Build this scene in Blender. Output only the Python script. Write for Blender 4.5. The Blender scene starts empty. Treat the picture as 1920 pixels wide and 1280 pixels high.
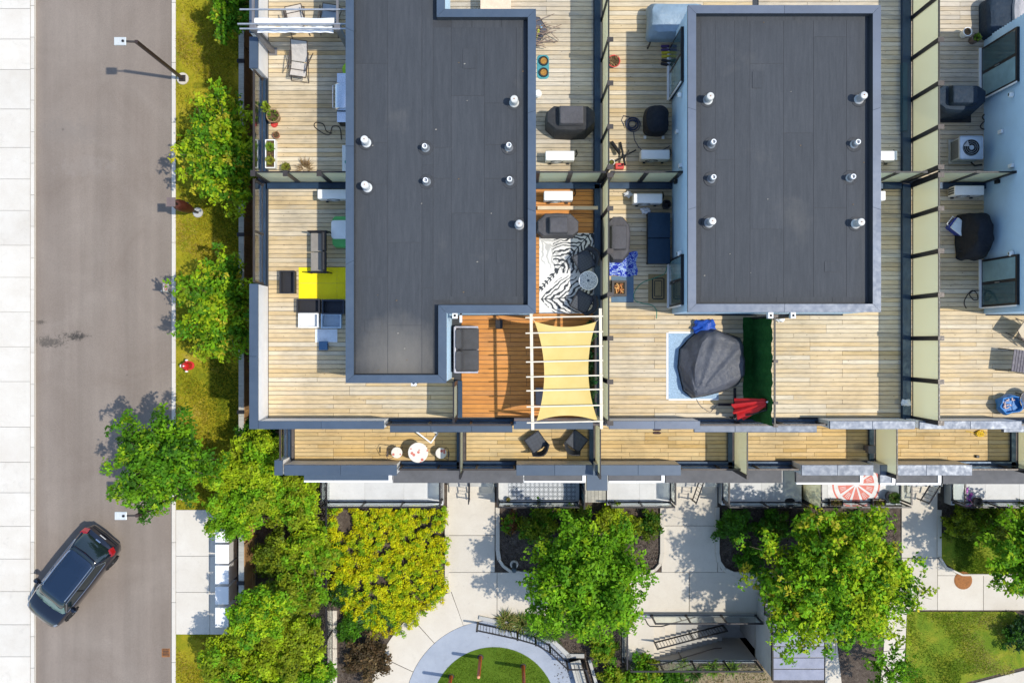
import bpy, bmesh, math, random
import numpy as np
from mathutils import Vector, Matrix
R = math.radians
rng = random.Random(7)
SC = bpy.context.scene
COL = SC.collection
# ------------------------------------------------------------------ camera, sky, sun, exposure
H, F = 36.0, 1680.0                      # drone height (m) and focal length in photo pixels (1920 wide)
cam_d = bpy.data.cameras.new('camera'); cam_d.sensor_width = 36.0
cam_d.lens = F/1920*36.0; cam_d.clip_start = 0.5; cam_d.clip_end = 2000
cam = bpy.data.objects.new('camera', cam_d); cam.location = (0, 0, H); COL.objects.link(cam)
SC.camera = cam
SUN_EL, SUN_AZ = R(62.5), R(-8.3)        # azimuth measured from +X
wd = bpy.data.worlds.new('World'); SC.world = wd; wd.use_nodes = True
wt = wd.node_tree; sky = wt.nodes.new('ShaderNodeTexSky'); sky.sky_type = 'NISHITA'
sky.sun_disc = False; sky.sun_elevation = SUN_EL; sky.sun_rotation = R(90)-SUN_AZ
sky.air_density = 1.2; sky.dust_density = 0.6; sky.ozone_density = 1.6
wt.links.new(sky.outputs[0], wt.nodes['Background'].inputs[0]); wt.nodes['Background'].inputs[1].default_value = 0.15
sd = bpy.data.lights.new('sun', 'SUN'); sd.energy = 2.6; sd.angle = R(0.8); sd.color = (1.0, 0.94, 0.83)
sun = bpy.data.objects.new('sun', sd); COL.objects.link(sun); sun.location = (20, -3, 40)
sv = Vector((math.cos(SUN_EL)*math.cos(SUN_AZ), math.cos(SUN_EL)*math.sin(SUN_AZ), math.sin(SUN_EL)))
sun.rotation_euler = sv.to_track_quat('Z', 'Y').to_euler()
SC.view_settings.view_transform = 'Standard'; SC.view_settings.look = 'None'
SC.view_settings.gamma = 1.0; SC.view_settings.exposure = 0.62; SC.view_settings.use_curve_mapping = False
SC.render.engine = 'CYCLES'
# ------------------------------------------------------------------ helpers
def W(px, py, z=0.0):
    "world X, Y of the point seen at photo pixel (px, py) when it lies at height z"
    s = (H-z)/F
    return ((px-960)*s, (640-py)*s)
def tag(o, label=None, cat=None, group=None, kind=None):
    if label: o['label'] = label
    if cat: o['category'] = cat
    if group: o['group'] = group
    if kind: o['kind'] = kind
    return o
def thing(name, label, cat, loc=(0, 0, 0), rz=0.0, group=None):
    o = bpy.data.objects.new(name, None); COL.objects.link(o)
    o.empty_display_size = 0.1
    o.location = loc; o.rotation_euler = (0, 0, rz)
    return tag(o, label, cat, group)
def link(name, me, parent=None, loc=None):
    o = bpy.data.objects.new(name, me); COL.objects.link(o)
    if parent: o.parent = parent
    if loc: o.location = loc
    return o
class MB:
    def __init__(self): self.bm = bmesh.new()
    def box(self, x0, x1, y0, y1, z0, z1, bev=0.0, rz=0.0, seg=2):
        m = Matrix.Translation(((x0+x1)/2, (y0+y1)/2, (z0+z1)/2)) @ Matrix.Rotation(rz, 4, 'Z') @ \
            Matrix.Diagonal((abs(x1-x0), abs(y1-y0), abs(z1-z0), 1))
        r = bmesh.ops.create_cube(self.bm, size=1.0, matrix=m)
        if bev:
            es = list({e for v in r['verts'] for e in v.link_edges})
            bmesh.ops.bevel(self.bm, geom=es, offset=bev, segments=seg, affect='EDGES', profile=0.5)
        return self
    def bar(self, a, b, w, h=None, bev=0.0):
        "square bar between two points"
        a, b = Vector(a), Vector(b); d = b-a; L = d.length
        q = d.to_track_quat('Z', 'Y' if abs(d.normalized().y) < 0.9 else 'X').to_matrix().to_4x4()
        m = Matrix.Translation((a+b)/2) @ q @ Matrix.Diagonal((w, h or w, L, 1))
        r = bmesh.ops.create_cube(self.bm, size=1.0, matrix=m)
        if bev:
            es = list({e for v in r['verts'] for e in v.link_edges})
            bmesh.ops.bevel(self.bm, geom=es, offset=bev, segments=1, affect='EDGES')
        return self
    def cyl(self, a, b, r0, r1=None, n=12, cap=True):
        a, b = Vector(a), Vector(b); d = b-a
        q = d.to_track_quat('Z', 'Y' if abs(d.normalized().y) < 0.9 else 'X').to_matrix().to_4x4()
        bmesh.ops.create_cone(self.bm, cap_ends=cap, segments=n, radius1=r0, radius2=r0 if r1 is None else r1,
                              depth=d.length, matrix=Matrix.Translation((a+b)/2) @ q)
        return self
    def tube(self, pts, r, n=6, closed=False):
        pts = [Vector(p) for p in pts]; rings = []
        N = len(pts)
        for i, p in enumerate(pts):
            t = (pts[(i+1) % N]-pts[i-1]) if closed else (pts[min(i+1, N-1)]-pts[max(i-1, 0)])
            t.normalize()
            u = t.cross(Vector((0, 0, 1)))
            if u.length < 1e-3: u = Vector((1, 0, 0))
            u.normalize(); v = u.cross(t)
            rr = r[i] if isinstance(r, (list, tuple)) else r
            rings.append([self.bm.verts.new(p+(u*math.cos(k*2*math.pi/n)+v*math.sin(k*2*math.pi/n))*rr) for k in range(n)])
        for i in range(N if closed else N-1):
            a, b = rings[i], rings[(i+1) % N]
            for k in range(n): self.bm.faces.new((a[k], a[(k+1) % n], b[(k+1) % n], b[k]))
        if not closed:
            self.bm.faces.new(rings[0][::-1]); self.bm.faces.new(rings[-1])
        return self
    def lathe(self, prof, c=(0, 0, 0), n=20, capb=True, capt=True):
        rings = []
        for r, z in prof:
            rings.append([self.bm.verts.new((c[0]+r*math.cos(k*2*math.pi/n), c[1]+r*math.sin(k*2*math.pi/n), c[2]+z)) for k in range(n)])
        self.skin(rings, capb, capt); return self
    def skin(self, rings, capb=True, capt=True):
        n = len(rings[0])
        for a, b in zip(rings, rings[1:]):
            for k in range(n): self.bm.faces.new((a[k], a[(k+1) % n], b[(k+1) % n], b[k]))
        if capb: self.bm.faces.new(rings[0][::-1])
        if capt: self.bm.faces.new(rings[-1])
    def loft(self, rings, capb=True, capt=True):
        self.skin([[self.bm.verts.new(p) for p in r] for r in rings], capb, capt); return self
    def prism(self, poly, z0, z1):
        if sum(a[0]*b[1]-b[0]*a[1] for a, b in zip(poly, poly[1:]+poly[:1])) < 0: poly = poly[::-1]
        self.loft([[(x, y, z0) for x, y in poly], [(x, y, z1) for x, y in poly]]); return self
    def quad(self, *p):
        self.bm.faces.new([self.bm.verts.new(q) for q in p]); return self
    def grid(self, nu, nv, fn):
        vs = [[self.bm.verts.new(fn(i/nu, j/nv)) for j in range(nv+1)] for i in range(nu+1)]
        for i in range(nu):
            for j in range(nv):
                self.bm.faces.new((vs[i][j], vs[i+1][j], vs[i+1][j+1], vs[i][j+1]))
        return self
    def mesh(self, name, mat, smooth=False):
        me = bpy.data.meshes.new(name)
        bmesh.ops.recalc_face_normals(self.bm, faces=self.bm.faces[:])
        self.bm.to_mesh(me); self.bm.free()
        for m in (mat if isinstance(mat, (list, tuple)) else [mat]): me.materials.append(m)
        if smooth:
            me.polygons.foreach_set('use_smooth', [True]*len(me.polygons))
            if smooth != 'all': me.set_sharp_from_angle(angle=R(38))
        return me
    def build(self, name, mat, parent=None, smooth=False, loc=None):
        return link(name, self.mesh(name, mat, smooth), parent, loc)
def rrect(cx, cy, sx, sy, r, z, n=5, rz=0.0):
    out = []
    for qx, qy, a0 in ((1, 1, 0), (-1, 1, 90), (-1, -1, 180), (1, -1, 270)):
        for k in range(n+1):
            a = R(a0+90*k/n)
            x = qx*(sx/2-r)+r*math.cos(a); y = qy*(sy/2-r)+r*math.sin(a)
            out.append((cx+x*math.cos(rz)-y*math.sin(rz), cy+x*math.sin(rz)+y*math.cos(rz), z))
    return out
# ------------------------------------------------------------------ materials
class NT:
    def __init__(self, name):
        self.m = bpy.data.materials.new(name); self.m.use_nodes = True
        self.t = self.m.node_tree; self.b = self.t.nodes['Principled BSDF']
    def n(self, typ, **kw):
        nd = self.t.nodes.new(typ)
        for k, v in kw.items():
            if k.startswith('i_'): nd.inputs[k[2:].replace('_', ' ')].default_value = v
            else: setattr(nd, k, v)
        return nd
    def l(self, a, b): self.t.links.new(a, b); return b
    def pos(self, scale=(1, 1, 1), rnd=0.0, obj=False):
        if obj: src = self.n('ShaderNodeTexCoord').outputs['Object']
        else: src = self.n('ShaderNodeNewGeometry').outputs['Position']
        mp = self.n('ShaderNodeMapping'); mp.inputs['Scale'].default_value = scale
        self.l(src, mp.inputs['Vector'])
        if rnd:
            oi = self.n('ShaderNodeObjectInfo'); mu = self.n('ShaderNodeMath', operation='MULTIPLY'); mu.inputs[1].default_value = rnd
            self.l(oi.outputs['Random'], mu.inputs[0]); self.l(mu.outputs[0], mp.inputs['Location'])
        return mp.outputs[0]
    def noise(self, vec, scale, detail=4, rough=0.6, dist=0.0):
        nd = self.n('ShaderNodeTexNoise'); nd.inputs['Scale'].default_value = scale; nd.inputs['Detail'].default_value = detail
        nd.inputs['Roughness'].default_value = rough; nd.inputs['Distortion'].default_value = dist
        self.l(vec, nd.inputs['Vector']); return nd.outputs['Fac']
    def ramp(self, fac, stops, interp='LINEAR'):
        r = self.n('ShaderNodeValToRGB'); cr = r.color_ramp; cr.interpolation = interp
        while len(cr.elements) < len(stops): cr.elements.new(0.5)
        for e, (p, c) in zip(cr.elements, stops):
            e.position = p; e.color = (c[0], c[1], c[2], 1) if isinstance(c, (tuple, list)) else (c, c, c, 1)
        self.l(fac, r.inputs[0]); return r.outputs[0]
    def mix(self, fac, a, b, mode='MIX'):
        m = self.n('ShaderNodeMix', data_type='RGBA', blend_type=mode)
        for s, v in ((m.inputs[0], fac), (m.inputs[6], a), (m.inputs[7], b)):
            if hasattr(v, 'is_linked'): self.l(v, s)
            elif isinstance(v, (tuple, list)): s.default_value = (*v[:3], 1)
            else: s.default_value = v
        return m.outputs[2]
    def math(self, op, a, b=0.0, c=0.0):
        m = self.n('ShaderNodeMath', operation=op)
        for s, v in zip(m.inputs, (a, b, c)):
            if hasattr(v, 'is_linked'): self.l(v, s)
            else: s.default_value = v
        return m.outputs[0]
    def out(self, col, rough=0.6, metal=0.0, bump=None, bstr=0.2, bdist=0.01, spec=0.4):
        if hasattr(col, 'is_linked'): self.l(col, self.b.inputs['Base Color'])
        else: self.b.inputs['Base Color'].default_value = (*col[:3], 1)
        if hasattr(rough, 'is_linked'): self.l(rough, self.b.inputs['Roughness'])
        else: self.b.inputs['Roughness'].default_value = rough
        self.b.inputs['Metallic'].default_value = metal
        self.b.inputs['Specular IOR Level'].default_value = spec
        if bump is not None:
            bp = self.n('ShaderNodeBump'); bp.inputs['Strength'].default_value = bstr; bp.inputs['Distance'].default_value = bdist
            self.l(bump, bp.inputs['Height']); self.l(bp.outputs[0], self.b.inputs['Normal'])
        return self.m
_mc = {}
def M(name, col, rough=0.6, metal=0.0, var=0.12, scale=5.0, bump=0.15, bscale=40.0, rnd=0.0, bdist=0.01, spec=0.4):
    if name in _mc: return _mc[name]
    t = NT(name); v = t.pos(rnd=3.0)
    f = t.noise(v, scale, 5, 0.65)
    lo = tuple(c*(1-var) for c in col); hi = tuple(min(1, c*(1+var)) for c in col)
    c = t.ramp(f, [(0.3, lo), (0.7, hi)])
    if rnd:
        oi = t.n('ShaderNodeObjectInfo')
        c = t.mix(1.0, c, t.ramp(oi.outputs['Random'], [(0, 1-rnd), (1, 1+rnd)]), 'MULTIPLY')
    rr = t.ramp(t.noise(v, scale*3, 3), [(0.3, max(0.02, rough-0.08)), (0.7, min(1, rough+0.08))])
    _mc[name] = t.out(c, rr, metal, t.noise(v, bscale, 4), bump, bdist, spec)
    return _mc[name]
def wood_mat(name, stops, grey, knots=True, rough=0.7, wear=0.5):
    t = NT(name)
    v = t.pos((1.0, 14.0, 14.0), rnd=40.0)
    g = t.noise(v, 2.2, 6, 0.7, 0.4)
    oi = t.n('ShaderNodeObjectInfo')
    base = t.ramp(oi.outputs['Random'], stops)
    grain = t.ramp(g, [(0.25, 0.58), (0.48, 0.98), (0.75, 1.18)])
    c = t.mix(1.0, base, grain, 'MULTIPLY')
    # weathered grey stretches
    w = t.ramp(t.noise(t.pos((0.9, 1.6, 1), rnd=9.0), 1.1, 5, 0.7), [(0.5, 0.0), (0.78, wear)])
    c = t.mix(w, c, grey)
    if knots:
        vo = t.n('ShaderNodeTexVoronoi'); vo.inputs['Scale'].default_value = 3.2; vo.inputs['Randomness'].default_value = 1.0
        t.l(t.pos((1, 2.2, 1), rnd=17.0), vo.inputs['Vector'])
        k = t.ramp(vo.outputs['Distance'], [(0.035, 0.85), (0.10, 0.0)])
        c = t.mix(k, c, (0.16, 0.09, 0.04))
    st = t.ramp(t.noise(t.pos((1, 1, 1)), 0.55, 4, 0.7), [(0.3, 0.76), (0.5, 0.98), (0.68, 1.1)])
    c = t.mix(1.0, c, st, 'MULTIPLY')
    return t.out(c, rough, 0, g, 0.35, 0.004, 0.3)
deck_wood = wood_mat('weathered_pine', [(0, (0.54, 0.395, 0.205)), (0.3, (0.60, 0.465, 0.28)), (0.6, (0.565, 0.46, 0.305)), (0.85, (0.62, 0.53, 0.385)), (1, (0.50, 0.365, 0.18))], (0.43, 0.40, 0.34))
deck_wood2 = wood_mat('greyed_pine', [(0, (0.46, 0.37, 0.25)), (0.3, (0.53, 0.44, 0.31)), (0.6, (0.50, 0.43, 0.33)), (0.85, (0.56, 0.49, 0.39)), (1, (0.45, 0.35, 0.22))], (0.38, 0.36, 0.32), wear=0.7)
deck_wood3 = wood_mat('golden_pine', [(0, (0.56, 0.38, 0.15)), (0.4, (0.62, 0.44, 0.21)), (0.7, (0.57, 0.43, 0.22)), (1, (0.50, 0.33, 0.12))], (0.40, 0.35, 0.22), wear=0.45)
orange_wood = wood_mat('stained_cedar', [(0, (0.50, 0.20, 0.040)), (0.5, (0.60, 0.25, 0.05)), (1, (0.54, 0.235, 0.065))], (0.5, 0.26, 0.1), False, 0.5, 0.25)
fence_wood = wood_mat('fence_boards', [(0, (0.36, 0.20, 0.08)), (0.6, (0.44, 0.25, 0.1)), (1, (0.32, 0.18, 0.08))], (0.3, 0.26, 0.21), False)
grey_wood = wood_mat('grey_wood', [(0, (0.34, 0.33, 0.29)), (1, (0.44, 0.42, 0.36))], (0.4, 0.39, 0.36), False)
def concrete_mat(name, a, b, joint=0.0, fine=1.0):
    t = NT(name); v = t.pos(rnd=5.0)
    c = t.ramp(t.noise(v, 0.8, 6, 0.7), [(0.3, a), (0.7, b)])
    c = t.mix(1.0, c, t.ramp(t.noise(v, 60, 3, 0.8), [(0.3, 0.9), (0.7, 1.05)]), 'MULTIPLY')
    s = t.ramp(t.noise(v, 2.2, 7, 0.82, 1.5), [(0.55, 1.0), (0.68, 0.88), (0.8, 0.74)])
    c = t.mix(1.0, c, s, 'MULTIPLY')
    oi = t.n('ShaderNodeObjectInfo')
    c = t.mix(1.0, c, t.ramp(oi.outputs['Random'], [(0, 0.95), (1, 1.04)]), 'MULTIPLY')
    return t.out(c, 0.85, 0, t.noise(v, 90, 4, 0.7), 0.2*fine, 0.005, 0.3)
conc_white = concrete_mat('sidewalk_concrete', (0.58, 0.53, 0.455), (0.66, 0.62, 0.55))
conc_path = concrete_mat('path_concrete', (0.55, 0.49, 0.40), (0.62, 0.565, 0.475))
conc_grey = concrete_mat('grey_concrete', (0.40, 0.40, 0.38), (0.50, 0.49, 0.46))
conc_wall = concrete_mat('wall_concrete', (0.36, 0.35, 0.33), (0.46, 0.45, 0.42))
conc_pale = concrete_mat('patio_concrete', (0.56, 0.56, 0.55), (0.68, 0.68, 0.67))
rubber = concrete_mat('blue_grey_paving', (0.27, 0.30, 0.35), (0.36, 0.39, 0.44))
def asphalt_mat():
    t = NT('asphalt'); v = t.pos()
    c = t.ramp(t.noise(v, 0.35, 5, 0.6, 0.6), [(0.3, (0.205, 0.166, 0.136)), (0.55, (0.235, 0.195, 0.162)), (0.75, (0.262, 0.220, 0.184))])
    sp = t.ramp(t.noise(v, 42, 4, 0.85), [(0.3, 0.66), (0.5, 1.0), (0.72, 1.36)])
    c = t.mix(1.0, c, sp, 'MULTIPLY')
    lane = t.ramp(t.noise(t.pos((1.4, 0.06, 1)), 1.0, 4, 0.6), [(0.35, 0.9), (0.65, 1.07)])
    c = t.mix(1.0, c, lane, 'MULTIPLY')
    # dark drips and stains
    vo = t.n('ShaderNodeTexVoronoi'); vo.inputs['Scale'].default_value = 0.75
    t.l(v, vo.inputs['Vector'])
    c = t.mix(t.ramp(vo.outputs['Distance'], [(0.028, 0.65), (0.05, 0.0)]), c, (0.08, 0.07, 0.06))
    # oil leaks and old tyre smears with a shape of their own
    for (cx, cy), r, col, k in ((W(140, 630), 0.36, (0.05, 0.045, 0.04), 0.95), (W(92, 640), 0.5, (0.08, 0.07, 0.06), 0.8), (W(72, 604), 0.2, (0.07, 0.06, 0.05), 0.7), (W(135, 245), 1.1, (0.19, 0.165, 0.145), 0.35), (W(150, 310), 0.9, (0.28, 0.245, 0.215), 0.3)):
        d = t.n('ShaderNodeVectorMath', operation='DISTANCE'); d.inputs[1].default_value = (cx*0.55, cy*1.5, -0.1); t.l(t.pos((0.55, 1.5, 1)), d.inputs[0])
        e = t.math('ADD', t.math('DIVIDE', d.outputs['Value'], r), t.math('MULTIPLY', t.math('SUBTRACT', t.noise(v, 3.2/r**0.5, 6, 0.75, 1.2), 0.5), 3.4))
        c = t.mix(t.ramp(e, [(0.25, k), (0.75, 0.0)]), c, col)
    return t.out(c, 0.9, 0, t.noise(v, 120, 4, 0.8), 0.5, 0.006, 0.25)
asphalt = asphalt_mat()
def membrane_mat():
    t = NT('roof_membrane'); oi = t.n('ShaderNodeObjectInfo')
    c = t.ramp(t.noise(t.pos((6.0, 0.5, 1), rnd=7.0), 1.6, 7, 0.8), [(0.25, (0.032, 0.036, 0.042)), (0.5, (0.044, 0.049, 0.056)), (0.75, (0.060, 0.064, 0.071))])
    c = t.mix(1.0, c, t.ramp(t.noise(t.pos(), 70, 3, 0.8), [(0.3, 0.82), (0.7, 1.18)]), 'MULTIPLY')
    c = t.mix(1.0, c, t.ramp(oi.outputs['Random'], [(0, 0.94), (1, 1.06)]), 'MULTIPLY')
    # dried dirt where water has stood
    g = t.n('ShaderNodeVectorMath', operation='DISTANCE'); g.inputs[1].default_value = (-3.35, -0.55, 8.9)
    t.l(t.pos(), g.inputs[0])
    d = t.math('MULTIPLY', t.math('ADD', g.outputs['Value'], t.math('MULTIPLY', t.noise(t.pos((1, 0.5, 1)), 1.5, 5, 0.7), 1.3)), 0.42)
    c = t.mix(t.ramp(d, [(0.3, 0.7), (0.55, 0.45), (0.92, 0.0)]), c, (0.20, 0.18, 0.15))
    p = t.ramp(t.noise(t.pos((1, 1, 1)), 0.42, 5, 0.65), [(0.60, 0.0), (0.74, 0.28)])
    c = t.mix(p, c, (0.12, 0.115, 0.105))
    return t.out(c, 0.72, 0, t.noise(t.pos(), 110, 3, 0.8), 0.3, 0.004, 0.35)
membrane = membrane_mat(); seam_m = M('bitumen_seam', (0.036, 0.039, 0.044), 0.7)
def metal_cap(name, col, rough=0.42):
    t = NT(name); v = t.pos(rnd=6.0)
    c = t.ramp(t.noise(v, 0.9, 4), [(0.3, tuple(x*0.9 for x in col)), (0.7, tuple(x*1.1 for x in col))])
    # oil-canning: long shallow waves in the sheet
    return t.out(c, t.ramp(t.noise(v, 6, 4), [(0.3, rough-0.07), (0.7, rough+0.1)]), 0.15, t.noise(t.pos((1.0, 1.0, 1), rnd=4.0), 1.1, 1, 0.3), 0.14, 0.05, 0.4)
cap_blue = metal_cap('blue_grey_flashing', (0.060, 0.088, 0.128))
cap_glint = metal_cap('glint_lightened_flashing', (0.098, 0.120, 0.162), 0.42)  # same blue metal, lightened to put the sun's glint into its colour
navy = M('navy_flashing', (0.020, 0.045, 0.085), 0.4, 0.3, 0.2, 2, 0.05)
blackm = M('black_metal', (0.016, 0.015, 0.017), 0.42, 0.2, 0.2, 6, 0.05)
bronze = M('bronze_metal', (0.05, 0.042, 0.038), 0.45, 0.3, 0.2, 6, 0.05)
white_pt = M('white_paint', (0.80, 0.80, 0.80), 0.5, 0, 0.05, 3, 0.05)
white_pl = M('white_plastic', (0.80, 0.80, 0.78), 0.38, 0, 0.05, 3, 0.03)
siding = M('pale_siding', (0.44, 0.60, 0.72), 0.55, 0, 0.06, 1.5, 0.08)
steel = M('galvanised_steel', (0.45, 0.46, 0.47), 0.38, 0.7, 0.15, 4, 0.05)
dark_void = M('dark_opening', (0.01, 0.01, 0.012), 0.8)
stucco = M('dark_brick', (0.10, 0.085, 0.08), 0.85, 0, 0.3, 4, 0.5, 18)
def glass_mat(name, col, rough, trans, ior=1.45, alpha=1.0):
    t = NT(name); b = t.b
    b.inputs['Base Color'].default_value = (*col, 1); b.inputs['Roughness'].default_value = rough
    b.inputs['Transmission Weight'].default_value = trans; b.inputs['IOR'].default_value = ior
    return t.m
glass = glass_mat('clear_glass', (0.86, 0.94, 0.93), 0.02, 1.0, 1.3)
win_glass = M('window_glass', (0.03, 0.075, 0.09), 0.06, 0, 0.2, 1.2, 0.0, spec=0.9)
win_glass2 = M('window_glass_pale', (0.18, 0.30, 0.34), 0.08, 0, 0.2, 1.2, 0.0, spec=0.9)
def frosted():
    t = NT('frosted_glass'); t.b.inputs['Base Color'].default_value = (0.78, 0.73, 0.58, 1); t.b.inputs['Roughness'].default_value = 0.35
    tr = t.n('ShaderNodeBsdfTranslucent'); tr.inputs['Color'].default_value = (0.90, 0.87, 0.66, 1)
    mx = t.n('ShaderNodeMixShader'); mx.inputs[0].default_value = 0.62
    t.l(t.b.outputs[0], mx.inputs[1]); t.l(tr.outputs[0], mx.inputs[2])
    tp = t.n('ShaderNodeBsdfTransparent'); tp.inputs[0].default_value = (0.86, 0.92, 0.84, 1); m2 = t.n('ShaderNodeMixShader'); m2.inputs[0].default_value = 0.34
    t.l(mx.outputs[0], m2.inputs[1]); t.l(tp.outputs[0], m2.inputs[2]); t.l(m2.outputs[0], t.t.nodes['Material Output'].inputs[0])
    return t.m
frost = frosted()
def leaf_mat(name, trans=0.26):
    t = NT(name); at = t.n('ShaderNodeAttribute', attribute_name='leafcol')
    t.l(at.outputs['Color'], t.b.inputs['Base Color']); t.b.inputs['Roughness'].default_value = 0.5
    t.b.inputs['Specular IOR Level'].default_value = 0.12
    tr = t.n('ShaderNodeBsdfTranslucent')
    c2 = t.mix(1.0, at.outputs['Color'], (1.3, 1.2, 0.4), 'MULTIPLY')
    t.l(c2, tr.inputs['Color'])
    mx = t.n('ShaderNodeMixShader'); mx.inputs[0].default_value = trans
    t.l(t.b.outputs[0], mx.inputs[1]); t.l(tr.outputs[0], mx.inputs[2]); t.l(mx.outputs[0], t.t.nodes['Material Output'].inputs[0])
    return t.m
leafm = leaf_mat('leaves')
bark = M('bark', (0.11, 0.085, 0.06), 0.9, 0, 0.3, 9, 0.6, 30)
def ground_mat(name, stops, sc, fine, bump=0.6):
    t = NT(name); v = t.pos()
    c = t.ramp(t.noise(v, sc, 6, 0.72, 0.5), stops)
    c = t.mix(1.0, c, t.ramp(t.noise(v, fine, 4, 0.85), [(0.25, 0.5), (0.5, 1.0), (0.75, 1.5)]), 'MULTIPLY')
    return t.out(c, 0.95, 0, t.noise(v, fine, 4, 0.85), bump, 0.03, 0.15)
grass_m = ground_mat('grass', [(0.25, (0.10, 0.135, 0.010)), (0.42, (0.20, 0.205, 0.010)), (0.58, (0.31, 0.26, 0.016)), (0.75, (0.37, 0.27, 0.06))], 0.9, 26)
lawn_m = ground_mat('lawn', [(0.25, (0.07, 0.13, 0.010)), (0.45, (0.13, 0.19, 0.014)), (0.62, (0.22, 0.23, 0.02)), (0.78, (0.40, 0.32, 0.10))], 1.3, 26)
turf_m = ground_mat('play_turf', [(0.3, (0.06, 0.115, 0.008)), (0.7, (0.10, 0.16, 0.014))], 1.0, 30)
mulch_m = ground_mat('mulch', [(0.3, (0.055, 0.042, 0.034)), (0.55, (0.105, 0.082, 0.065)), (0.75, (0.18, 0.15, 0.12))], 4.0, 22, 1.0)
gravel_m = ground_mat('dry_soil', [(0.3, (0.20, 0.15, 0.085)), (0.6, (0.30, 0.24, 0.15)), (0.8, (0.14, 0.14, 0.04))], 2.0, 24, 1.0)
soil_m = ground_mat('potting_soil', [(0.3, (0.05, 0.035, 0.02)), (0.7, (0.16, 0.10, 0.05))], 9.0, 40, 1.0)
# ------------------------------------------------------------------ ground, road, paths
PX0, PX1, PY0, PY1 = 4.55, 9.8, -12.75, -11.02            # stairwell pit
g = MB(); Z0 = -0.16
for x0, x1, y0, y1 in ((-160, PX0, -160, 160), (PX1, 160, -160, 160), (PX0, PX1, -160, PY0), (PX0, PX1, PY1, 160)):
    g.quad((x0, y0, Z0), (x1, y0, Z0), (x1, y1, Z0), (x0, y1, Z0))
tag(g.build('ground', gravel_m), kind='structure')
RX0, RX1 = -19.18, -13.67
tag(MB().box(RX0, RX1, -60, 60, -0.15, -0.10).build('road', asphalt), kind='structure')
sw = MB().box(-34, -19.34, -60, 60, -0.15, -0.03).build('sidewalk', conc_grey); tag(sw, kind='structure')
ys = [640-p for p in (-190, -128, -45, 17, 74, 131, 205, 277, 336, 395, 460, 520, 585, 650, 715, 800, 866, 923, 986, 1047, 1108, 1170, 1230, 1295, 1355, 1420)]
ys = [y/46.67 for y in ys]
for a, b in zip(ys, ys[1:]):
    MB().box(-21.7, -19.352, b+0.007, a-0.007, -0.028, 0.03, 0.004, seg=1).build('slab', conc_white, sw)
    MB().box(-24.1, -21.714, b+0.007, a-0.007, -0.028, 0.03, 0.004, seg=1).build('slab', conc_white, sw)
kb = MB().box(-19.335, -19.18, -60, 60, -0.15, -0.05).build('kerb', conc_white); tag(kb, kind='structure')
y = 16.0
while y > -16:
    MB().box(-19.33, -19.185, y-1.26, y-0.006, -0.048, 0.034, 0.012).build('kerb_stone', conc_white, kb)
    MB().box(-13.665, -13.505, y-1.86, y-0.006, -0.048, 0.034, 0.012).build('kerb_stone', conc_white, kb) if int(y*10) % 3 != 1 else None
    y -= 1.265
for c in list(kb.children):                     # right-hand kerb is rebuilt with its own longer stones
    if c.data.vertices[0].co.x > -14: bpy.data.objects.remove(c)
MB().box(-13.67, -13.5, -60, 60, -0.15, -0.05).build('kerb_bed', conc_white, kb)
y = 16.0
while y > -16:
    MB().box(-13.665, -13.505, y-2.4, y-0.006, -0.048, 0.034, 0.012).build('kerb_stone', conc_white, kb); y -= 2.406
tag(MB().box(-13.5, -10.42, -6.75, 60, -0.15, 0.0).build('verge', grass_m), kind='structure')
tag(MB().box(-13.5, -10.42, -60, -11.75, -0.15, 0.0).build('verge', grass_m), kind='structure')
# mailbox pad
pad = MB().box(-13.5, -11.42, -11.75, -6.75, -0.15, -0.04).build('mailbox_pad', conc_grey); tag(pad, kind='structure')
for a, b in ((-6.76, -8.6), (-8.615, -10.05), (-10.065, -11.745)):
    MB().box(-13.49, -12.14, b, a, -0.038, 0.03, 0.004, seg=1).build('slab', conc_white, pad)
    MB().box(-12.125, -11.43, b, a, -0.038, 0.03, 0.004, seg=1).build('slab', conc_white, pad)
tag(MB().box(-11.42, -10.42, -11.75, -6.75, -0.15, -0.01).build('stone_border', mulch_m), kind='structure')
# courtyard soil
cy = MB()
for x0, x1, y0, y1 in ((-10.3, PX0-0.15, -60, -4.0), (PX1+0.05, 60, -60, -4.0), (PX0-0.15, PX1+0.05, -60, PY0-0.12), (PX0-0.15, PX1+0.05, PY1+0.12, -4.0)):
    cy.box(x0, x1, y0, y1, -0.15, -0.02)
tag(cy.build('planting_soil', mulch_m), kind='structure')
tag(MB().box(*W(1165, 0)[:1], *W(1450, 0)[:1], -17, PY0-0.35, -0.018, 0.0).build('dry_bed', gravel_m), kind='structure')
def px(poly, z=0.0): return [W(a, b, z) for a, b in poly]
path = MB().prism(px([(838, 900), (1760, 900), (1760, 912), (838, 912)]), -0.018, 0.0).build('path', conc_grey); tag(path, kind='structure')
def shrink(poly, d=0.014):
    cx = sum(p[0] for p in poly)/len(poly); cyy = sum(p[1] for p in poly)/len(poly)
    out = []
    for x, y in poly:
        v = Vector((cx-x, cyy-y)); out.append((x+v.x/v.length*d, y+v.y/v.length*d))
    return out
def slab(poly, m=conc_path, z=0.035, par=path, name='slab'):
    return MB().prism(shrink(px(poly)), -0.017, z).build(name, m, par)
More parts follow.
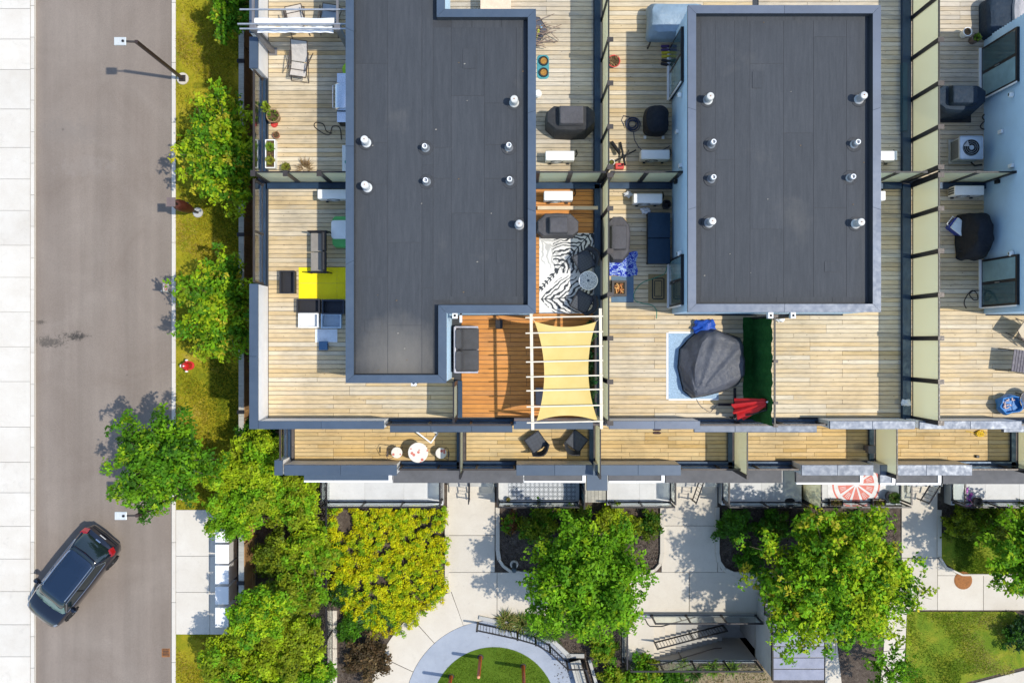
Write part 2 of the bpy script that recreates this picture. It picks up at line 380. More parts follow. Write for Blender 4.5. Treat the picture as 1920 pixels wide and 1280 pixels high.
for q in ([(838, 880), (928, 880), (928, 1003), (838, 1003)], [(838, 1003), (928, 1003), (928, 1072), (838, 1072)],
          [(838, 1072), (932, 1072), (932, 1156), (895, 1165), (869, 1172), (846, 1108), (838, 1112)],
          [(932, 1072), (1004, 1072), (1004, 1154), (932, 1156)], [(1004, 1072), (1148, 1072), (1148, 1153), (1004, 1154)],
          [(1148, 1072), (1292, 1072), (1292, 1151), (1148, 1153)], [(1292, 1072), (1428, 1072), (1428, 1151), (1292, 1151)],
          [(1428, 1072), (1560, 1072), (1560, 1140), (1428, 1140)], [(1560, 1072), (1690, 1072), (1690, 1143), (1560, 1140)],
          [(1240, 880), (1345, 880), (1345, 985), (1240, 985)], [(1240, 985), (1345, 985), (1345, 1072), (1240, 1072)],
          [(1690, 880), (1757, 880), (1757, 1045), (1690, 1045)], [(1690, 1045), (1757, 1045), (1757, 1143), (1690, 1143)],
          [(1757, 1078), (1843, 1078), (1843, 1143), (1757, 1143)], [(1843, 1078), (1945, 1078), (1945, 1143), (1843, 1143)],
          [(1945, 1078), (2050, 1078), (2050, 1143), (1945, 1143)],
          [(1757, 1045), (1775, 1062), (1800, 1078), (1757, 1078)],
          [(1660, 1143), (1700, 1143), (1697, 1215), (1656, 1220)], [(1656, 1220), (1697, 1215), (1690, 1300), (1648, 1300)],
          [(1812, 1283), (1925, 1254), (2000, 1240), (2000, 1330), (1812, 1330)],
          [(1345, 1055), (1352, 1068), (1370, 1072), (1345, 1072)],
          [(1547, 1180), (1566, 1180), (1580, 1300), (1547, 1300)], [(619, 1143), (632, 1143), (632, 1215), (619, 1215)],
          [(619, 1215), (632, 1215), (632, 1310), (619, 1310)]):
    slab(q)
CX, CY = W(926.5, 1329)
def arc(r, a0, a1, n=10): return [(CX+r*math.cos(R(a0+(a1-a0)*k/n)), CY+r*math.sin(R(a0+(a1-a0)*k/n))) for k in range(n+1)]
for a0, a1 in ((110.2, 131.8), (132.2, 154.8), (155.2, 177.8), (178.2, 200), (200.4, 225)):
    MB().prism(arc(3.59, a0, a1)+arc(5.03, a1, a0), -0.017, 0.035).build('slab', conc_path, path)
tag(MB().prism(arc(3.575, 0, 358, 80), -0.019, 0.022).build('play_paving', rubber), kind='structure')
tag(MB().prism(arc(2.51, 0, 357, 70), 0.018, 0.034).build('play_turf', turf_m), kind='structure')
tag(MB().prism(px([(1700, 1146), (1903, 1146), (1935, 1180), (1935, 1245), (1812, 1278), (1760, 1330), (1696, 1330)]), -0.019, 0.03).build('lawn', lawn_m), kind='structure')
tag(MB().prism(px([(1764, 1000), (1960, 1000), (1960, 1074), (1802, 1074), (1775, 1058), (1764, 1044)]), -0.019, 0.02).build('lawn', lawn_m), kind='structure')
# bed kerbs
def bed_kerb(pts, w=0.11):
    k = MB(); P = px(pts)
    for i in range(len(P)-1):
        a, b = P[i], P[i+1]
        k.bar((a[0], a[1], 0.05), (b[0], b[1], 0.05), w, 0.16)
    tag(k.build('bed_kerb', conc_path), kind='structure')
bed_kerb([(933, 950), (933, 1030), (936, 1048), (944, 1060), (958, 1070), (985, 1073), (1210, 1073), (1228, 1067), (1238, 1055), (1241, 1035), (1241, 950)])
bed_kerb([(1344, 950), (1344, 1035), (1347, 1052), (1357, 1066), (1375, 1074), (1420, 1075), (1690, 1074)], 0.16)
bed_kerb([(1760, 955), (1760, 1043), (1772, 1062), (1802, 1076), (1960, 1076)], 0.07)
bed_kerb([(838, 950), (838, 1104)], 0.07)
# rusty manhole cover
mh = thing('manhole_cover', 'round rust-orange manhole cover set in the pale path', 'manhole cover', (*W(1805, 1087), 0.035))
rust = M('rust', (0.30, 0.12, 0.035), 0.85, 0, 0.35, 9, 0.5, 40)
MB().lathe([(0.36, 0.0), (0.36, 0.012), (0.35, 0.014)], n=40).build('frame', rust, mh)
lid = MB().lathe([(0.31, 0.0142), (0.31, 0.02)], n=36).build('lid', rust, mh)
for k in range(-4, 5):
    L = math.sqrt(0.29**2-(k*0.065)**2)
    MB().box(-L, L, k*0.065-0.012, k*0.065+0.012, 0.0205, 0.026).build('rib', rust, lid)
dr = thing('storm_drain', 'small rusty square drain grate in the road beside the kerb', 'drain', (*W(311, 1223, -0.1), -0.1))
MB().box(-0.16, 0.16, -0.17, 0.17, 0.0, 0.008).build('frame', rust, dr)
for k in range(5): MB().box(-0.13, 0.13, -0.13+k*0.06, -0.10+k*0.06, 0.0085, 0.016).build('bar', bronze, dr)

# ------------------------------------------------------------------ the townhouse block
ZT, ZR, ZB = 6.2, 9.1, 3.1            # terrace deck, parapet top of the roof rooms, lower balcony deck
def D(px_, py_): return W(px_, py_, ZT)
XL, XRR, YT, YF = -8.4, 26.0, 16.0, -2.8
tb = thing('townhouse_block', 'long dark brick townhouse block carrying the roof terraces', 'building')
MB().box(XL, XRR, YF, YT, -0.15, ZT-0.06).build('upper_wall', stucco, tb)
MB().box(XL, XRR, -4.72, YF-0.002, -0.15, ZB-0.06).build('lower_wall', stucco, tb)
MB().box(XL-0.004, XRR, YF+0.1, YT, ZT-0.058, ZT-0.045).build('terrace_membrane', membrane, tb)
for k in range(4):                       # side windows towards the street
    yy = 12-k*3.4
    w = MB().box(XL-0.05, XL-0.003, yy-0.6, yy+0.6, 3.9, 5.4).build('window', blackm, tb)
    MB().box(XL-0.058, XL-0.052, yy-0.53, yy+0.53, 3.97, 5.33).build('pane', win_glass, w)
for k in range(5):
    xx = -5.2+k*5.15
    w = MB().box(xx-0.9, xx+0.9, YF-0.05, YF-0.003, ZB+0.03, ZB+2.1).build('balcony_door', blackm, tb)
    for s in (-0.45, 0.45): MB().box(xx+s-0.4, xx+s+0.4, YF-0.058, YF-0.052, ZB+0.1, ZB+2.0).build('pane', win_glass, w)
    w = MB().box(xx-0.9, xx+0.9, -4.77, -4.723, 0.65, 2.6).build('patio_door', blackm, tb)
    for s in (-0.45, 0.45): MB().box(xx+s-0.4, xx+s+0.4, -4.778, -4.772, 0.72, 2.5).build('pane', win_glass, w)

# decks: every board its own object
BP = 0.147
_board = {}
def board_mesh(m):
    if m.name not in _board:
        _board[m.name] = MB().box(-0.5, 0.5, -0.5, 0.5, -0.5, 0.5).mesh('board', m)
    return _board[m.name]
def deck(name, label, segs, y0, y1, z, m, group=None, joints=True, maxlen=3.6):
    t = thing(name, label, 'deck', (0, 0, z), group=group)
    y = y0+BP/2
    while y < y1:
        for (x0, x1) in segs(y):
            cuts = [x0]; x = x0
            while joints and x1-x > maxlen:
                x = x+rng.choice((0.45, 0.6, 0.75, 0.9))*maxlen
                if x1-x < 0.5: break
                cuts.append(x)
            cuts.append(x1)
            for a, b in zip(cuts, cuts[1:]):
                o = link('board', board_mesh(m), t)
                o.location = ((a+b)/2, y, -0.0195+rng.uniform(-0.0015, 0.0015)); o.scale = (b-a-0.010, BP-0.0155, 0.038)
                o.rotation_euler = (0, 0, rng.uniform(-0.0005, 0.0005))
        y += BP
    return t
YM = 5.27
LW, RW = (-5.0, -1.97, 0.72), (5.28, 11.1)      # wall x of the two roof rooms
deck('terrace_deck', 'weathered plank terrace with the folding chairs and flower pots', lambda y: [(-8.1, -4.9)], 5.4, 12.6, ZT, deck_wood)
deck('terrace_deck', 'weathered plank terrace with the yellow play mat and toy bins', lambda y: [(-8.1, -4.9 if y > -1.2 else -1.93)], -2.52, 5.15, ZT, deck_wood)
deck('terrace_deck', 'orange stained plank terrace under the yellow shade sail', lambda y: [(-1.68, 2.71)] if y < 0.82 else [(0.62, 2.71)], -2.52, 5.15, ZT, orange_wood)
deck('terrace_deck', 'narrow weathered plank terrace with the pet bowls and kite', lambda y: [(0.62, 2.71)] if y < 10.0 else [(-2.1, 2.71)], 5.4, 12.6, ZT, deck_wood2)
deck('terrace_deck', 'weathered plank terrace with the covered patio set and fire pit', lambda y: [(3.12, 7.75)] if y < 0.86 else [(3.12, 5.4)], -2.52, 5.15, ZT, deck_wood)
deck('terrace_deck', 'weathered plank terrace with the coiled garden hose', lambda y: [(3.12, 5.4)] if y < 10.1 else [(3.12, 8.0)], 5.4, 12.6, ZT, deck_wood)
deck('terrace_deck', 'empty weathered plank terrace right of the green turf screen', lambda y: [(7.75, 12.93)] if y < 0.86 else [(11.0, 12.93)], -2.52, 5.15, ZT, deck_wood)
deck('terrace_deck', 'narrow weathered plank terrace with the long serrated blue planter', lambda y: [(11.0, 12.93)] if y < 10.1 else [(8.2, 12.93)], 5.4, 12.6, ZT, deck_wood2)
deck('terrace_deck', 'weathered plank terrace with the blue bag and slatted table', lambda y: [(13.28, 18.2)] if y < 0.86 else [(13.28, 15.75)], -2.52, 5.15, ZT, deck_wood)
deck('terrace_deck', 'weathered plank terrace with the grey fan condenser', lambda y: [(13.28, 15.75)] if y < 10.1 else [(13.28, 18.2)], 5.4, 12.6, ZT, deck_wood2)
BX = [-8.1, -1.8, 3.05, 8.13, 13.3, 18.5, 24]
bl = ['plank balcony floor with the round floral bistro table', 'plank balcony floor with two dark wicker chairs', 'plank balcony floor with a pair of shoes by the wall',
      'plank balcony floor with a grey utility box at its end', 'plank balcony floor with a heap of yellow cable', 'plank balcony floor at the end of the terrace row']
for i in range(6):
    deck('balcony_deck', bl[i], lambda y, i=i: [(BX[i]+0.12, BX[i+1]-0.12)], -4.36, -2.82, ZB, deck_wood3, maxlen=1.9)

# ------------------------------------------------------------------ roof rooms
def roof_room(label, outline, sheets, laps, cap_m):
    t = thing('roof_room', label, 'building', (0, 0, ZT))
    base = [(x, y) for x, y in outline]
    w = MB()
    n = len(base); ins = 0.03
    # lap siding as a stepped skin round the outline
    area = sum(a[0]*b[1]-b[0]*a[1] for a, b in zip(base, base[1:]+base[:1]))
    if area < 0: base = base[::-1]
    def off(d):
        out = []
        for i in range(n):
            p0, p1, p2 = Vector(base[i-1]), Vector(base[i]), Vector(base[(i+1) % n])
            e0 = (p1-p0).normalized(); e1 = (p2-p1).normalized()
            n0 = Vector((-e0.y, e0.x)); n1 = Vector((-e1.y, e1.x))
            k = (n0+n1); out.append(tuple(p1+k*(d/(1+n0.dot(n1)))))
        return out
    o1, o2, o3 = off(0.03), off(0.06), off(0.25)
    rings = []; lap = 0.145
    z = -0.05; zt = ZR-ZT-0.12
    while z < zt-lap:
        rings.append([(x, y, z) for x, y in o1]); rings.append([(x, y, z+lap-0.004) for x, y in o2]); z += lap
    rings.append([(x, y, z) for x, y in o1]); rings.append([(x, y, zt) for x, y in o1])
    w.loft(rings, False, False).build('siding', siding, t)
    roofz = ZR-ZT-0.27
    rf = MB().prism(o2, roofz-0.1, roofz).build('roof', seam_m, t)
    MB().loft([[(x, y, roofz-0.05) for x, y in o3], [(x, y, ZR-ZT-0.02) for x, y in o3]], False, False).build('upstand', membrane, rf)
    for i, (x0, x1, y0, y1) in enumerate(sheets):
        MB().box(x0, x1, y0, y1, roofz+0.001, roofz+0.005+0.0002*i).build('membrane_sheet', membrane, rf)
    # metal coping, one length per side, mitred
    o0, oi = base, off(0.245)
    for i in range(n):
        a, b = o0[i], o0[(i+1) % n]; c, d = oi[(i+1) % n], oi[i]
        L = (Vector(b)-Vector(a)).length; parts = max(1, int(round(L/3.2)))
        for k in range(parts):
            f0, f1 = k/parts, (k+1)/parts
            def lp(p, q, f): return (p[0]+(q[0]-p[0])*f, p[1]+(q[1]-p[1])*f)
            poly = [lp(a, b, f0), lp(a, b, f1), lp(d, c, f1), lp(d, c, f0)]
            MB().prism(shrink(poly, 0.004), ZR-ZT-0.13, ZR-ZT).build('coping', cap_m, t)
    return t
def rpx(poly): return [W(a, b, ZR) for a, b in poly]
def sheets_px(xs, y0, y1, breaks):
    out = []
    for i in range(len(xs)-1):
        yy = [y0]+sorted(breaks.get(i, []))+[y1]
        for a, b in zip(yy, yy[1:]):
            x0, _ = W(xs[i]+0.4, 0, ZR-0.27); x1, _ = W(xs[i+1]-0.4, 0, ZR-0.27)
            _, ya = W(0, a, ZR-0.27); _, yb = W(0, b-0.6, ZR-0.27)
            out.append((x0, x1, yb, ya))
    return out
sh = sheets_px([667, 727, 791], -120, 700, {0: [120, 268, 346, 520], 1: [-20, 455, 610]})
sh += sheets_px([791, 812], -120, 700, {0: [310, 540]})
sh += sheets_px([812, 846, 908, 968], 52, 563, {0: [277, 335], 1: [180, 400], 2: [194, 272, 335, 450]})
sh += sheets_px([968, 980, 988], 40, 566, {0: [305]})
sh += sheets_px([846, 885, 940, 983], 36, 53, {})+sheets_px([843, 900, 945, 985], 556, 569, {})
rl = roof_room('L-shaped grey-membrane roof room above the yellow play mat terrace', rpx([(648, -170), (834, -170), (834, 17), (1005, 17), (1005, 587), (837, 587), (837, 718), (648, 718)]), sh, None, cap_blue)
sh = sheets_px([1314, 1341, 1377, 1406, 1469, 1525, 1587, 1626], 38, 558, {1: [300], 3: [120, 430], 4: [250], 5: [70, 390]})
sh += sheets_px([1312, 1400, 1490, 1560, 1628], 29, 40, {})+sheets_px([1312, 1380, 1455, 1560, 1628], 557, 567, {})
rr_ = roof_room('rectangular grey-membrane roof room beside the covered patio set', rpx([(1290, 10), (1652, 10), (1652, 585), (1290, 585)]), sh, None, cap_glint)
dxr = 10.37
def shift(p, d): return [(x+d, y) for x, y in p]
rf_ = roof_room('pale-sided roof room beside the grey fan condenser', shift(rpx([(1290, 10), (1652, 10), (1652, 585), (1290, 585)]), dxr), [(x0+dxr, x1+dxr, a, b) for x0, x1, a, b in sh], None, cap_glint)
# roof vents
vent_m = [M('vent_white', (.62, .62, .60), .5, 0, .1, 9), M('vent_grey', (.48, .48, .47), .5, .2, .15, 9), M('vent_dull', (.55, .54, .50), .55, 0, .2, 12)]
def vent(parent, px_, py_, capped, hood=None):
    hood = vent_m[rng.randrange(3)]
    zz = ZR-0.27
    h = 0.42 if capped else 0.34
    x, y = W(px_, py_, zz)
    loc = (x, y, zz-ZT+0.015)
    v = MB().lathe([(0.135, 0), (0.13, 0.02), (0.10, 0.05), (0.09, 0.22), (0.075, 0.24)] if not capped else [(0.15, 0), (0.145, 0.02), (0.11, 0.05), (0.10, 0.3)], n=20)
    v = v.build('roof_vent', steel if not capped else hood, parent, True, loc); v.rotation_euler = (rng.uniform(-.04, .04), rng.uniform(-.04, .04), 0)
    MB().lathe([(0.23, -0.008), (0.22, 0.004)], n=20).build('flashing', seam_m, v)
    if capped:
        MB().lathe([(0.105, 0.22), (0.115, 0.25), (0.115, h), (0.10, h+0.025), (0.03, h+0.035)], n=20).build('vent_cap', hood, v, True)
        MB().lathe([(0.018, h+0.036), (0.018, h+0.05)], n=8).build('cap_screw', rust, v)
    else:
        MB().lathe([(0.075, 0.2), (0.075, h), (0.054, h), (0.054, h-0.16)], n=20, capb=False, capt=False).build('pipe', white_pt, v, True)
        MB().lathe([(0.0535, h-0.16), (0.0535, h-0.155)], n=14).build('pipe_opening', dark_void, v)
for a in ((687, 268, 1), (689, 352, 1), (964, 193, 1), (974, 422, 1), (798, 278, 0), (800, 341, 0), (954, 277, 0), (956, 340, 0)): vent(rl, *a)
for a in ((1327, 188, 1), (1329, 418, 1), (1610, 187, 1), (1333, 271, 0), (1333, 336, 0), (1601, 271, 0), (1593, 334, 0), (1604, 420, 1)): vent(rr_, *a)
# doors, lamps and outlets on the siding (walls facing -X of the right-hand rooms)
def side_door(t, X, y0, y1, flip):
    d = MB().box(X-0.055, X+0.05, y0, y1, 0.0, 2.12).build('patio_door', blackm, t)
    ym = (y0+y1)/2
    for (a, b, m) in ((y0+0.07, ym-0.05, win_glass2 if not flip else win_glass), (ym+0.05, y1-0.07, win_glass if not flip else win_glass2)):
        MB().box(X-0.062, X-0.056, a, b, 0.12, 2.04).build('pane', m, d)
    MB().box(X-0.13, X-0.057, y0-0.02, y1+0.02, -0.005, 0.05).build('door_sill', white_pt, d)
    MB().box(X-0.085, X-0.057, y0-0.05, y0-0.002, 0.0, 2.15).build('door_trim', white_pt, d)
    MB().cyl((X-0.1, ym-0.02, 0.95), (X-0.1, ym-0.02, 1.2), 0.012, n=8).build('handle', steel, d)
for t, X in ((rr_, 5.28), (rf_, 15.65)):
    side_door(t, X, D(0, 187)[1], D(0, 92)[1], False)
    side_door(t, X, D(0, 576)[1], D(0, 488)[1], True)
    for py_ in (205, 485):
        yy = D(0, py_)[1]
        l = MB().lathe([(0.09, 0), (0.09, 0.03), (0.075, 0.1), (0.04, 0.13)], n=16).build('wall_lamp', white_pl, t, True, (X+0.02, yy, 1.75))
        l.rotation_euler = (0, R(-90), 0)
        MB().lathe([(0.055, 0.131), (0.03, 0.15)], n=12).build('lamp_glass', glass, l, True)
    for py_, zz in ((262, 1.0), (330, 1.6), (350, 0.8)):
        yy = D(0, py_)[1]
        MB().box(X-0.05, X+0.04, yy-0.06, yy+0.06, zz, zz+0.22, 0.01).build('junction_box', white_pl if zz > 0.9 else blackm, t)
# scuppers and downspouts below the copings
for t, X, Y in ((rr_, W(1444, 0, 8.3)[0], W(0, 590, ZR)[1]), (rr_, W(1486, 0, 8.3)[0], W(0, 590, ZR)[1]), (rl, W(776, 0, 8.3)[0], W(0, 720, ZR)[1]), (rl, W(853, 0, 8.3)[0], W(0, 589, ZR)[1]-0.02)):
    s = MB().box(X-0.08, X+0.08, Y-0.09, Y+0.1, 1.98, 2.18, 0.008).build('scupper', white_pt, t)
    MB().cyl((X, Y-0.0, 2.17), (X, Y-0.0, 2.186), 0.04, n=12).build('opening', dark_void, s)
    MB().cyl((X, Y-0.03, 0.05), (X, Y-0.03, 1.975), 0.04, n=10).build('downspout', blackm, s)
MB().tube([(W(1448, 0, 8.3)[0], 0.83, 2.0), (W(1465, 0, 8.3)[0], 0.80, 1.9), (W(1482, 0, 8.3)[0], 0.83, 2.0)], 0.03).build('cable', blackm, rr_)

# repair patches and blown debris
for t, a, b, w, h in ((rl, 700, 610, .5, .35), (rl, 880, 110, .4, .6), (rl, 940, 480, .3, .4), (rr_, 1560, 500, .45, .3), (rr_, 1420, 150, .3, .5)):
    x, y = W(a, b, ZR-.26); MB().box(x-w/2, x+w/2, y-h/2, y+h/2, ZR-ZT-.2535, ZR-ZT-.249).build('repair_patch', membrane, t)
rsd = random.Random(21); scrap = [M('debris_pale', (.28, .26, .22), .8), M('debris_brown', (.16, .11, .06), .9)]
for t, x0, x1, y0, y1 in ((rl, -4.6, -2.3, -.9, 9), (rl, -1.9, .4, 1.2, 9), (rr_, 5.7, 10.7, 1.2, 9.7)):
    for k in range(9):
        x, y, s_ = rsd.uniform(x0, x1), rsd.uniform(y0, y1), rsd.uniform(.015, .035); MB().prism([(x-s_, y), (x, y-s_*.5), (x+s_, y+.2*s_), (x+.2*s_, y+s_*.7)], ZR-ZT-.2555, ZR-ZT-.243).build('leaf_scrap', scrap[k % 2], t)
# ------------------------------------------------------------------ parapets, guards, screens
def parapet_y(label, x0, x1, yin, yout, z, cap_m, h=1.16, mitre=0):
    "parapet along X: inner face yin, outer yout"
    t = thing('parapet_wall', label, 'wall', ((x0+x1)/2, (yin+yout)/2, z-0.1)); hx = (x1-x0)/2; hy = abs(yin-yout)/2
    MB().box(-hx+0.02, hx-0.02, -hy+0.02, hy-0.004, 0, h+0.02).build('wall', white_pt, t)
    n = max(1, round((x1-x0)/1.7))
    for k in range(n):
        a = -hx+2*hx*k/n; b = -hx+2*hx*(k+1)/n
        MB().box(a+0.003, b-0.003, -hy, hy, h+0.021, h+0.1, 0.006, seg=1).build('coping', cap_m, t)
    return t
def parapet_x(label, xin, xout, y0, y1, z, cap_m, h=1.16):
    t = thing('parapet_wall', label, 'wall', ((xin+xout)/2, (y0+y1)/2, z-0.1)); hy = (y1-y0)/2; hx = abs(xin-xout)/2
    MB().box(-hx+0.004, hx-0.004, -hy+0.02, hy-0.02, 0, h+0.02).build('wall', white_pt, t)
    n = max(1, round((y1-y0)/2.6))
    for k in range(n):
        a = -hy+2*hy*k/n; b = -hy+2*hy*(k+1)/n
        MB().box(-hx, hx, a+0.003, b-0.003, h+0.021, h+0.1, 0.006, seg=1).build('coping', cap_m, t)
    return t
def guard(name, label, a, b, z, h=1.05, kerb=0.18, wide=0.24, step=1.35, pane=None, km=None, group=None, postm=None, out=0.0):
    "glass guard from a to b (x, y)"
    a, b = Vector(a), Vector(b); L = (b-a).length; ang = math.atan2(b.y-a.y, b.x-a.x)
    t = thing(name, label, 'guard rail', (a.x, a.y, z), ang, group)
    pm = postm or bronze
    if kerb: MB().box(0, L, -wide/2-out, wide/2-out, -0.08, kerb).build('kerb', km or navy, t)
    n = max(1, round(L/step))
    for k in range(n+1):
        x = min(max(L*k/n, 0.03), L-0.03)
        p = MB().box(x-0.028, x+0.028, -0.03, 0.03, kerb-0.02, h).build('post', pm, t)
        MB().box(x-0.05, x+0.05, -0.05, 0.05, kerb, kerb+0.02).build('base_plate', pm, p)
    for k in range(n):
        MB().box(L*k/n+0.045, L*(k+1)/n-0.045, -0.005, 0.005, kerb+0.06, h-0.03).build('pane', pane or glass, t)
    MB().box(0, L, -0.032, 0.032, h+0.001, h+0.05, 0.004, seg=1).build('top_rail', pm, t)
    MB().box(0.06, L-0.06, -0.018, 0.018, kerb+0.025, kerb+0.055).build('bottom_rail', pm, t)
    return t
def screen(label, a, b, z, h=2.0, ys=None, step=1.35, kerb=0.16, kw=0.22, koff=-0.14, group=None, pane=None):
    a, b = Vector(a), Vector(b); L = (b-a).length; ang = math.atan2(b.y-a.y, b.x-a.x)
    t = thing('privacy_screen', label, 'screen', (a.x, a.y, z), ang, group)
    MB().box(0, L, koff-kw/2, koff+kw/2, -0.08, kerb).build('kerb', navy, t)
    st = ys or [L*k/max(1, round(L/step)) for k in range(max(1, round(L/step))+1)]
    for x in st:
        x = min(max(x, 0.04), L-0.04)
        p = MB().box(x-0.07, x+0.07, -0.035, 0.035, -0.02, h+0.03).build('post', blackm, t)
        MB().box(x-0.075, x+0.075, -0.14, 0.05, h+0.031, h+0.05).build('post_cap', bronze, p) if L > 3 else None
    for x0, x1 in zip(st, st[1:]):
        MB().box(max(x0, 0.04)+0.072, min(x1, L-0.04)-0.072, -0.006, 0.006, kerb+0.06, h-0.02).build('pane', pane or frost, t)
    for x0, x1 in zip(st, st[1:]):
        MB().box(max(x0, 0.04)+0.071, min(x1, L-0.04)-0.071, -0.022, 0.022, h-0.018, h+0.02).build('top_rail', blackm, t)
        MB().box(max(x0, 0.04)+0.071, min(x1, L-0.04)-0.071, -0.02, 0.02, kerb+0.012, kerb+0.055).build('bottom_rail', blackm, t)
    return t
# left edge of the block
xi, xo = -8.12, -8.4
Yd = lambda p: D(0, p)[1]
parapet_x('white rail-high parapet with blue coping beside the rolled white canopy', xi, xo, Yd(148), Yd(91), ZT, cap_blue)
parapet_x('short white parapet with blue coping behind the rolled white canopy', xi, xo, Yd(84), 13.4, ZT, cap_blue)
parapet_x('long white parapet with blue coping beside the yellow play mat', xi, xo, -2.8, Yd(536), ZT, cap_blue)
guard('glass_guard', 'glass guard with bronze posts beside the flower pots', (xi-0.13, Yd(343)+0.07), (xi-0.13, Yd(150)), ZT, 1.12, out=-0.02, step=2.4)
guard('glass_guard', 'glass guard with bronze posts beside the wall-side mini-split and toy kitchen', (xi-0.13, Yd(534)), (xi-0.13, Yd(347)), ZT, 1.12, out=-0.02, step=1.75)
# front edge
yi, yo = -2.54, -2.8
def uX(p, z): return W(p, 0, z)[0]
capz = ZT+1.16
parapet_y('blue-capped front parapet below the play mat terrace', xi+0.005, uX(720, capz), yi, yo, ZT, cap_blue)
parapet_y('blue-capped front parapet under the yellow shade sail', uX(963, capz), uX(1112, capz), yi, yo, ZT, cap_blue)
parapet_y('glint-lightened blue-capped front parapet below the light blue rug', uX(1142, capz), uX(1313, capz), yi, yo, ZT, cap_glint)
parapet_y('glint-lightened blue-capped front parapet below the empty terrace', uX(1556, capz), uX(1716, capz), yi, yo, ZT, cap_glint)
parapet_y('glint-lightened blue-capped front parapet below the blue bag', uX(1724, capz), uX(1916, capz), yi, yo, ZT, cap_glint)
ledge = lambda t, L, m: MB().box(0, L, -0.17, 0.11, 0.13, 0.3, 0.006, seg=1).build('ledge_cap', m, t)
for lab, p0, p1, m in (('low glass guard on blue ledge between the play mat and shade sail parapets', 722, 961, cap_blue), ('low glass guard on glint-lightened blue ledge below the red umbrella', 1315, 1554, cap_glint), ('low glass guard on glint-lightened blue ledge at the end of the terrace row', 1918, 2100, cap_glint)):
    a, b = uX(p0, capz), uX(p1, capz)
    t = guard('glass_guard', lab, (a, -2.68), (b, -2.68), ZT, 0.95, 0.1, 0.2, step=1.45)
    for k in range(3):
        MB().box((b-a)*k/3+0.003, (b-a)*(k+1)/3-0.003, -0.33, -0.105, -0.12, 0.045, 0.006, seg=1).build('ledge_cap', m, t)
# lower balconies
cz = ZB+1.16
yi2, yo2 = -4.37, -4.74
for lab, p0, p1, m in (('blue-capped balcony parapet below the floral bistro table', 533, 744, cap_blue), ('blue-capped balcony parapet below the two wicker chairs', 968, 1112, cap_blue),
                       ('blue-capped balcony parapet beside the wicker chair balcony', 1116, 1277, cap_blue), ('dented glint-lightened blue-capped balcony parapet above the grapefruit rug', 1503, 1638, cap_glint),
                       ('dented glint-lightened blue-capped balcony parapet below the yellow cable', 1651, 1823, cap_glint)):
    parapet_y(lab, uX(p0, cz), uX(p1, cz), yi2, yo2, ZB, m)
for lab, p0, p1 in (('low glass balcony guard between the bistro table and wicker chairs', 746, 966), ('low glass balcony guard above the paving between the beds', 1279, 1501), ('low glass balcony guard past the yellow cable', 1825, 2060)):
    guard('glass_guard', lab, (uX(p0, cz), -4.55), (uX(p1, cz), -4.55), ZB, 1.0, 0.12, 0.3, step=1.5)
guard('glass_guard', 'short glass guard closing the end of the bistro balcony', (-8.22, -4.3), (-8.22, -2.86), ZB, 1.1, 0.14, 0.22, step=1.4)
parapet_x('stub of blue-capped corner parapet at the end of the bistro balcony', -8.13, -8.42, -4.74, -4.2, ZB, cap_blue)
for i, lab in ((1, 'tall frosted divider between the bistro and wicker chair balconies'), (2, 'tall frosted divider beside the dark wicker chair'), (3, 'tall frosted divider above the path between the two trees'), (4, 'tall frosted divider beside the grey utility box'), (5, 'tall frosted divider past the yellow cable')):
    screen(lab, (BX[i], -4.72), (BX[i], -2.84), ZB, 1.95, [0.0, 1.88], kerb=0.12, kw=0.16, koff=0.14 if i > 0 else -0.1)
# terrace screens
for X, lab in ((3.0, 'middle'), (13.25, 'right')):
    ysf = [0.07]+[v for v in (1.35, 2.7, 4.05, 5.4, 6.72)]+[7.78]
    la, lb = (('long frosted screen between the shade sail terrace and covered patio set', 'long frosted screen between the pet bowls and the coiled hose') if X < 5 else
              ('long frosted screen between the empty terrace and the blue bag', 'long frosted screen between the serrated planter and the fan condenser'))
    screen(la, (X, -2.6), (X, YM-0.08), ZT, 2.0, ysf, koff=0.17 if X < 5 else 0.19, kw=0.20 if X < 5 else 0.26)
    screen(lb, (X, YM+0.08), (X, 13.0), ZT, 2.0, [0.05, 1.3, 2.65, 4.0, 5.35, 6.7, 7.6], koff=0.17 if X < 5 else 0.19, kw=0.20 if X < 5 else 0.26)
for lab, x0, x1 in (('tinted cross screen behind the flower pots', -8.1, -4.95), ('tinted cross screen between two white mini-splits below the big black grill cover', 0.76, 2.9),
                    ('tinted cross screen above the white plastic bags', 3.1, 5.3), ('tinted cross screen on the narrow strip past the grey roof', 11.13, 12.9), ('tinted cross screen below the fan condenser', 13.35, 15.68)):
    screen(lab, (x0, YM), (x1, YM), ZT, 1.9, None, 1.15, koff=-0.12, kw=0.2)
screen('beige frosted screen between the pale deck and orange deck', (-1.82, -2.52), (-1.82, -1.3), ZT, 1.9, [0.0, 1.22], koff=-0.1, kw=0.14)
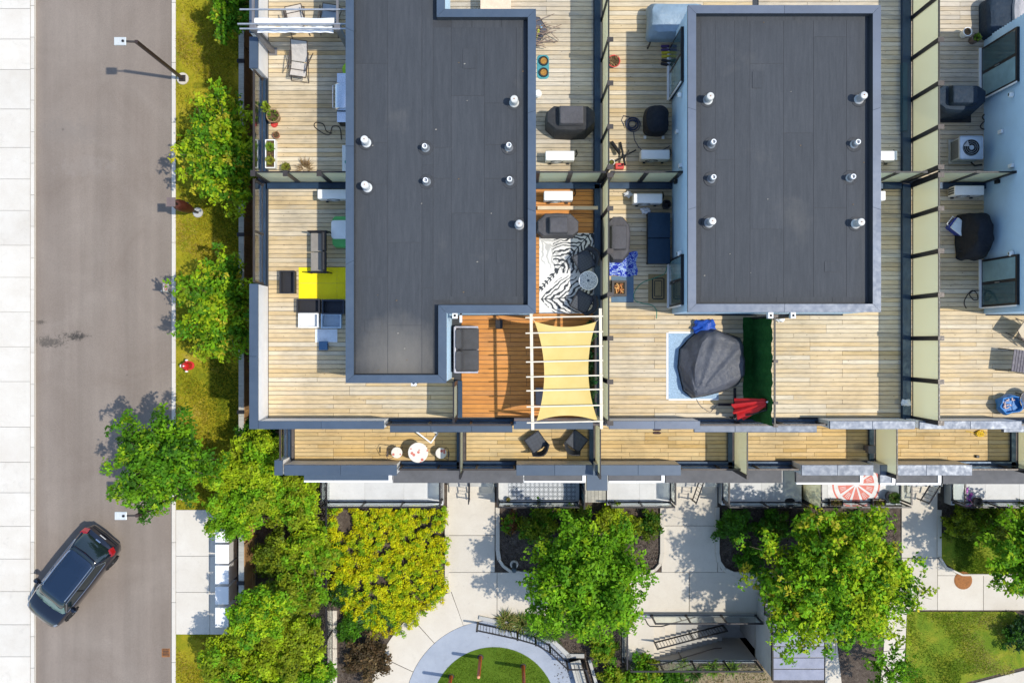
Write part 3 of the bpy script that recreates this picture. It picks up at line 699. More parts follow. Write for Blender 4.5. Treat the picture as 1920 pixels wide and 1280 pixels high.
# artificial turf screen
tf = thing('turf_screen', 'dark green artificial turf screen hung on black posts beside the red umbrella', 'screen', (8.08, 0, ZT))
turfg = ground_mat('green_turf', [(0.3, (0.010, 0.075, 0.014)), (0.7, (0.03, 0.14, 0.03))], 5.0, 60, 1.0)
def tfn(u, v):
    s = v*2.35; y = -2.62+u*3.42
    rip = 0.02*math.sin(y*9)+0.012*math.sin(y*23)
    if s < 0.3: return (-0.40+s*1.0+rip*0.4, y, 0.012+s*0.12)
    return (-0.10+(s-0.3)*0.035+rip, y, 0.05+(s-0.3)*0.98)
MB().grid(60, 26, tfn).build('turf_sheet', turfg, tf, 'all')
for k, y in enumerate((-2.6, -1.9, -0.62, 0.78)):
    p = MB().box(0.02, 0.09, y-0.035, y+0.035, -0.02, 2.1).build('post', blackm, tf)
    MB().box(0.0, 0.14, y-0.045, y+0.045, 2.101, 2.13).build('post_cap', bronze, p)
MB().box(0.03, 0.08, -2.55, 0.74, 2.02, 2.08).build('top_rail', blackm, tf)
# ------------------------------------------------------------------ ground floor canopy and patios
zc = 2.95
def canopy(label, p0, p1, m, trim, y1=905, lift=0.0):
    x0, x1 = uX(p0, zc), uX(p1, zc); yf = W(0, y1, zc)[1]
    t = thing('entry_canopy', label, 'canopy', ((x0+x1)/2, (yf-4.725)/2, zc-0.2)); hx = (x1-x0)/2; hy = (-4.725-yf)/2
    MB().box(-hx, hx, -hy, hy, 0, 0.2+lift).build('slab', m, t)
    if trim:
        n = max(1, round(2*hx/1.0))
        for k in range(n): MB().box(-hx+2*hx*k/n+0.004, -hx+2*hx*(k+1)/n-0.004, -hy-0.07, -hy-0.002, 0.05, 0.215+lift).build('gutter', white_pt, t)
        MB().box(hx-0.12, hx, -hy+0.002, hy-0.1, 0.201+lift, 0.24+lift).build('end_trim', white_pt, t)
roofgrey = M('canopy_membrane', (0.10, 0.10, 0.105), 0.7, 0, 0.15, 2, 0.2)
canopy('blue metal canopy with white gutter above the white corner patio', 570, 735, cap_blue, True, 900)
canopy('grey canopy over the entry steps beside the spirea hedge', 737, 981, roofgrey, False)
canopy('grey canopy with white gutter above the black and white rug', 983, 1098, roofgrey, True, 901)
canopy('blue metal canopy jutting out beside the black and white rug', 1100, 1139, cap_blue, False, 919, 0.02)
canopy('grey canopy with white gutter above the bare white patio', 1141, 1246, roofgrey, True, 901)
canopy('long grey canopy over the entry steps between the trees', 1248, 1466, roofgrey, False)
canopy('grey canopy with white gutter above the grapefruit rug', 1493, 1618, roofgrey, True, 904)
canopy('glint-lightened blue metal canopy end beside the grapefruit rug', 1650, 1678, cap_glint, True, 905)
canopy('grey canopy with white end trim above the slanted gate', 1680, 1764, roofgrey, True, 905)
canopy('long grey canopy above the pink toy patio', 1768, 2100, roofgrey, False, 907)
zp = 0.55
def patio(label, p0, p1, gl, extra=None):
    x0, x1 = W(p0, 0, zp)[0], W(p1, 0, zp)[0]
    t = thing('patio_floor', label, 'patio', ((x0+x1)/2, -5.55, -0.15)); hx = (x1-x0)/2
    MB().box(-hx, hx, -0.92, 0.825, 0, zp+0.14).build('base', conc_grey, t)
    n = max(1, round(2*hx/1.5))
    for k in range(n): MB().box(-hx+2*hx*k/n+0.004, -hx+2*hx*(k+1)/n-0.004, -0.91, 0.82, zp+0.141, zp+0.15).build('slab', conc_pale, t)
    guard('patio_rail', gl, (x0+0.06, -6.36), (x1-0.06, -6.36), zp, 1.0, 0.02, 0.06, step=1.5, postm=blackm, km=blackm)
    return x0, x1
pts = [('white corner patio beside the spirea hedge', 610, 831, 'glass railing of the white corner patio'), ('white patio with the black and white patterned rug', 931, 1086, 'glass railing below the black and white rug'),
       ('bare white patio beside the jutting blue canopy', 1138, 1260, 'glass railing of the bare white patio'), ('white patio under the tree shadow between the paths', 1353, 1503, 'glass railing of the patio under the tree shadow'),
       ('white patio with the grapefruit rug and planters', 1520, 1690, 'glass railing below the grapefruit rug'), ('white patio with the pink toy', 1783, 2040, 'glass railing of the pink toy patio')]
PT = [patio(*p) for p in pts]
for (x, lab) in ((PT[0][0]+0.05, 'end glass railing of the corner patio beside the bushes'), (PT[0][1]-0.05, 'end glass railing of the corner patio beside the entry steps'), (PT[1][0]+0.05, 'end glass railing of the patterned rug patio beside the entry steps'),
                 (PT[2][1]-0.05, 'end glass railing of the bare white patio beside the path'), (PT[3][0]+0.05, 'end glass railing of the tree shadow patio beside the path'),
                 (PT[4][1]-0.05, 'end glass railing beside the round planter'), (PT[5][0]+0.05, 'end glass railing beside the pink toy')):
    guard('patio_rail', lab, (x, -6.28), (x, -5.15), zp, 1.0, 0.02, 0.06, step=1.2, postm=blackm, km=blackm)
screen('dark tinted divider between the tree shadow patio and the grapefruit patio', ((PT[3][1]+PT[4][0])/2, -6.4), ((PT[3][1]+PT[4][0])/2, -5.0), 0.0, 2.3, [0.0, 1.4], kerb=0.1, kw=0.1, koff=0.1)
x0 = PT[1][1]
t = thing('plank_step', 'grey plank decking strip beneath the jutting blue canopy', 'deck', (x0+0.55, -5.85, 0))
MB().box(-0.38, 0.5, -0.5, 0.6, -0.05, 0.56).build('frame', conc_grey, t)
for k in range(6): MB().box(-0.37+k*0.145, -0.235+k*0.145, -0.5, 0.6, 0.562, 0.6).build('board', grey_wood, t)
screen('dark divider with doubled posts beside the patterned rug', (x0+0.1, -6.35), (x0+0.1, -5.1), 0.0, 1.9, [0.0, 0.62, 1.25], kerb=0.1, kw=0.06, koff=0.04, pane=win_glass2)
# entry steps and hand rails
def steps(label, p0, p1, railpx, lab2, dxr):
    x0, x1 = W(p0, 0, .3)[0], W(p1, 0, .3)[0]
    t = thing('entry_steps', label, 'steps', ((x0+x1)/2, -5.6, 0.0)); hx = (x1-x0)/2
    for k in range(3): MB().box(-hx, hx, -0.45+0.28*k, 0.85 if k == 2 else -0.45+0.28*(k+1)-0.003, -0.02, 0.18*(k+1), 0.006, seg=1).build('step', conc_grey if k % 2 else conc_path, t)
    r = thing('hand_rail', lab2, 'hand rail', (W(railpx, 0, .3)[0], -5.75, 0.03))
    a, b = Vector((0, -0.55, 0)), Vector((dxr, 0.45, 0))
    for f in (0.0, 1.0):
        p = a.lerp(b, f); MB().box(p.x-0.022, p.x+0.022, p.y-0.022, p.y+0.022, 0.0, 0.95+f*0.35).build('post', blackm, r)
    for zz in (0.97, 0.25): MB().bar((a.x, a.y-0.05, zz), (b.x, b.y, zz+0.35), 0.045, 0.04).build('rail', blackm, r)
    for k in range(1, 7):
        p = a.lerp(b, k/7); MB().box(p.x-0.007, p.x+0.007, p.y-0.007, p.y+0.007, 0.25+0.35*k/7, 0.95+0.35*k/7).build('baluster', blackm, r)
steps('pale entry steps beside the white corner patio', 842, 926, 880, 'short black hand rail on the steps beside the corner patio', 0.03)
steps('pale entry steps between the two big trees', 1266, 1343, 1298, 'slanted black hand rail on the steps between the big trees', 0.28)
steps('pale entry steps beside the round planter', 1704, 1766, 1726, 'slanted black hand rail on the steps beside the round planter', 0.45)
# ------------------------------------------------------------------ street side
def lamp(label, bx, by, hx, hy):
    t = thing('street_lamp', label, 'street lamp', (bx, by, 0.0), group=None)
    MB().lathe([(0.24, -0.1), (0.24, 0.05), (0.22, 0.07)], n=20).build('footing', conc_path, t)
    MB().box(-0.13, 0.13, -0.13, 0.13, 0.071, 0.1).build('base_plate', bronze, t)
    MB().bar((0, 0, 0.1), (0, 0, 4.5), 0.115, 0.115, 0.012).build('pole', M('brown_pole', (0.055, 0.035, 0.03), 0.45, 0.2), t)
    MB().bar((0.02, 0, 4.44), (-0.34, 0.0, 4.5), 0.06, 0.07).build('arm', bronze, t)
    h = MB().box(-0.76, -0.34, -0.14, 0.14, 4.46, 4.53, 0.012).build('lamp_head', M('lamp_grey', (0.62, 0.64, 0.62), 0.45, 0.3, 0.06), t)
    MB().cyl((-0.44, 0, 4.531), (-0.44, 0, 4.57), 0.045, n=12).build('light_sensor', blackm, h)
    for k in range(4): MB().box(-0.74+k*0.055, -0.71+k*0.055, -0.11, 0.11, 4.532, 4.542).build('cooling_fin', M('lamp_grey', (1, 1, 1)), h)
lamp('brown street lamp on round footing beside the open grass', -13.22, 10.54, 0, 0)
lamp('brown street lamp reaching out of the tree beside the mailbox pad', -13.2, -6.12, 0, 0)
# parking sign
t = thing('street_sign', 'white parking sign on thin grey post at the kerb', 'sign', (*W(350, 552), 0))
MB().cyl((0, 0, -0.05), (0, 0, 2.6), 0.028, n=8).build('post', steel, t)
p = MB().box(0.03, 0.038, -0.02, 0.30, 1.95, 2.5).build('panel', white_pt, t)
red = M('sign_red', (0.55, 0.03, 0.03), 0.5)
MB().lathe([(0.12, 0), (0.12, 0.003), (0.095, 0.003), (0.095, 0)], n=24, capb=False, capt=False).build('ring', red, p, loc=(0.0395, 0.14, 2.28)).rotation_euler = (0, R(90), 0)
MB().bar((0.041, 0.06, 2.2), (0.041, 0.22, 2.36), 0.004, 0.025).build('slash', red, p)
MB().box(0.0385, 0.041, 0.04, 0.24, 2.03, 2.08).build('arrow', blackm, p)
# wrapped totem with square top
t = thing('wrapped_post', 'brown wrapped post with square top plate on pale footing at the kerb', 'post', (*W(372, 399), 0))
MB().lathe([(0.2, -0.05), (0.2, 0.07), (0.17, 0.1)], n=18).build('footing', conc_grey, t, True)
MB().cyl((0, 0, 0.1), (0, 0, 2.75), 0.05, n=10).build('post', blackm, t)
brn = M('brown_wrap', (0.085, 0.024, 0.014), 0.45, 0.1, 0.4, 7, 0.5, 12)
b = MB().lathe([(0.06, 0.55), (0.10, 0.75), (0.17, 1.1), (0.21, 1.5), (0.215, 1.9), (0.2, 2.15), (0.12, 2.3)], n=14)
for v in b.bm.verts: v.co.x += 0.02*math.sin(v.co.z*9+v.co.y*20); v.co.y *= 1.0+0.08*math.sin(v.co.z*7)
b.build('wrap', brn, t, True)
MB().box(-0.05, 0.05, 0.05, 0.22, 1.2, 1.75, 0.02).build('panel', M('wrap_blue', (0.03, 0.06, 0.12), 0.4), t)
MB().box(-0.2, 0.12, -0.17, 0.17, 2.75, 2.8, 0.006).build('top_plate', M('taupe', (0.16, 0.12, 0.115), 0.5), t)
# fire hydrant
t = thing('fire_hydrant', 'red fire hydrant with white caps on the grass', 'hydrant', (*W(357, 685), 0))
redp = M('hydrant_red', (0.55, 0.02, 0.02), 0.4)
MB().lathe([(0.17, 0), (0.17, 0.05), (0.11, 0.06), (0.11, 0.5), (0.15, 0.52), (0.15, 0.57), (0.12, 0.62), (0.07, 0.70), (0.03, 0.72)], n=20).build('barrel', redp, t, True)
MB().cyl((0, 0, 0.72), (0, 0, 0.77), 0.03, n=5).build('top_nut', white_pt, t)
for a in (90, 180, 270):
    d = Vector((math.cos(R(a)), math.sin(R(a)), 0))
    c = MB().cyl(d*0.09+Vector((0, 0, .42)), d*0.2+Vector((0, 0, .42)), 0.065, n=12).build('outlet', redp, t, True)
    MB().cyl(d*0.2+Vector((0, 0, .42)), d*0.25+Vector((0, 0, .42)), 0.06, n=8).build('outlet_cap', white_pt, c)
# street fence
t = thing('wood_fence', 'long wooden board fence with flat grey cap beside the grass verge', 'fence', (-10.34, 0, 0))
bm_ = MB().box(-0.5, 0.5, -0.5, 0.5, -0.5, 0.5).mesh('fence_board', fence_wood)
y = -15.0
while y < 13.6:
    o = link('board', bm_, t, (0.0, y, 0.86+rng.uniform(-.006, .006))); o.scale = (0.022, 0.136, 1.74); y += 0.143
y = -15.0
while y < 13.6:
    MB().box(-0.1, 0.1, y+0.004, min(y+2.4, 13.6), 1.745, 1.785).build('cap_rail', grey_wood, t)
    MB().box(0.015, 0.055, y+0.06, y+2.36, 1.4, 1.49).build('rail', fence_wood, t)
    MB().box(0.015, 0.055, y+0.06, y+2.36, 0.35, 0.44).build('rail', fence_wood, t)
    MB().box(0.013, 0.1, y-0.045, y+0.045, -0.1, 1.74).build('post', fence_wood, t)
    y += 2.4
for py_ in (115, 440, 772, 1092):
    yy = W(0, py_, 1.79)[1]; MB().box(-0.14, 0.13, yy-0.07, yy+0.07, 1.787, 1.87).build('lamp_cap', blackm, t)
# community mailboxes
for i, (a, b) in enumerate(((978, 1016), (1021, 1056), (1060, 1094), (1100, 1132), (1139, 1175))):
    zt = 1.45; x0, x1 = W(404, 0, zt)[0], W(428, 0, zt)[0]; y1, y0 = W(0, a, zt)[1], W(0, b, zt)[1]
    lab = ['white mailbox cabinet half under the leaves beside the street lamp tree', 'white mailbox cabinet second in the row, fully sunlit', 'white mailbox cabinet in the middle of the row',
           'white mailbox cabinet fourth in the row, shaded by leaves', 'white mailbox cabinet last in the row beside the lower bushes'][i]
    t = thing('mailbox_cabinet', lab, 'mailbox', ((x0+x1)/2, (y0+y1)/2, 0.0), group='mailbox cabinets on the concrete pad'); hx, hy = (x1-x0)/2, (y1-y0)/2
    MB().box(-0.12, 0.12, -0.12, 0.12, -0.02, 0.4).build('pedestal', steel, t)
    MB().box(-hx, hx, -hy, hy, 0.35, 1.4, 0.015).build('cabinet', white_pt, t)
    MB().box(-hx-0.015, hx+0.015, -hy-0.01, hy+0.01, 1.401, 1.45, 0.012).build('lid', white_pt, t)
    for r_ in range(4):
        for c_ in range(2):
            d = MB().box(-hx-0.008, -hx-0.001, -hy+0.04+c_*(hy-0.03), -hy+0.04+(c_+1)*(hy-0.03)-0.012, 0.42+r_*0.24, 0.64+r_*0.24).build('door', steel, t)
# ------------------------------------------------------------------ parked car
paint = NT('navy_black_paint'); paint.b.inputs['Coat Weight'].default_value = 1.0; paint.b.inputs['Coat Roughness'].default_value = 0.03
paint = paint.out((0.004, 0.006, 0.016), 0.22, 0.3, spec=0.6)
cglass = M('car_glass', (0.010, 0.018, 0.020), 0.03, 0, 0.1, 1, 0.0, spec=1.0)
wshield = M('windshield_glass', (0.05, 0.14, 0.13), 0.04, 0, 0.3, 2.5, 0.0, spec=1.0)
chrome = M('chrome', (0.75, 0.76, 0.78), 0.15, 1.0, 0.03, 3, 0.0)
roof_sky_tint = NT('roof_sky_tinted_paint'); roof_sky_tint.b.inputs['Coat Weight'].default_value = 1.0; roof_sky_tint.b.inputs['Coat Roughness'].default_value = 0.03
roof_sky_tint = roof_sky_tint.out((0.004, 0.016, 0.042), 0.10, 0.3, spec=0.8)  # bluer than the body: sky reflection put into the roof colour
tyre = M('tyre', (0.012, 0.012, 0.012), 0.85); plast = M('black_trim', (0.014, 0.014, 0.015), 0.6)
cx_, cy_ = W(132, 1084, 0.75)
car = thing('parked_car', 'dark navy SUV standing askew across the road and sidewalk kerb', 'car', (cx_, cy_, -0.09), math.atan2(-0.785, -0.62))
car.scale = (0.925, 0.925, 0.96)
st = [(-2.26, .62, .42, .72), (-2.22, .74, .32, .95), (-2.05, .86, .28, 1.06), (-1.7, .895, .26, 1.08), (-1.0, .905, .25, 1.06), (0.0, .905, .25, 1.04), (0.9, .90, .25, 1.03), (1.35, .89, .26, 1.0),
      (1.8, .865, .27, .93), (2.08, .80, .29, .84), (2.21, .68, .34, .74), (2.27, .5, .42, .64)]
rings = []
for x, w, zb, zt in st:
    h = [(w*.86, zb), (w*.985, zb+.1), (w, (zb+zt)/2), (w*.975, zt-.13), (w*.90, zt-.03), (w*.72, zt+.015), (w*.3, zt+.035)]
    rings.append([(x, y, z) for y, z in h]+[(x, -y, z) for y, z in h[::-1]])
MB().loft(rings).build('body', paint, car, True)
MB().loft([rrect(-0.42, 0, 3.36, 1.62, 0.28, 1.03), rrect(-0.43, 0, 3.2, 1.56, 0.28, 1.15), rrect(-0.38, 0, 2.55, 1.36, 0.26, 1.47), rrect(-0.36, 0, 2.2, 1.24, 0.24, 1.575)]).build('window_glass', cglass, car, True)
rf = MB().loft([rrect(-0.37, 0, 2.06, 1.26, 0.2, 1.56), rrect(-0.37, 0, 2.04, 1.24, 0.2, 1.6), rrect(-0.37, 0, 1.86, 1.06, 0.16, 1.635), rrect(-0.37, 0, 1.2, 0.5, 0.1, 1.648)]).build('roof', roof_sky_tint, car, True)
MB().box(-0.62, 0.52, -0.40, 0.40, 1.646, 1.652, 0.003, seg=1).build('sunroof', roof_sky_tint, rf)
for k in range(7): MB().box(-1.14, -0.72, -0.36+k*0.115, -0.335+k*0.115, 1.64, 1.656).build('roof_rib', roof_sky_tint, rf)
for s in (-1, 1):
    MB().tube([(0.5, s*.57, 1.61), (0.42, s*.585, 1.675), (-0.4, s*.595, 1.685), (-1.2, s*.585, 1.665), (-1.3, s*.57, 1.6)], 0.02).build('roof_rail', chrome, car, True)
    MB().tube([(1.12, s*.80, 1.06), (0.55, s*.67, 1.52)], 0.035).build('windshield_pillar', paint, car, True)
    MB().tube([(-1.95, s*.76, 1.08), (-1.6, s*.68, 1.35), (-1.4, s*.6, 1.54)], 0.06).build('rear_pillar', paint, car, True)
    MB().tube([(-0.05, s*.815, 1.06), (-0.08, s*.69, 1.5)], 0.03).build('side_pillar', plast, car)
    MB().tube([(1.1, s*.835, 1.045), (-0.4, s*.85, 1.06), (-1.5, s*.83, 1.1), (-1.62, s*.80, 1.18)], 0.012).build('window_trim', chrome, car)
    MB().tube([(0.62, s*.665, 1.535), (-0.4, s*.665, 1.56), (-1.35, s*.65, 1.53), (-1.62, s*.79, 1.2)], 0.012).build('window_trim', chrome, car)
    m_ = MB().loft([rrect(0.83, s*1.0, 0.10, 0.10, .04, 1.0), rrect(0.83, s*1.0, 0.2, 0.26, .08, 1.06), rrect(0.84, s*1.0, 0.19, 0.25, .08, 1.15), rrect(0.85, s*1.0, 0.1, 0.16, .04, 1.2)]).build('mirror', paint, car, True)
    MB().box(0.78, 0.88, s*.86-.06, s*.86+.06, 1.03, 1.07).build('mirror_arm', plast, m_)
    MB().loft([[(-2.05, s*.60, 0.98), (-1.99, s*.87, 0.98), (-2.14, s*.83, 0.98), (-2.24, s*.62, 0.98)], [(-1.98, s*.58, 1.12), (-1.90, s*.84, 1.12), (-2.02, s*.82, 1.12), (-2.12, s*.58, 1.12)]]).build('tail_light', M('tail_red', (0.30, 0.008, 0.012), 0.12, 0, 0.15, 12, 0.0, spec=.8), car)
    MB().loft([[(2.06, s*.45, 0.68), (1.98, s*.8, 0.68), (2.14, s*.74, 0.68), (2.22, s*.5, 0.68)], [(1.95, s*.52, 0.865), (1.88, s*.80, 0.875), (2.05, s*.75, 0.84), (2.12, s*.52, 0.82)]]).build('headlight', M('headlight_glass', (0.25, 0.27, 0.3), 0.08, 0.2, spec=.8), car)
    for x in (-1.38, 1.42):
        wl = MB().lathe([(0.2, -0.11), (0.3, -0.115), (0.345, -0.08), (0.345, 0.08), (0.3, 0.115), (0.2, 0.11)], n=28).build('wheel', tyre, car, True, (x, s*0.80, 0.345)); wl.rotation_euler = (R(90), 0, 0)
        rim = MB().lathe([(0.2, 0.0), (0.2, -s*0.09), (0.06, -s*0.1), (0.03, -s*0.115)], n=20).build('rim', steel, wl, True)
        for k in range(5): pass
        MB().tube([(x+0.36*math.cos(R(a)), s*0.905, 0.345+0.38*math.sin(R(a))) for a in range(-10, 191, 20)], 0.03).build('wheel_arch', plast, car)
MB().loft([[(1.30, -.70, 1.045), (1.20, -.78, 1.06), (1.20, .78, 1.06), (1.30, .70, 1.045), (1.38, .25, 1.04), (1.38, -.25, 1.04)], [(0.72, -.60, 1.52), (0.70, -.62, 1.53), (0.70, .62, 1.53), (0.72, .60, 1.52), (0.77, .2, 1.545), (0.77, -.2, 1.545)]]).build('windshield', wshield, car, True)
MB().box(-2.245, -2.235, -.16, .16, 0.78, 0.9).build('number_plate', white_pt, car)
MB().box(-2.12, -2.05, -.13, .10, 1.078, 1.098, 0.004).build('tailgate_badge', chrome, car)
MB().tube([(-1.5, -.55, 1.52), (-1.56, 0, 1.56), (-1.5, .55, 1.52)], 0.045).build('rear_spoiler', paint, car, True)
MB().tube([(-2.26, -.66, 0.66), (-2.31, 0, 0.66), (-2.26, .66, 0.66)], 0.05).build('rear_bumper', plast, car, True)
MB().tube([(-1.78, -.62, 1.16), (-1.2, -.42, 1.02)], 0.01).build('wiper', plast, car)
MB().tube([(1.36, -.5, 1.06), (1.27, .05, 1.1)], 0.012).build('wiper', plast, car)
MB().tube([(1.36, .1, 1.06), (1.24, .62, 1.1)], 0.012).build('wiper', plast, car)
# ------------------------------------------------------------------ stairwell
t = thing('stairwell', 'sunken concrete stairwell with steps going down beside the dry bed', 'stairs', (PX0, PY0, 0))
L, Wd = PX1-PX0, PY1-PY0
MB().box(-0.02, L, -0.12, -0.001, -2.7, 0.1).build('wall', conc_wall, t)
MB().box(-0.02, L, Wd+0.001, Wd+0.12, -2.7, 0.14).build('wall', conc_wall, t)
MB().box(-0.12, -0.021, -0.12, Wd+0.12, -2.7, 0.035).build('wall', conc_wall, t)
MB().box(0, L+1.2, 0, Wd, -2.75, -2.6).build('floor', conc_wall, t)
MB().box(0.0, 1.15, 0.002, Wd-0.002, -2.59, 0.03).build('landing', conc_path, t)
for k in range(13):
    MB().box(1.153+k*0.25, 1.153+(k+1)*0.25, 0.004, Wd-0.004, -2.59, -0.17*(k+1)+0.03).build('step', conc_path if k < 4 else conc_wall, t)
t2 = thing('stair_rail', 'black picket stair railing running down the middle of the stairwell', 'railing', (PX0+1.15, PY0+Wd*0.42, 0.03))
P0, P1 = Vector((0.0, 0.0, 0.0)), Vector((3.25, 0, -2.2))
for z in (0.9, 0.15): MB().bar(P0+Vector((0, 0, z)), P1+Vector((0, 0, z)), 0.05, 0.04).build('rail', blackm, t2)
for k in range(24):
    p = P0.lerp(P1, (k+.5)/24); MB().box(p.x-.009, p.x+.009, -.009, .009, p.z+0.13, p.z+0.9).build('baluster', blackm, t2)
for f in (0.0, 0.5, 1.0):
    p = P0.lerp(P1, f); MB().box(p.x-.025, p.x+.025, -.025, .025, p.z-0.02 if f < 1 else p.z-.18, p.z+0.95).build('post', blackm, t2)
for lab, yy in (('bent black hand rail on the stairwell wall beside the path', Wd-0.12), ('bent black hand rail on the stairwell wall beside the dry bed', 0.12)):
    h = thing('hand_rail', lab, 'hand rail', (PX0+0.8, PY0+yy, 0.03))
    MB().tube([(0, 0, 0), (0, 0, 0.6), (0.05, 0, 0.88), (0.5, 0, 0.9), (3.0, 0, -0.95), (3.3, 0, -1.0)], 0.024).build('rail', blackm, h, True)
    MB().box(1.4, 1.44, -0.02, 0.02, -0.5, 0.16).build('bracket', blackm, h)
guard('stair_guard', 'glass guard on black posts between the stairwell and the path', (PX0+1.0, PY1+0.06), (PX1-0.02, PY1+0.06), 0.14, 1.0, 0.0, 0, step=1.45, postm=blackm)
guard('stair_guard', 'glass guard on black posts between the stairwell and the dry bed', (PX0+0.05, PY0-0.06), (PX1-0.02, PY0-0.06), 0.1, 1.05, 0.0, 0, step=1.3, postm=blackm)
guard('stair_guard', 'short glass guard closing the end of the stair landing', (PX0-0.06, PY0-0.02), (PX0-0.06, PY1-0.35), 0.035, 1.05, 0.0, 0, step=1.4, postm=blackm)
t = thing('stair_house', 'small concrete stair house with panelled slate-blue flat roof', 'shed', (9.82, -12.72, 0))
BWX, BWY = 1.9, 2.12
MB().box(0, BWX, 0, BWY, -2.7 if False else -0.15, 2.3).build('wall', conc_wall, t)
MB().box(-0.004, 0.02, 0.3, BWY-0.5, -2.6, -0.16).build('lower_wall', conc_wall, t)
MB().box(0.0, 1.0, BWY+0.003, BWY+0.5, -0.15, 1.25).build('side_wall', conc_wall, t)
MB().box(-0.04, 1.04, BWY+0.46, BWY+0.54, 1.251, 1.3).build('wall_cap', blackm, t)
MB().box(-0.05, 0.0, BWY+0.003, BWY+0.5, 1.251, 1.3).build('wall_cap', blackm, t)
rpm = M('slate_panel', (0.20, 0.215, 0.28), 0.5, 0.1, 0.12, 2, 0.1, rnd=0.06)
for k in range(5): MB().box(0.0, BWX, 0.02+k*BWY/5+0.008, (k+1)*BWY/5-0.008, 2.301, 2.36, 0.004, seg=1).build('roof_panel', rpm, t)
MB().box(-0.05, -0.002, -0.02, BWY+0.02, 2.2, 2.38).build('fascia', blackm, t)
MB().box(-0.05, BWX, BWY+0.004, BWY+0.05, 2.2, 2.38).build('fascia', blackm, t)
# ------------------------------------------------------------------ playground
orange = M('orange_post', (0.50, 0.09, 0.02), 0.4, 0, 0.1)
for lab, bx, by in (('orange post on the play turf beside the black railing', 981, 1248), ('orange post near the middle of the play turf', 901, 1231), ('orange post at the edge of the blue-grey paving', 846, 1267)):
    t = thing('play_post', lab, 'post', (*W(bx, by), 0.034), group='orange posts on the play turf')
    MB().lathe([(0.075, 0), (0.07, 0.05), (0.066, 2.0), (0.062, 2.12)], n=16).build('pole', orange, t, True)
    MB().lathe([(0.066, 2.121), (0.05, 2.16), (0.01, 2.175)], n=16).build('end_cap', M('orange_cap', (0.6, 0.25, 0.12), 0.4), t, True)
    MB().lathe([(0.13, 0.0), (0.12, 0.02)], n=16).build('base_ring', bronze, t)
t = thing('play_railing', 'curved black picket railing round the play turf', 'railing', (0, 0, 0.03))
pl = px([(896, 1166), (970, 1182), (1003.5, 1191.6), (1030, 1207), (1062, 1237.5), (1095, 1237.5), (1110, 1290)])
kb_ = MB()
for a, b in zip(pl, pl[1:]):
    A, B = Vector((*a, 0)), Vector((*b, 0)); d = (B-A).normalized(); nn = Vector((-d.y, d.x, 0)); n_ = int((B-A).length/0.12)
    for z in (0.98, 0.12): MB().bar(A+Vector((0, 0, z)), B+Vector((0, 0, z)), 0.05, 0.045).build('rail', blackm, t)
    MB().bar(A+Vector((0, 0, 0)), A+Vector((0, 0, 1.08)), 0.075, 0.075).build('post', blackm, t)
    for k in range(1, n_):
        p = A.lerp(B, k/n_); MB().box(p.x-.009, p.x+.009, p.y-.009, p.y+.009, 0.13, 0.97).build('baluster', blackm, t)
    MB().bar(A+nn*0.22+Vector((0, 0, 0.03)), B+nn*0.22+Vector((0, 0, 0.03)), 0.16, 0.12).build('kerb_stone', conc_grey, t)
t = thing('park_bench', 'grey slatted bench beside the play railing', 'bench', (*W(1085, 1263, .4), 0.02), R(-75))
for k in range(4): MB().box(-0.55, 0.55, -0.2+k*0.105, -0.105+k*0.105, 0.4, 0.44).build('slat', grey_wood, t)
for s in (-.45, .45): MB().box(s-.04, s+.04, -.2, .2, 0, .399).build('leg', blackm, t)
# garden bollard light
t = thing('bollard_light', 'dark bollard light with pale base in the bed corner', 'light', (*W(964, 1057), 0.0))
MB().lathe([(0.17, 0), (0.17, 0.06), (0.15, 0.08)], n=18).build('base', conc_path, t)
MB().cyl((0, 0, 0.08), (0, 0, 0.95), 0.09, n=16).build('post', M('bollard_slate', (0.05, 0.075, 0.09), 0.45, .2), t, True)
MB().lathe([(0.1, 0.95), (0.1, 1.0), (0.05, 1.04)], n=16).build('cap', M('bollard_slate', (0, 0, 0)), t, True)
guard('metal_fence', 'thin black glass fence between the bush bed and the spirea hedge', (-7.22, -16.0), (-7.22, -5.0), 0.0, 1.15, 0.0, 0, step=2.1, postm=blackm)
# ------------------------------------------------------------------ things on the terraces
def T(px_, py_, h=0.0): return (*W(px_, py_, ZT+h), ZT+0.001)
def fabric(name, col, rough=0.75, bs=9.0, st=0.6): return M(name, col, rough, 0, 0.14, 3.0, st, bs, bdist=0.04)
def wrinkle(mb, amp, fr=7.0, seed=0, zmin=0.02):
    for v in mb.bm.verts:
        if v.co.z > zmin:
            a = math.sin(v.co.x*fr+v.co.z*3+seed)+math.sin(v.co.y*fr*1.3-v.co.z*5+seed*2)+0.6*math.sin((v.co.x+v.co.y)*fr*2.1+seed)
            v.co += Vector((0.6*a*amp*math.cos(seed+v.co.y*6), 0.6*a*amp*math.sin(seed+v.co.x*6), 0.35*a*amp))
    return mb
def subd(mb, n=2, smooth=0.0):
    bmesh.ops.triangulate(mb.bm, faces=[f for f in mb.bm.faces if len(f.verts) > 4])
    bmesh.ops.subdivide_edges(mb.bm, edges=mb.bm.edges[:], cuts=n, use_grid_fill=True, smooth=smooth); return mb
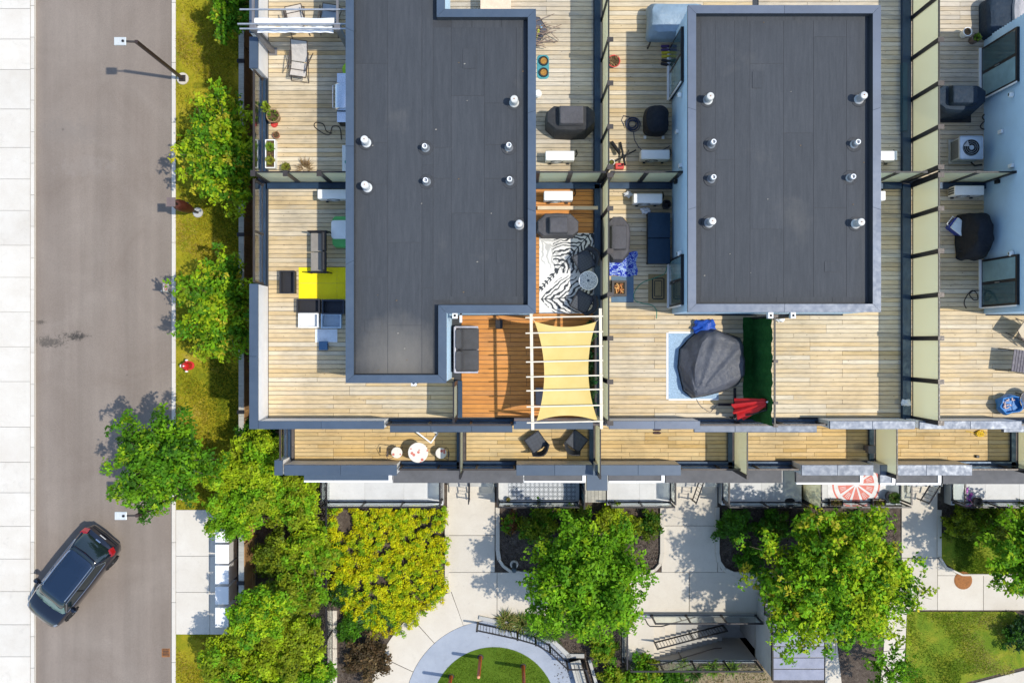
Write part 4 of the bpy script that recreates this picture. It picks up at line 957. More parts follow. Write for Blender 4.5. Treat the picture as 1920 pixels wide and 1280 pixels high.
# mini-split outdoor units
grill_d = M('grille_dark', (0.03, 0.035, 0.04), 0.6)
def minisplit(label, px_, py_, wpx=54, grille=False):
    h = 0.56; w = wpx*(H-ZT-h)/F; x, y = W(px_, py_, ZT+h)
    t = thing('mini_split_unit', label, 'air conditioner', (x, y, ZT), group='white mini-split units on the terraces')
    MB().box(-w/2, w/2, -0.15, 0.16, 0.08, h, 0.03, seg=3).build('casing', white_pl, t, True)
    f = MB().cyl((-w*.1, -0.151, 0.31), (-w*.1, -0.165, 0.31), 0.21, n=28).build('fan_grille', grill_d, t)
    for k in range(4): MB().tube([(-w*.1+r_*math.cos(R(a)), -0.168, 0.31+r_*math.sin(R(a))) for r_ in (0.05+0.045*k,) for a in range(0, 360, 20)], 0.004, 4, True).build('grille_ring', white_pl, f)
    for s in (-1, 1): MB().box(s*w*.32-.04, s*w*.32+.04, -0.19, 0.2, 0.0, 0.079).build('foot', blackm, t)
    MB().tube([(w/2, 0.05, 0.2), (w/2+.08, 0.06, 0.18), (w/2+.12, 0.15, 0.1), (w/2+.1, 0.3, 0.03)], 0.02).build('pipe', blackm, t)
    if grille:
        for i in range(6):
            for j in range(3): MB().box(-w/2-0.006, -w/2+.002, -0.1+j*0.075, -0.045+j*0.075, 0.14+i*0.065, 0.185+i*0.065).build('vent_slot', grill_d, t)
minisplit('white mini-split unit beside the tinted screen on the play mat terrace', 630, 364, 70)
minisplit('white mini-split unit below the big black grill cover', 1050, 292)
minisplit('white mini-split unit above the pale wooden beam', 1047, 367)
minisplit('white mini-split unit beside the coiled hose', 1229, 290)
minisplit('white mini-split unit with plastic bags round it', 1215, 372)
minisplit('white mini-split unit half under the coping on the narrow strip', 1656, 292, 54)
minisplit('white mini-split unit just showing past the coping on the narrow strip', 1634, 367, 54)
minisplit('white mini-split unit with slotted end beside the cooler', 1818, 357, 56, True)
# covered barbecues
def bbq_cover(label, px_, py_, L, Wd, h, m, rz=0.0, hood=0.5, logo=True, seed=1, wr=0.012, lm=None, hood_m=None):
    x, y = W(px_, py_, ZT+h*0.8)
    t = thing('barbecue_cover', label, 'barbecue', (x, y, ZT), rz)
    def oct_(fx, fy, z, dy=0.0, c=.16): return [((x*L*fx/2), y*Wd*fy/2+dy, z) for x, y in ((1, .55), (1-c*1.6, 1), (0, 1), (-1+c*1.6, 1), (-1, .55), (-1, -.35), (-1+c*2.4, -1), (0, -1.06), (1-c*2.4, -1), (1, -.35))]
    b = MB().loft([oct_(1.04, 1.12, .02, -.03), oct_(1.02, 1.06, h*.35, -.02), oct_(1.0, .98, h*.64), oct_(.97, .9, h*.74, .02), oct_(.8, .7, h*.765, .02)])
    wrinkle(subd(b, 2), wr, 9, seed).build('cover', m, t, True)
    d = MB().loft([rrect(0, .05, L*hood*1.02, Wd*.78, .02, h*.70, 2), rrect(0, .05, L*hood, Wd*.74, .03, h*.9, 2), rrect(0, .05, L*hood*.96, Wd*.66, .04, h*.985, 2), rrect(0, .05, L*hood*.9, Wd*.55, .03, h, 2)])
    wrinkle(subd(d, 1), wr*.4, 9, seed+1).build('hood_top', hood_m or m, t, True)
    if logo:
        lg = MB().box(-.09, .02, Wd*.36, Wd*.40, h*.885, h*.93, 0.004).build('label', white_pt, t)
        MB().box(.03, .10, Wd*.36, Wd*.40, h*.885, h*.93, 0.004).build('label', white_pt, t)
    return t
blackf = fabric('black_cover', (0.028, 0.029, 0.032)); greyf = fabric('charcoal_cover', (0.075, 0.072, 0.078)); navyf = fabric('navy_cover', (0.012, 0.026, 0.045))
deepf = fabric('black_navy_cover', (0.006, 0.009, 0.016)); taupef = fabric('taupe_panel', (0.17, 0.15, 0.15))
bbq_cover('large black barbecue cover with white label above a mini-split', 1071, 221, 1.55, .82, 1.15, blackf, 0, .5, True, 1, hood_m=greyf)
bbq_cover('charcoal barbecue cover with white and red label beside the palm leaf rug', 1047, 420, 1.32, .72, 1.12, greyf, R(180), .45, True, 2)
bbq_cover('long charcoal barbecue cover beside the blue patterned towel', 1162, 446, 1.4, .68, 1.12, greyf, R(90), .55, False, 4, .018)
bbq_cover('dark navy barbecue cover with taupe panel beside the fan condenser screen', 1804, 183, 1.6, .82, 1.15, navyf, 0, .5, True, 5, .016, hood_m=navyf)
t = thing('kettle_barbecue', 'small round-shouldered black kettle barbecue cover beside the coiled hose', 'barbecue', (*W(1232, 224, ZT+.7), ZT))
wrinkle(subd(MB().loft([rrect(0, 0, .72, .84, .22, .03), rrect(0, 0, .80, .92, .26, .5), rrect(0, 0, .72, .84, .28, .85), rrect(0, 0, .4, .5, .18, 1.0), rrect(0, 0, .1, .14, .04, 1.04)]), 1), .02, 8, 3).build('cover', deepf, t, True)
for sx in (-.3, .3):
    MB().cyl((sx-.04, -.44, .06), (sx+.04, -.44, .06), .06, n=12).build('wheel', white_pl, t)
t = thing('covered_barbecue', 'lumpy black cover over a barbecue beside the blue cooler', 'barbecue', (*W(1838, 440, ZT+.8), ZT), R(90))
b = MB().loft([rrect(0, 0, 1.55, .85, .2, .03), rrect(0, 0, 1.5, .8, .22, .5), rrect(.05, 0, 1.3, .66, .24, .85), rrect(.08, 0, .8, .5, .2, 1.12), rrect(.08, 0, .5, .25, .1, 1.16)])
wrinkle(subd(b, 2), .045, 6, 9).build('cover', deepf, t, True)
MB().tube([(-.45, .1, .86), (-.5, .3, .6), (-.45, .44, .2)], .05).build('fold', deepf, t, True)
# silver grill at the roof edge
t = thing('gas_grill', 'open silver gas grill half under the roof edge', 'barbecue', (*W(646, 183, ZT+.9), ZT), R(90))
stn = M('stainless', (0.62, 0.66, 0.72), .25, .8, .06)
MB().box(-.75, .75, -.27, .27, .12, .8, .02).build('cart', blackm, t)
MB().box(-.42, .42, -.28, .28, .81, .93, .02).build('firebox', stn, t)
MB().loft([rrect(0, 0, .86, .58, .06, .931), rrect(0, 0, .86, .52, .08, 1.08), rrect(0, 0, .8, .3, .06, 1.16)]).build('lid', stn, t, True)
for s in (-1, 1): MB().box(s*.62-.17, s*.62+.17, -.25, .25, .84, .88, .01).build('side_shelf', stn, t)
MB().tube([(-.36, .3, 1.0), (-.36, .36, 1.0), (.36, .36, 1.0), (.36, .3, 1.0)], .013).build('handle', chrome, t)
for s in (-.2, 0, .2): MB().cyl((s, .285, .84), (s, .32, .84), .03, n=10).build('knob', blackm, t)
for sx in (-.6, .6):
    for sy in (-.2, .2): MB().cyl((sx, sy-.02, .06), (sx, sy+.02, .06), .06, n=12).build('wheel', plast, t)
# folding chairs
canvas = fabric('beige_sling', (0.55, 0.50, 0.44)); dkf = M('chair_frame', (0.09, 0.07, 0.06), .5, .3)
def sling_chair(label, px_, py_, rz, m, recline=0.35, h=0.42):
    t = thing('folding_chair', label, 'chair', T(px_, py_), rz)
    w = .27
    MB().grid(6, 8, lambda u, v: ((u-.5)*2*w*.94, -.42+v*.44, h-.03*math.sin(math.pi*v)+.02*(1-v))).build('seat', m, t, 'all')
    MB().grid(6, 8, lambda u, v: ((u-.5)*2*w*.94, .05+v*(.2+recline), h+.02+v*(.62-recline*.55)-.03*math.sin(math.pi*v))).build('backrest', m, t, 'all')
    for s in (-w, w):
        MB().tube([(s, -.45, h), (s, .03, h), (s, .06+.2+recline, h+.64-recline*.55)], .014).build('side_frame', dkf, t)
        MB().tube([(s*1.08, -.5, .012), (s*1.08, .3, h+.2)], .014).build('leg', dkf, t)
        MB().tube([(s*1.08, .5, .012), (s*1.08, -.25, h+.2)], .014).build('leg', dkf, t)
        MB().tube([(s*1.12, -.3, h+.2), (s*1.12, .32, h+.22)], .02).build('armrest', dkf, t)
    MB().tube([(-w, -.45, h), (w, -.45, h)], .014).build('front_bar', dkf, t)
    MB().tube([(-w, -.22, h+.01), (w, -.22, h+.01)], .012).build('cross_bar', dkf, t)
    MB().tube([(-w*1.08, -.5, .014), (w*1.08, -.5, .014)], .012).build('foot_bar', dkf, t)
    MB().tube([(-w, .26+recline, h+.64-recline*.55), (w, .26+recline, h+.64-recline*.55)], .014).build('top_bar', dkf, t)
sling_chair('beige folding sling chair in front of the rolled canopy', 567, 126, R(-8), canvas)
sling_chair('beige folding sling chair tipped behind the rolled canopy', 560, 44, R(192), canvas, .25)
sling_chair('grey folding sling chair in the shade behind the rolled canopy', 622, 42, R(172), fabric('grey_sling', (.36, .40, .44)), .2)
# rolled canopy frame
t = thing('canopy_frame', 'grey metal canopy frame with rolled white fabric across the left terrace', 'canopy', (0, 0, ZT))
gm = M('canopy_grey', (0.20, 0.19, 0.19), .45, .3)
zt = 2.3; x0, yA = W(475, 52, ZT+zt); x1, _ = W(633, 52, ZT+zt)
for x in (x0, x1):
    p = MB().box(x-.07, x+.07, yA-.07, yA+.07, .03, zt).build('post', gm, t); MB().box(x-.13, x+.13, yA-.13, yA+.13, 0, .029).build('foot', gm, t)
    MB().box(x-.1, x+.1, yA-.1, yA+.1, zt-.12, zt+.07, .01).build('bracket', gm, t)
    MB().box(x-.035, x+.035, yA+.1, 13.0, zt-.03, zt+.05).build('side_beam', gm, t)
for py_, a, b in ((20, 451, 652), (47, 447, 652), (56, 451, 652)):
    xa, yy = W(a, py_, ZT+zt); xb, _ = W(b, py_, ZT+zt)
    MB().box(xa, xb, yy-.022, yy+.022, zt+.06 if py_ != 47 else zt+.02, zt+.1).build('cross_bar', steel, t)
xa, yy = W(473, 40, ZT+zt); xb, _ = W(626, 40, ZT+zt)
b = MB().grid(24, 14, lambda u, v: (xa+(xb-xa)*u, yy+.01*math.sin(u*14)+.12*math.cos(v*2*math.pi), zt-.06-.01*math.sin(u*9)+.085*math.sin(v*2*math.pi)))
b.build('rolled_fabric', white_pt, t, 'all')
MB().grid(30, 6, lambda u, v: (xa+.1+(xb-xa-.15)*u, yy-.13-v*.17, zt-.10-.06*v+.025*math.sin(u*40+v*3)+.02*math.sin(u*17))).build('loose_fabric', white_pt, t, 'all')
# pots and plants on the left terrace (plants come from tuft)
def tuft(name, parent, n, r, h, cols, seed, w=.012, zc=0.0, loc=(0, 0, 0), lean=.6):
    rs = np.random.RandomState(seed); V = []; Fc = []; C = []
    for i in range(n):
        a = rs.rand()*6.283; rr = r*math.sqrt(rs.rand())*.6; p = Vector((rr*math.cos(a), rr*math.sin(a), zc))
        hh = h*(.55+.6*rs.rand()); o = a+rs.randn()*.7; d = Vector((math.cos(o), math.sin(o), 0)); ou = lean*r*(.3+rs.rand()); s = Vector((-d.y, d.x, 0))*w*(.6+rs.rand())
        b = len(V); m = p+d*ou*.45+Vector((0, 0, hh*.75)); e = p+d*ou+Vector((0, 0, hh*(.75+.25*rs.rand())))
        V += [p-s*.6, p+s*.6, m+s, m-s, e]; Fc += [(b, b+1, b+2, b+3), (b+3, b+2, b+4)]
        c = np.array(cols[rs.randint(len(cols))])*(.75+.5*rs.rand()); C += [tuple(c)]*5
    me = bpy.data.meshes.new(name); me.from_pydata([tuple(v) for v in V], [], Fc)
    at = me.attributes.new('leafcol', 'FLOAT_COLOR', 'POINT'); at.data.foreach_set('color', np.array([(*c, 1) for c in C], dtype=np.float32).ravel())
    me.materials.append(leafm); return link(name, me, parent, loc)
GRN = [(.10, .20, .02), (.16, .26, .03), (.22, .28, .03)]; OLV = [(.22, .22, .03), (.30, .28, .05), (.14, .18, .03)]; DRY = [(.34, .24, .12), (.24, .15, .08)]
def pot(label, loc, r, h, m, cols=None, n=60, ph=.2, name='plant_pot', seed=1, spread=1.0, rim=.02):
    t = thing(name, label, 'plant pot', loc)
    MB().lathe([(r*.78, 0), (r, h*.9), (r*1.04, h*.9), (r*1.04, h), (r*.9, h), (r*.88, h*.86)], n=24, capt=False).build('pot', m, t, True)
    MB().lathe([(r*.885, h*.84), (r*.885, h*.865)], n=20).build('soil', soil_m, t)
    if cols: tuft('plant', t, n, r*spread, ph, cols, seed, .014, h*.85)
    return t
terra = M('terracotta', (.35, .13, .07), .8); barrel = M('barrel_wood', (.30, .19, .10), .8, 0, .3, 12, .3); redpl = M('red_plastic', (.55, .05, .04), .4)
pot('wooden half-barrel planter with sparse greenery by the glass guard', T(517, 222), .215, .36, barrel, GRN, 26, .2, seed=3)
pot('small terracotta pot beside the white planter box', T(520, 255), .11, .16, terra, DRY, 10, .1, seed=4)
t = thing('pot_saucer', 'small red saucer below the half-barrel planter', 'saucer', T(515, 233)); MB().lathe([(.10, 0), (.12, .03), (.11, .03), (.09, .01)], n=18).build('dish', redpl, t)
t = thing('planter_box', 'white rectangular planter box full of greenery by the glass guard', 'planter', T(511, 292))
def trough(t, sx, sy, h, m, th=.03):
    for a in ((-sx, -sx+th, -sy, sy), (sx-th, sx, -sy, sy), (-sx+th, sx-th, -sy, -sy+th), (-sx+th, sx-th, sy-th, sy)): MB().box(*a, 0, h).build('side', m, t)
    MB().box(-sx+th, sx-th, -sy+th, sy-th, .02, h-.05).build('soil', soil_m, t)
trough(t, .165, .47, .3, white_pl)
tuft('plant', t, 150, .16, .16, OLV, 5, .02, .22, (0, -.22, 0)); tuft('plant', t, 150, .16, .16, GRN, 6, .02, .22, (0, .22, 0))
pot('round dark pot of yellow-green plants below the white planter box', T(539, 316), .15, .22, M('dark_pot', (.06, .055, .04), .6), OLV, 140, .12, seed=8)
t = thing('dry_plant', 'clump of dried brown twigs on the deck by the tinted screen', 'plant', T(572, 316)); tuft('twigs', t, 120, .3, .22, DRY, 9, .007, 0, lean=.9)
t = thing('creeping_vine', 'bright green vine tip poking through the glass guard', 'plant', T(503, 205)); tuft('leaves', t, 30, .2, .5, [(.25, .33, .03)], 10, .03, .02)
def hose(label, pts, m, r=.014, n=8, name='garden_hose', z=0.0):
    P = [Vector((*W(a, b, ZT+.02+z), ZT+.016+z)) for a, b in pts]; Q = []
    for i in range(len(P)-1):
        p0, p1, p2, p3 = P[max(i-1, 0)], P[i], P[i+1], P[min(i+2, len(P)-1)]
        for k in range(n):
            u = k/n; Q.append(.5*((2*p1)+(p2-p0)*u+(2*p0-5*p1+4*p2-p3)*u*u+(3*p1-p0-3*p2+p3)*u**3))
    Q.append(P[-1]); c = P[0].copy(); c.z = ZT+z
    t = thing(name, label, 'hose' if name == 'garden_hose' else 'cable', c)
    for i, q in enumerate(Q): q.z += .005*math.sin(i*.7)
    MB().tube([q-c for q in Q], r, 6).build('tube', m, t, True); return t
hose('black hose looped on the deck in front of the silver grill', [(640, 262), (637, 240), (624, 237), (618, 252), (606, 250), (590, 238), (592, 230), (606, 233), (612, 246), (622, 250)], blackm)
t = thing('lime_stool', 'lime green round stool half under the roof edge', 'stool', T(660, 138)); lime = M('lime', (.38, .62, .02), .45)
MB().lathe([(.2, .40), (.24, .42), (.24, .45), (.2, .46)], n=28).build('seat', lime, t, True)
for a in (45, 135, 225, 315): MB().cyl((.2*math.cos(R(a)), .2*math.sin(R(a)), 0), (.15*math.cos(R(a)), .15*math.sin(R(a)), .4), .014, n=8).build('leg', dkf, t)
t = thing('white_cooler_box', 'white lidded box under the roof edge beside the black hose', 'box', T(658, 302))
MB().box(-.2, .2, -.42, .42, 0, .4, .02).build('body', white_pl, t); MB().box(-.21, .21, -.43, .43, .401, .45, .015).build('lid', white_pl, t); MB().cyl((-.05, -.12, .45), (-.05, -.12, .47), .07, n=14).build('badge', M('teal', (.02, .3, .22), .5), t)
# ---- play mat terrace
t = thing('toy_kitchen', 'white and green plastic sandbox table half under the roof edge', 'toy', T(652, 437))
grn = M('toy_green', (.09, .42, .10), .4)
MB().loft([rrect(0, 0, .9, 1.02, .12, .03), rrect(0, 0, .86, 1.0, .14, .40)]).build('base', grn, t, True)
MB().loft([rrect(0, .06, .92, .62, .1, .401), rrect(0, .06, .90, .60, .1, .50), rrect(0, .06, .8, .5, .1, .53)]).build('lid', white_pl, t, True)
t = thing('storage_bench', 'taupe two-panel glider bench with black rails beside the yellow mat', 'bench', T(603, 475)); tp = M('taupe_panel_hard', (.24, .215, .18), .6)
for k in (0, 1): MB().box(-.26, .16, -.62+k*.63, -.01+k*.63, .40, .47, .02).build('seat_panel', tp, t); MB().box(.165, .27, -.62+k*.63, -.01+k*.63, .45, .85, .03).build('back_panel', plast, t)
for s in (-1, 1):
    MB().tube([(-.32, s*.66, .02), (-.32, s*.66, .62), (.3, s*.66, .66), (.34, s*.66, .02)], .025).build('arm_frame', blackm, t); MB().box(-.3, .3, s*.66-.03, s*.66+.03, .3, .35).build('side_rail', blackm, t)
MB().tube([(.3, -.66, .86), (.3, .66, .86)], .022).build('top_rail', blackm, t)
t = thing('foam_play_mat', 'bright yellow interlocking foam play mat', 'mat', T(607, 530)); yel = M('yellow_foam', (.88, .70, .0), .7, 0, .04, 4, .15, 60)
x0, y1 = W(560, 501, ZT); x1, y0 = W(668, 561, ZT); ox, oy, _ = T(607, 530)
for i in range(3):
    for j in range(2):
        a, b = x0+(x1-x0)*i/3, x0+(x1-x0)*(i+1)/3; c, d = y0+(y1-y0)*j/2, y0+(y1-y0)*(j+1)/2
        q = MB().box(a-ox+.004, b-ox-.004, c-oy+.004, d-oy-.004, 0, .014); q.build('tile', yel, t)
        if i < 2:
            for k in range(4): MB().box(b-ox-.003, b-ox+.03, c-oy+.05+k*.125, c-oy+.1+k*.125, .0145, .0165).build('tile_tooth', yel, t)
t = thing('toy_block', 'dark red toy on the yellow mat at the roof edge', 'toy', (*T(659, 538)[:2], ZT+.016)); MB().loft([rrect(0, 0, .3, .26, .05, 0), rrect(0, 0, .26, .2, .05, .18), rrect(0, 0, .12, .1, .03, .24)]).build('body', M('dark_red', (.28, .02, .03), .5), t, True)
def crate(label, px_, py_, sx, sy, h, m, slats=True, content=None, rz=0.0):
    t = thing('storage_crate', label, 'crate', T(px_, py_), rz)
    MB().box(-sx, sx, -sy, sy, 0, .02).build('floor', m, t)
    for s in (-1, 1):
        if slats:
            for k in range(4): MB().box(s*sx-.008, s*sx+.008, -sy, sy, .03+k*h*.24, .03+k*h*.24+h*.14).build('slat', m, t); MB().box(-sx, sx, s*sy-.008, s*sy+.008, .03+k*h*.24, .03+k*h*.24+h*.14).build('slat', m, t)
        else:
            MB().box(s*sx-.01, s*sx+.01, -sy, sy, .02, h-.03).build('side', m, t); MB().box(-sx+.011, sx-.011, s*sy-.01, s*sy+.01, .02, h-.03).build('side', m, t)
        MB().box(s*sx-.022, s*sx+.022, -sy-.02, sy+.02, h-.029, h).build('rim', m, t); MB().box(-sx+.023, sx-.023, s*sy-.022, s*sy+.022, h-.029, h).build('rim', m, t)
    for k in range(1, 5): MB().box(-sx+.03, sx-.03, -sy+2*sy*k/5-.01, -sy+2*sy*k/5+.01, .021, .028).build('floor_rib', m, t)
    return t
dkpl = M('navy_plastic', (.012, .022, .04), .45); bkpl = M('black_plastic', (.018, .018, .022), .5)
crate('black slatted crate standing alone left of the yellow mat', 543, 530, .23, .36, .34, bkpl)
crate('black slatted crate below the yellow mat, in the sun', 582, 574, .36, .21, .34, bkpl)
crate('navy crate below the yellow mat, in the roof shade', 628, 576, .34, .22, .34, dkpl)
crate('white plastic bin below the black crate', 582, 601, .31, .22, .3, white_pl, False)
crate('pale blue-grey plastic bin below the navy crate', 624, 602, .31, .22, .3, M('pale_blue_plastic', (.45, .55, .64), .4), False)
t = thing('white_board', 'flat white board lying below the plastic bins', 'board', T(612, 629)); MB().box(-.37, .37, -.22, .22, 0, .03, .006).build('panel', white_pl, t); MB().box(-.35, .35, -.2, .2, .0302, .034).build('face', M('pale_face', (.66, .72, .78), .4), t)
t = thing('blue_toy_box', 'small blue box below the white board', 'box', T(608, 648)); blu = M('slate_blue', (.06, .14, .25), .45)
MB().box(-.14, .14, -.14, .14, 0, .17, .02).build('body', blu, t); MB().box(-.145, .145, -.145, .145, .171, .2, .015).build('lid', blu, t); MB().box(.13, .16, -.05, .05, .1, .19).build('latch', dkpl, t)
# ---- orange terrace
t = thing('outdoor_sofa', 'two-seat charcoal sofa with silver frame on the orange deck', 'sofa', T(877, 655)); charc = fabric('charcoal_cushion', (.065, .066, .07), .85, 30, .3); silv = M('silver_frame', (.42, .42, .46), .4, .4)
MB().box(-.40, .36, -.74, .74, .05, .20, .01).build('base_frame', silv, t); MB().box(-.42, -.35, -.75, .75, .201, .70, .01).build('back_frame', silv, t)
for s in (-1, 1): MB().box(-.40, .36, s*.74-.03, s*.74+.03, .201, .5, .01).build('arm', silv, t)
for k in (0, 1):
    y0, y1 = -.70+k*.705, -.01+k*.705
    MB().box(-.33, .38, y0, y1, .205, .40, .04, seg=3).build('seat_cushion', charc, t, True)
    MB().loft([rrect(-.22, (y0+y1)/2, .20, .66, .08, .41), rrect(-.24, (y0+y1)/2, .24, .68, .1, .55), rrect(-.27, (y0+y1)/2, .16, .62, .07, .76)]).build('back_cushion', charc, t, True)
t = thing('patio_heater_box', 'small black box table by the wall on the orange deck', 'table', T(936, 608))
MB().box(-.12, .12, -.14, .14, .40, .46, .01).build('top', blackm, t); MB().box(-.05, .05, -.05, .05, 0, .399).build('post', blackm, t); MB().box(-.1, .1, -.1, .1, .0, .03).build('base', blackm, t); MB().box(-.08, .08, .15, .17, .3, .6).build('back_plate', plast, t)
t = thing('security_camera', 'white wall camera with black bracket above the sofa', 'camera', (*W(864, 597, ZT+2.0), ZT+2.0)); MB().cyl((0, .1, .05), (0, -.12, .02), .045, n=12).build('body', white_pl, t); MB().cyl((0, -.121, .02), (0, -.128, .02), .035, n=12).build('lens', blackm, t); MB().box(-.03, .03, .06, .2, -.05, .0).build('bracket', blackm, t)
pg = thing('pergola', 'cream pergola of two beams and eight slats over the orange deck', 'pergola', (0, 0, ZT)); cream = M('cream_paint', (.70, .62, .48), .6, 0, .08)
zb = 2.32
for i, (a, ya, b, yb) in enumerate(((996, 588, 999, 806), (1126, 578, 1128, 804))):
    p0 = W(a, ya, ZT+zb); p1 = W(b, yb, ZT+zb); MB().bar((*p0, zb-.05), (*p1, zb-.05), .045, .09).build('beam', cream, pg)
    for p in (p0, p1):
        yy = min(max(p[1], -2.45), .78); MB().box(p[0]-.04, p[0]+.04, yy-.04, yy+.04, 0.0, zb-.1).build('post', cream, pg)
for i, py_ in enumerate((594, 623, 650, 677, 705, 731, 761, 791)):
    p0 = W(985+i*.4, py_+1.5, ZT+zb+.05); p1 = W(1131, py_-1.5, ZT+zb+.05)
    MB().bar((*p0, zb+.021), (*p1, zb+.021+rng.uniform(0, .002)), .038, .05).build('slat', cream, pg)
sl = thing('shade_sail', 'yellow fabric shade sail stretched under the pergola slats', 'shade sail', (0, 0, ZT))
sail = NT('yellow_sail'); _v = sail.pos(); sail.out(sail.ramp(sail.noise(_v, 2, 3), [(.3, (.80, .60, .20)), (.7, (.86, .67, .26))]), .8, 0, sail.noise(_v, 200, 2), .2, .003)
_tr = sail.n('ShaderNodeBsdfTranslucent'); _tr.inputs[0].default_value = (.8, .5, .12, 1); _mx = sail.n('ShaderNodeMixShader'); _mx.inputs[0].default_value = .25
sail.l(sail.b.outputs[0], _mx.inputs[1]); sail.l(_tr.outputs[0], _mx.inputs[2]); sail.l(_mx.outputs[0], sail.t.nodes['Material Output'].inputs[0])
zs = 2.18
c00, c10, c01, c11 = (W(1006, 789, ZT+zs), W(1121, 789, ZT+zs), W(1002, 602, ZT+zs), W(1118, 603, ZT+zs))
def sfn(u, v):
    x = (c00[0]*(1-u)+c10[0]*u)*(1-v)+(c01[0]*(1-u)+c11[0]*u)*v; y = (c00[1]*(1-u)+c10[1]*u)*(1-v)+(c01[1]*(1-u)+c11[1]*u)*v
    bx = .27*4*v*(1-v); by = .17*4*u*(1-u)
    x += bx*(1-2*u); y += by*(1-2*v)
    return (x, y, zs-.10*4*u*(1-u)*4*v*(1-v)*.6+.015*math.sin(v*30)*(1-u)*u)
MB().grid(24, 30, sfn).build('fabric', sail.m, sl, 'all')
for c, q in ((c00, W(1000, 796, ZT+zb)), (c10, W(1127, 797, ZT+zb)), (c01, W(997, 594, ZT+zb)), (c11, W(1126, 596, ZT+zb))):
    MB().tube([(*c, zs), (*q, zb-.06)], .008).build('corner_rope', cream, sl)
iv = thing('ivy_panel', 'narrow strip of artificial ivy along the screen beside the sail', 'plant', (2.62, -.8, ZT)); MB().box(-.03, .03, -1.5, 1.5, 0, 1.75).build('backing', blackm, iv)
ivy_job = iv
t = thing('planter_stand', 'small grey box in the shade under the sail', 'box', T(1011, 742)); MB().box(-.12, .12, -.28, .28, 0, .3, .01).build('body', M('mid_grey', (.2, .2, .22), .6), t); MB().box(-.125, .125, -.285, .285, .301, .34, .01).build('lid', M('mid_grey', (0, 0, 0)), t)
# ---- strip with the palm rug
t = thing('wooden_beam', 'pale wooden beam step across the narrow terrace above the grill cover', 'step', T(1064, 391)); pale = M('pale_timber', (.62, .50, .34), .7, 0, .1, 3)
MB().box(-1.0, 1.0, -.06, .06, .1, .16, .005).build('plank', pale, t)
for s in (-.9, 0, .9): MB().box(s-.05, s+.05, -.05, .05, 0, .099).build('block', pale, t)
rug = NT('palm_rug'); _p = rug.pos((1, 1, 1)); 
_sx = rug.n('ShaderNodeSeparateXYZ'); rug.l(_p, _sx.inputs[0])
def leafpat(cx, cy, ang, spread):
    a = R(ang); X = rug.math('SUBTRACT', _sx.outputs[0], cx); Y = rug.math('SUBTRACT', _sx.outputs[1], cy)
    u = rug.math('ADD', rug.math('MULTIPLY', X, math.cos(a)), rug.math('MULTIPLY', Y, math.sin(a)))
    v = rug.math('ABSOLUTE', rug.math('SUBTRACT', rug.math('MULTIPLY', Y, math.cos(a)), rug.math('MULTIPLY', X, math.sin(a))))
    k = rug.math('SUBTRACT', rug.math('ADD', u, rug.math('MULTIPLY', rug.math('MULTIPLY', v, v), -.7)), rug.math('MULTIPLY', v, .7))
    s = rug.math('SINE', rug.math('MULTIPLY', rug.math('ADD', k, rug.math('MULTIPLY', rug.noise(_p, 1.7, 3), .75)), 33.0))
    lim = rug.math('SUBTRACT', rug.math('MULTIPLY', rug.math('SINE', rug.math('MULTIPLY', rug.math('MAXIMUM', rug.math('MINIMUM', u, 1.9), 0.0), 1.6)), spread), v)
    on = rug.math('MULTIPLY', rug.math('GREATER_THAN', s, rug.math('MULTIPLY_ADD', v, .9, .05)), rug.math('GREATER_THAN', lim, 0.0))
    rib = rug.math('LESS_THAN', v, .014)
    return rug.math('MAXIMUM', on, rug.math('MULTIPLY', rib, rug.math('GREATER_THAN', lim, 0.0)))
L1 = leafpat(.95, -.05+1.45, 3, .75); L2 = leafpat(2.75, 3.75, 228, .8); L3 = leafpat(.7, 3.6, -40, .55)
_m = rug.math('MAXIMUM', rug.math('MAXIMUM', L1, L2), rug.math('MULTIPLY', L3, .35))
rug.out(rug.mix(_m, (.70, .69, .66), (.045, .05, .058)), .9)
t = thing('palm_leaf_rug', 'white rug with black palm leaf print on the narrow terrace', 'rug', T(1066, 511)); a, b = W(1011, 437, ZT), W(1121, 587, ZT); ox, oy, _ = T(1066, 511)
MB().box(a[0]-ox, b[0]-ox, b[1]-oy, a[1]-oy, 0, .012).build('pile', rug.m, t); MB().box(a[0]-ox-.01, b[0]-ox+.01, b[1]-oy-.012, b[1]-oy-.001, 0, .014).build('binding', white_pt, t)
wick = NT('dark_wicker'); _v = wick.pos((1, 1, 1), obj=True); _w = wick.n('ShaderNodeTexChecker'); _w.inputs['Scale'].default_value = 30; wick.l(_v, _w.inputs['Vector'])
wick.out(wick.mix(wick.ramp(_w.outputs['Fac'], [(.4, 0), (.6, 1)]), (.020, .026, .036), (.075, .085, .105)), .5, 0, _w.outputs['Fac'], .6, .01)
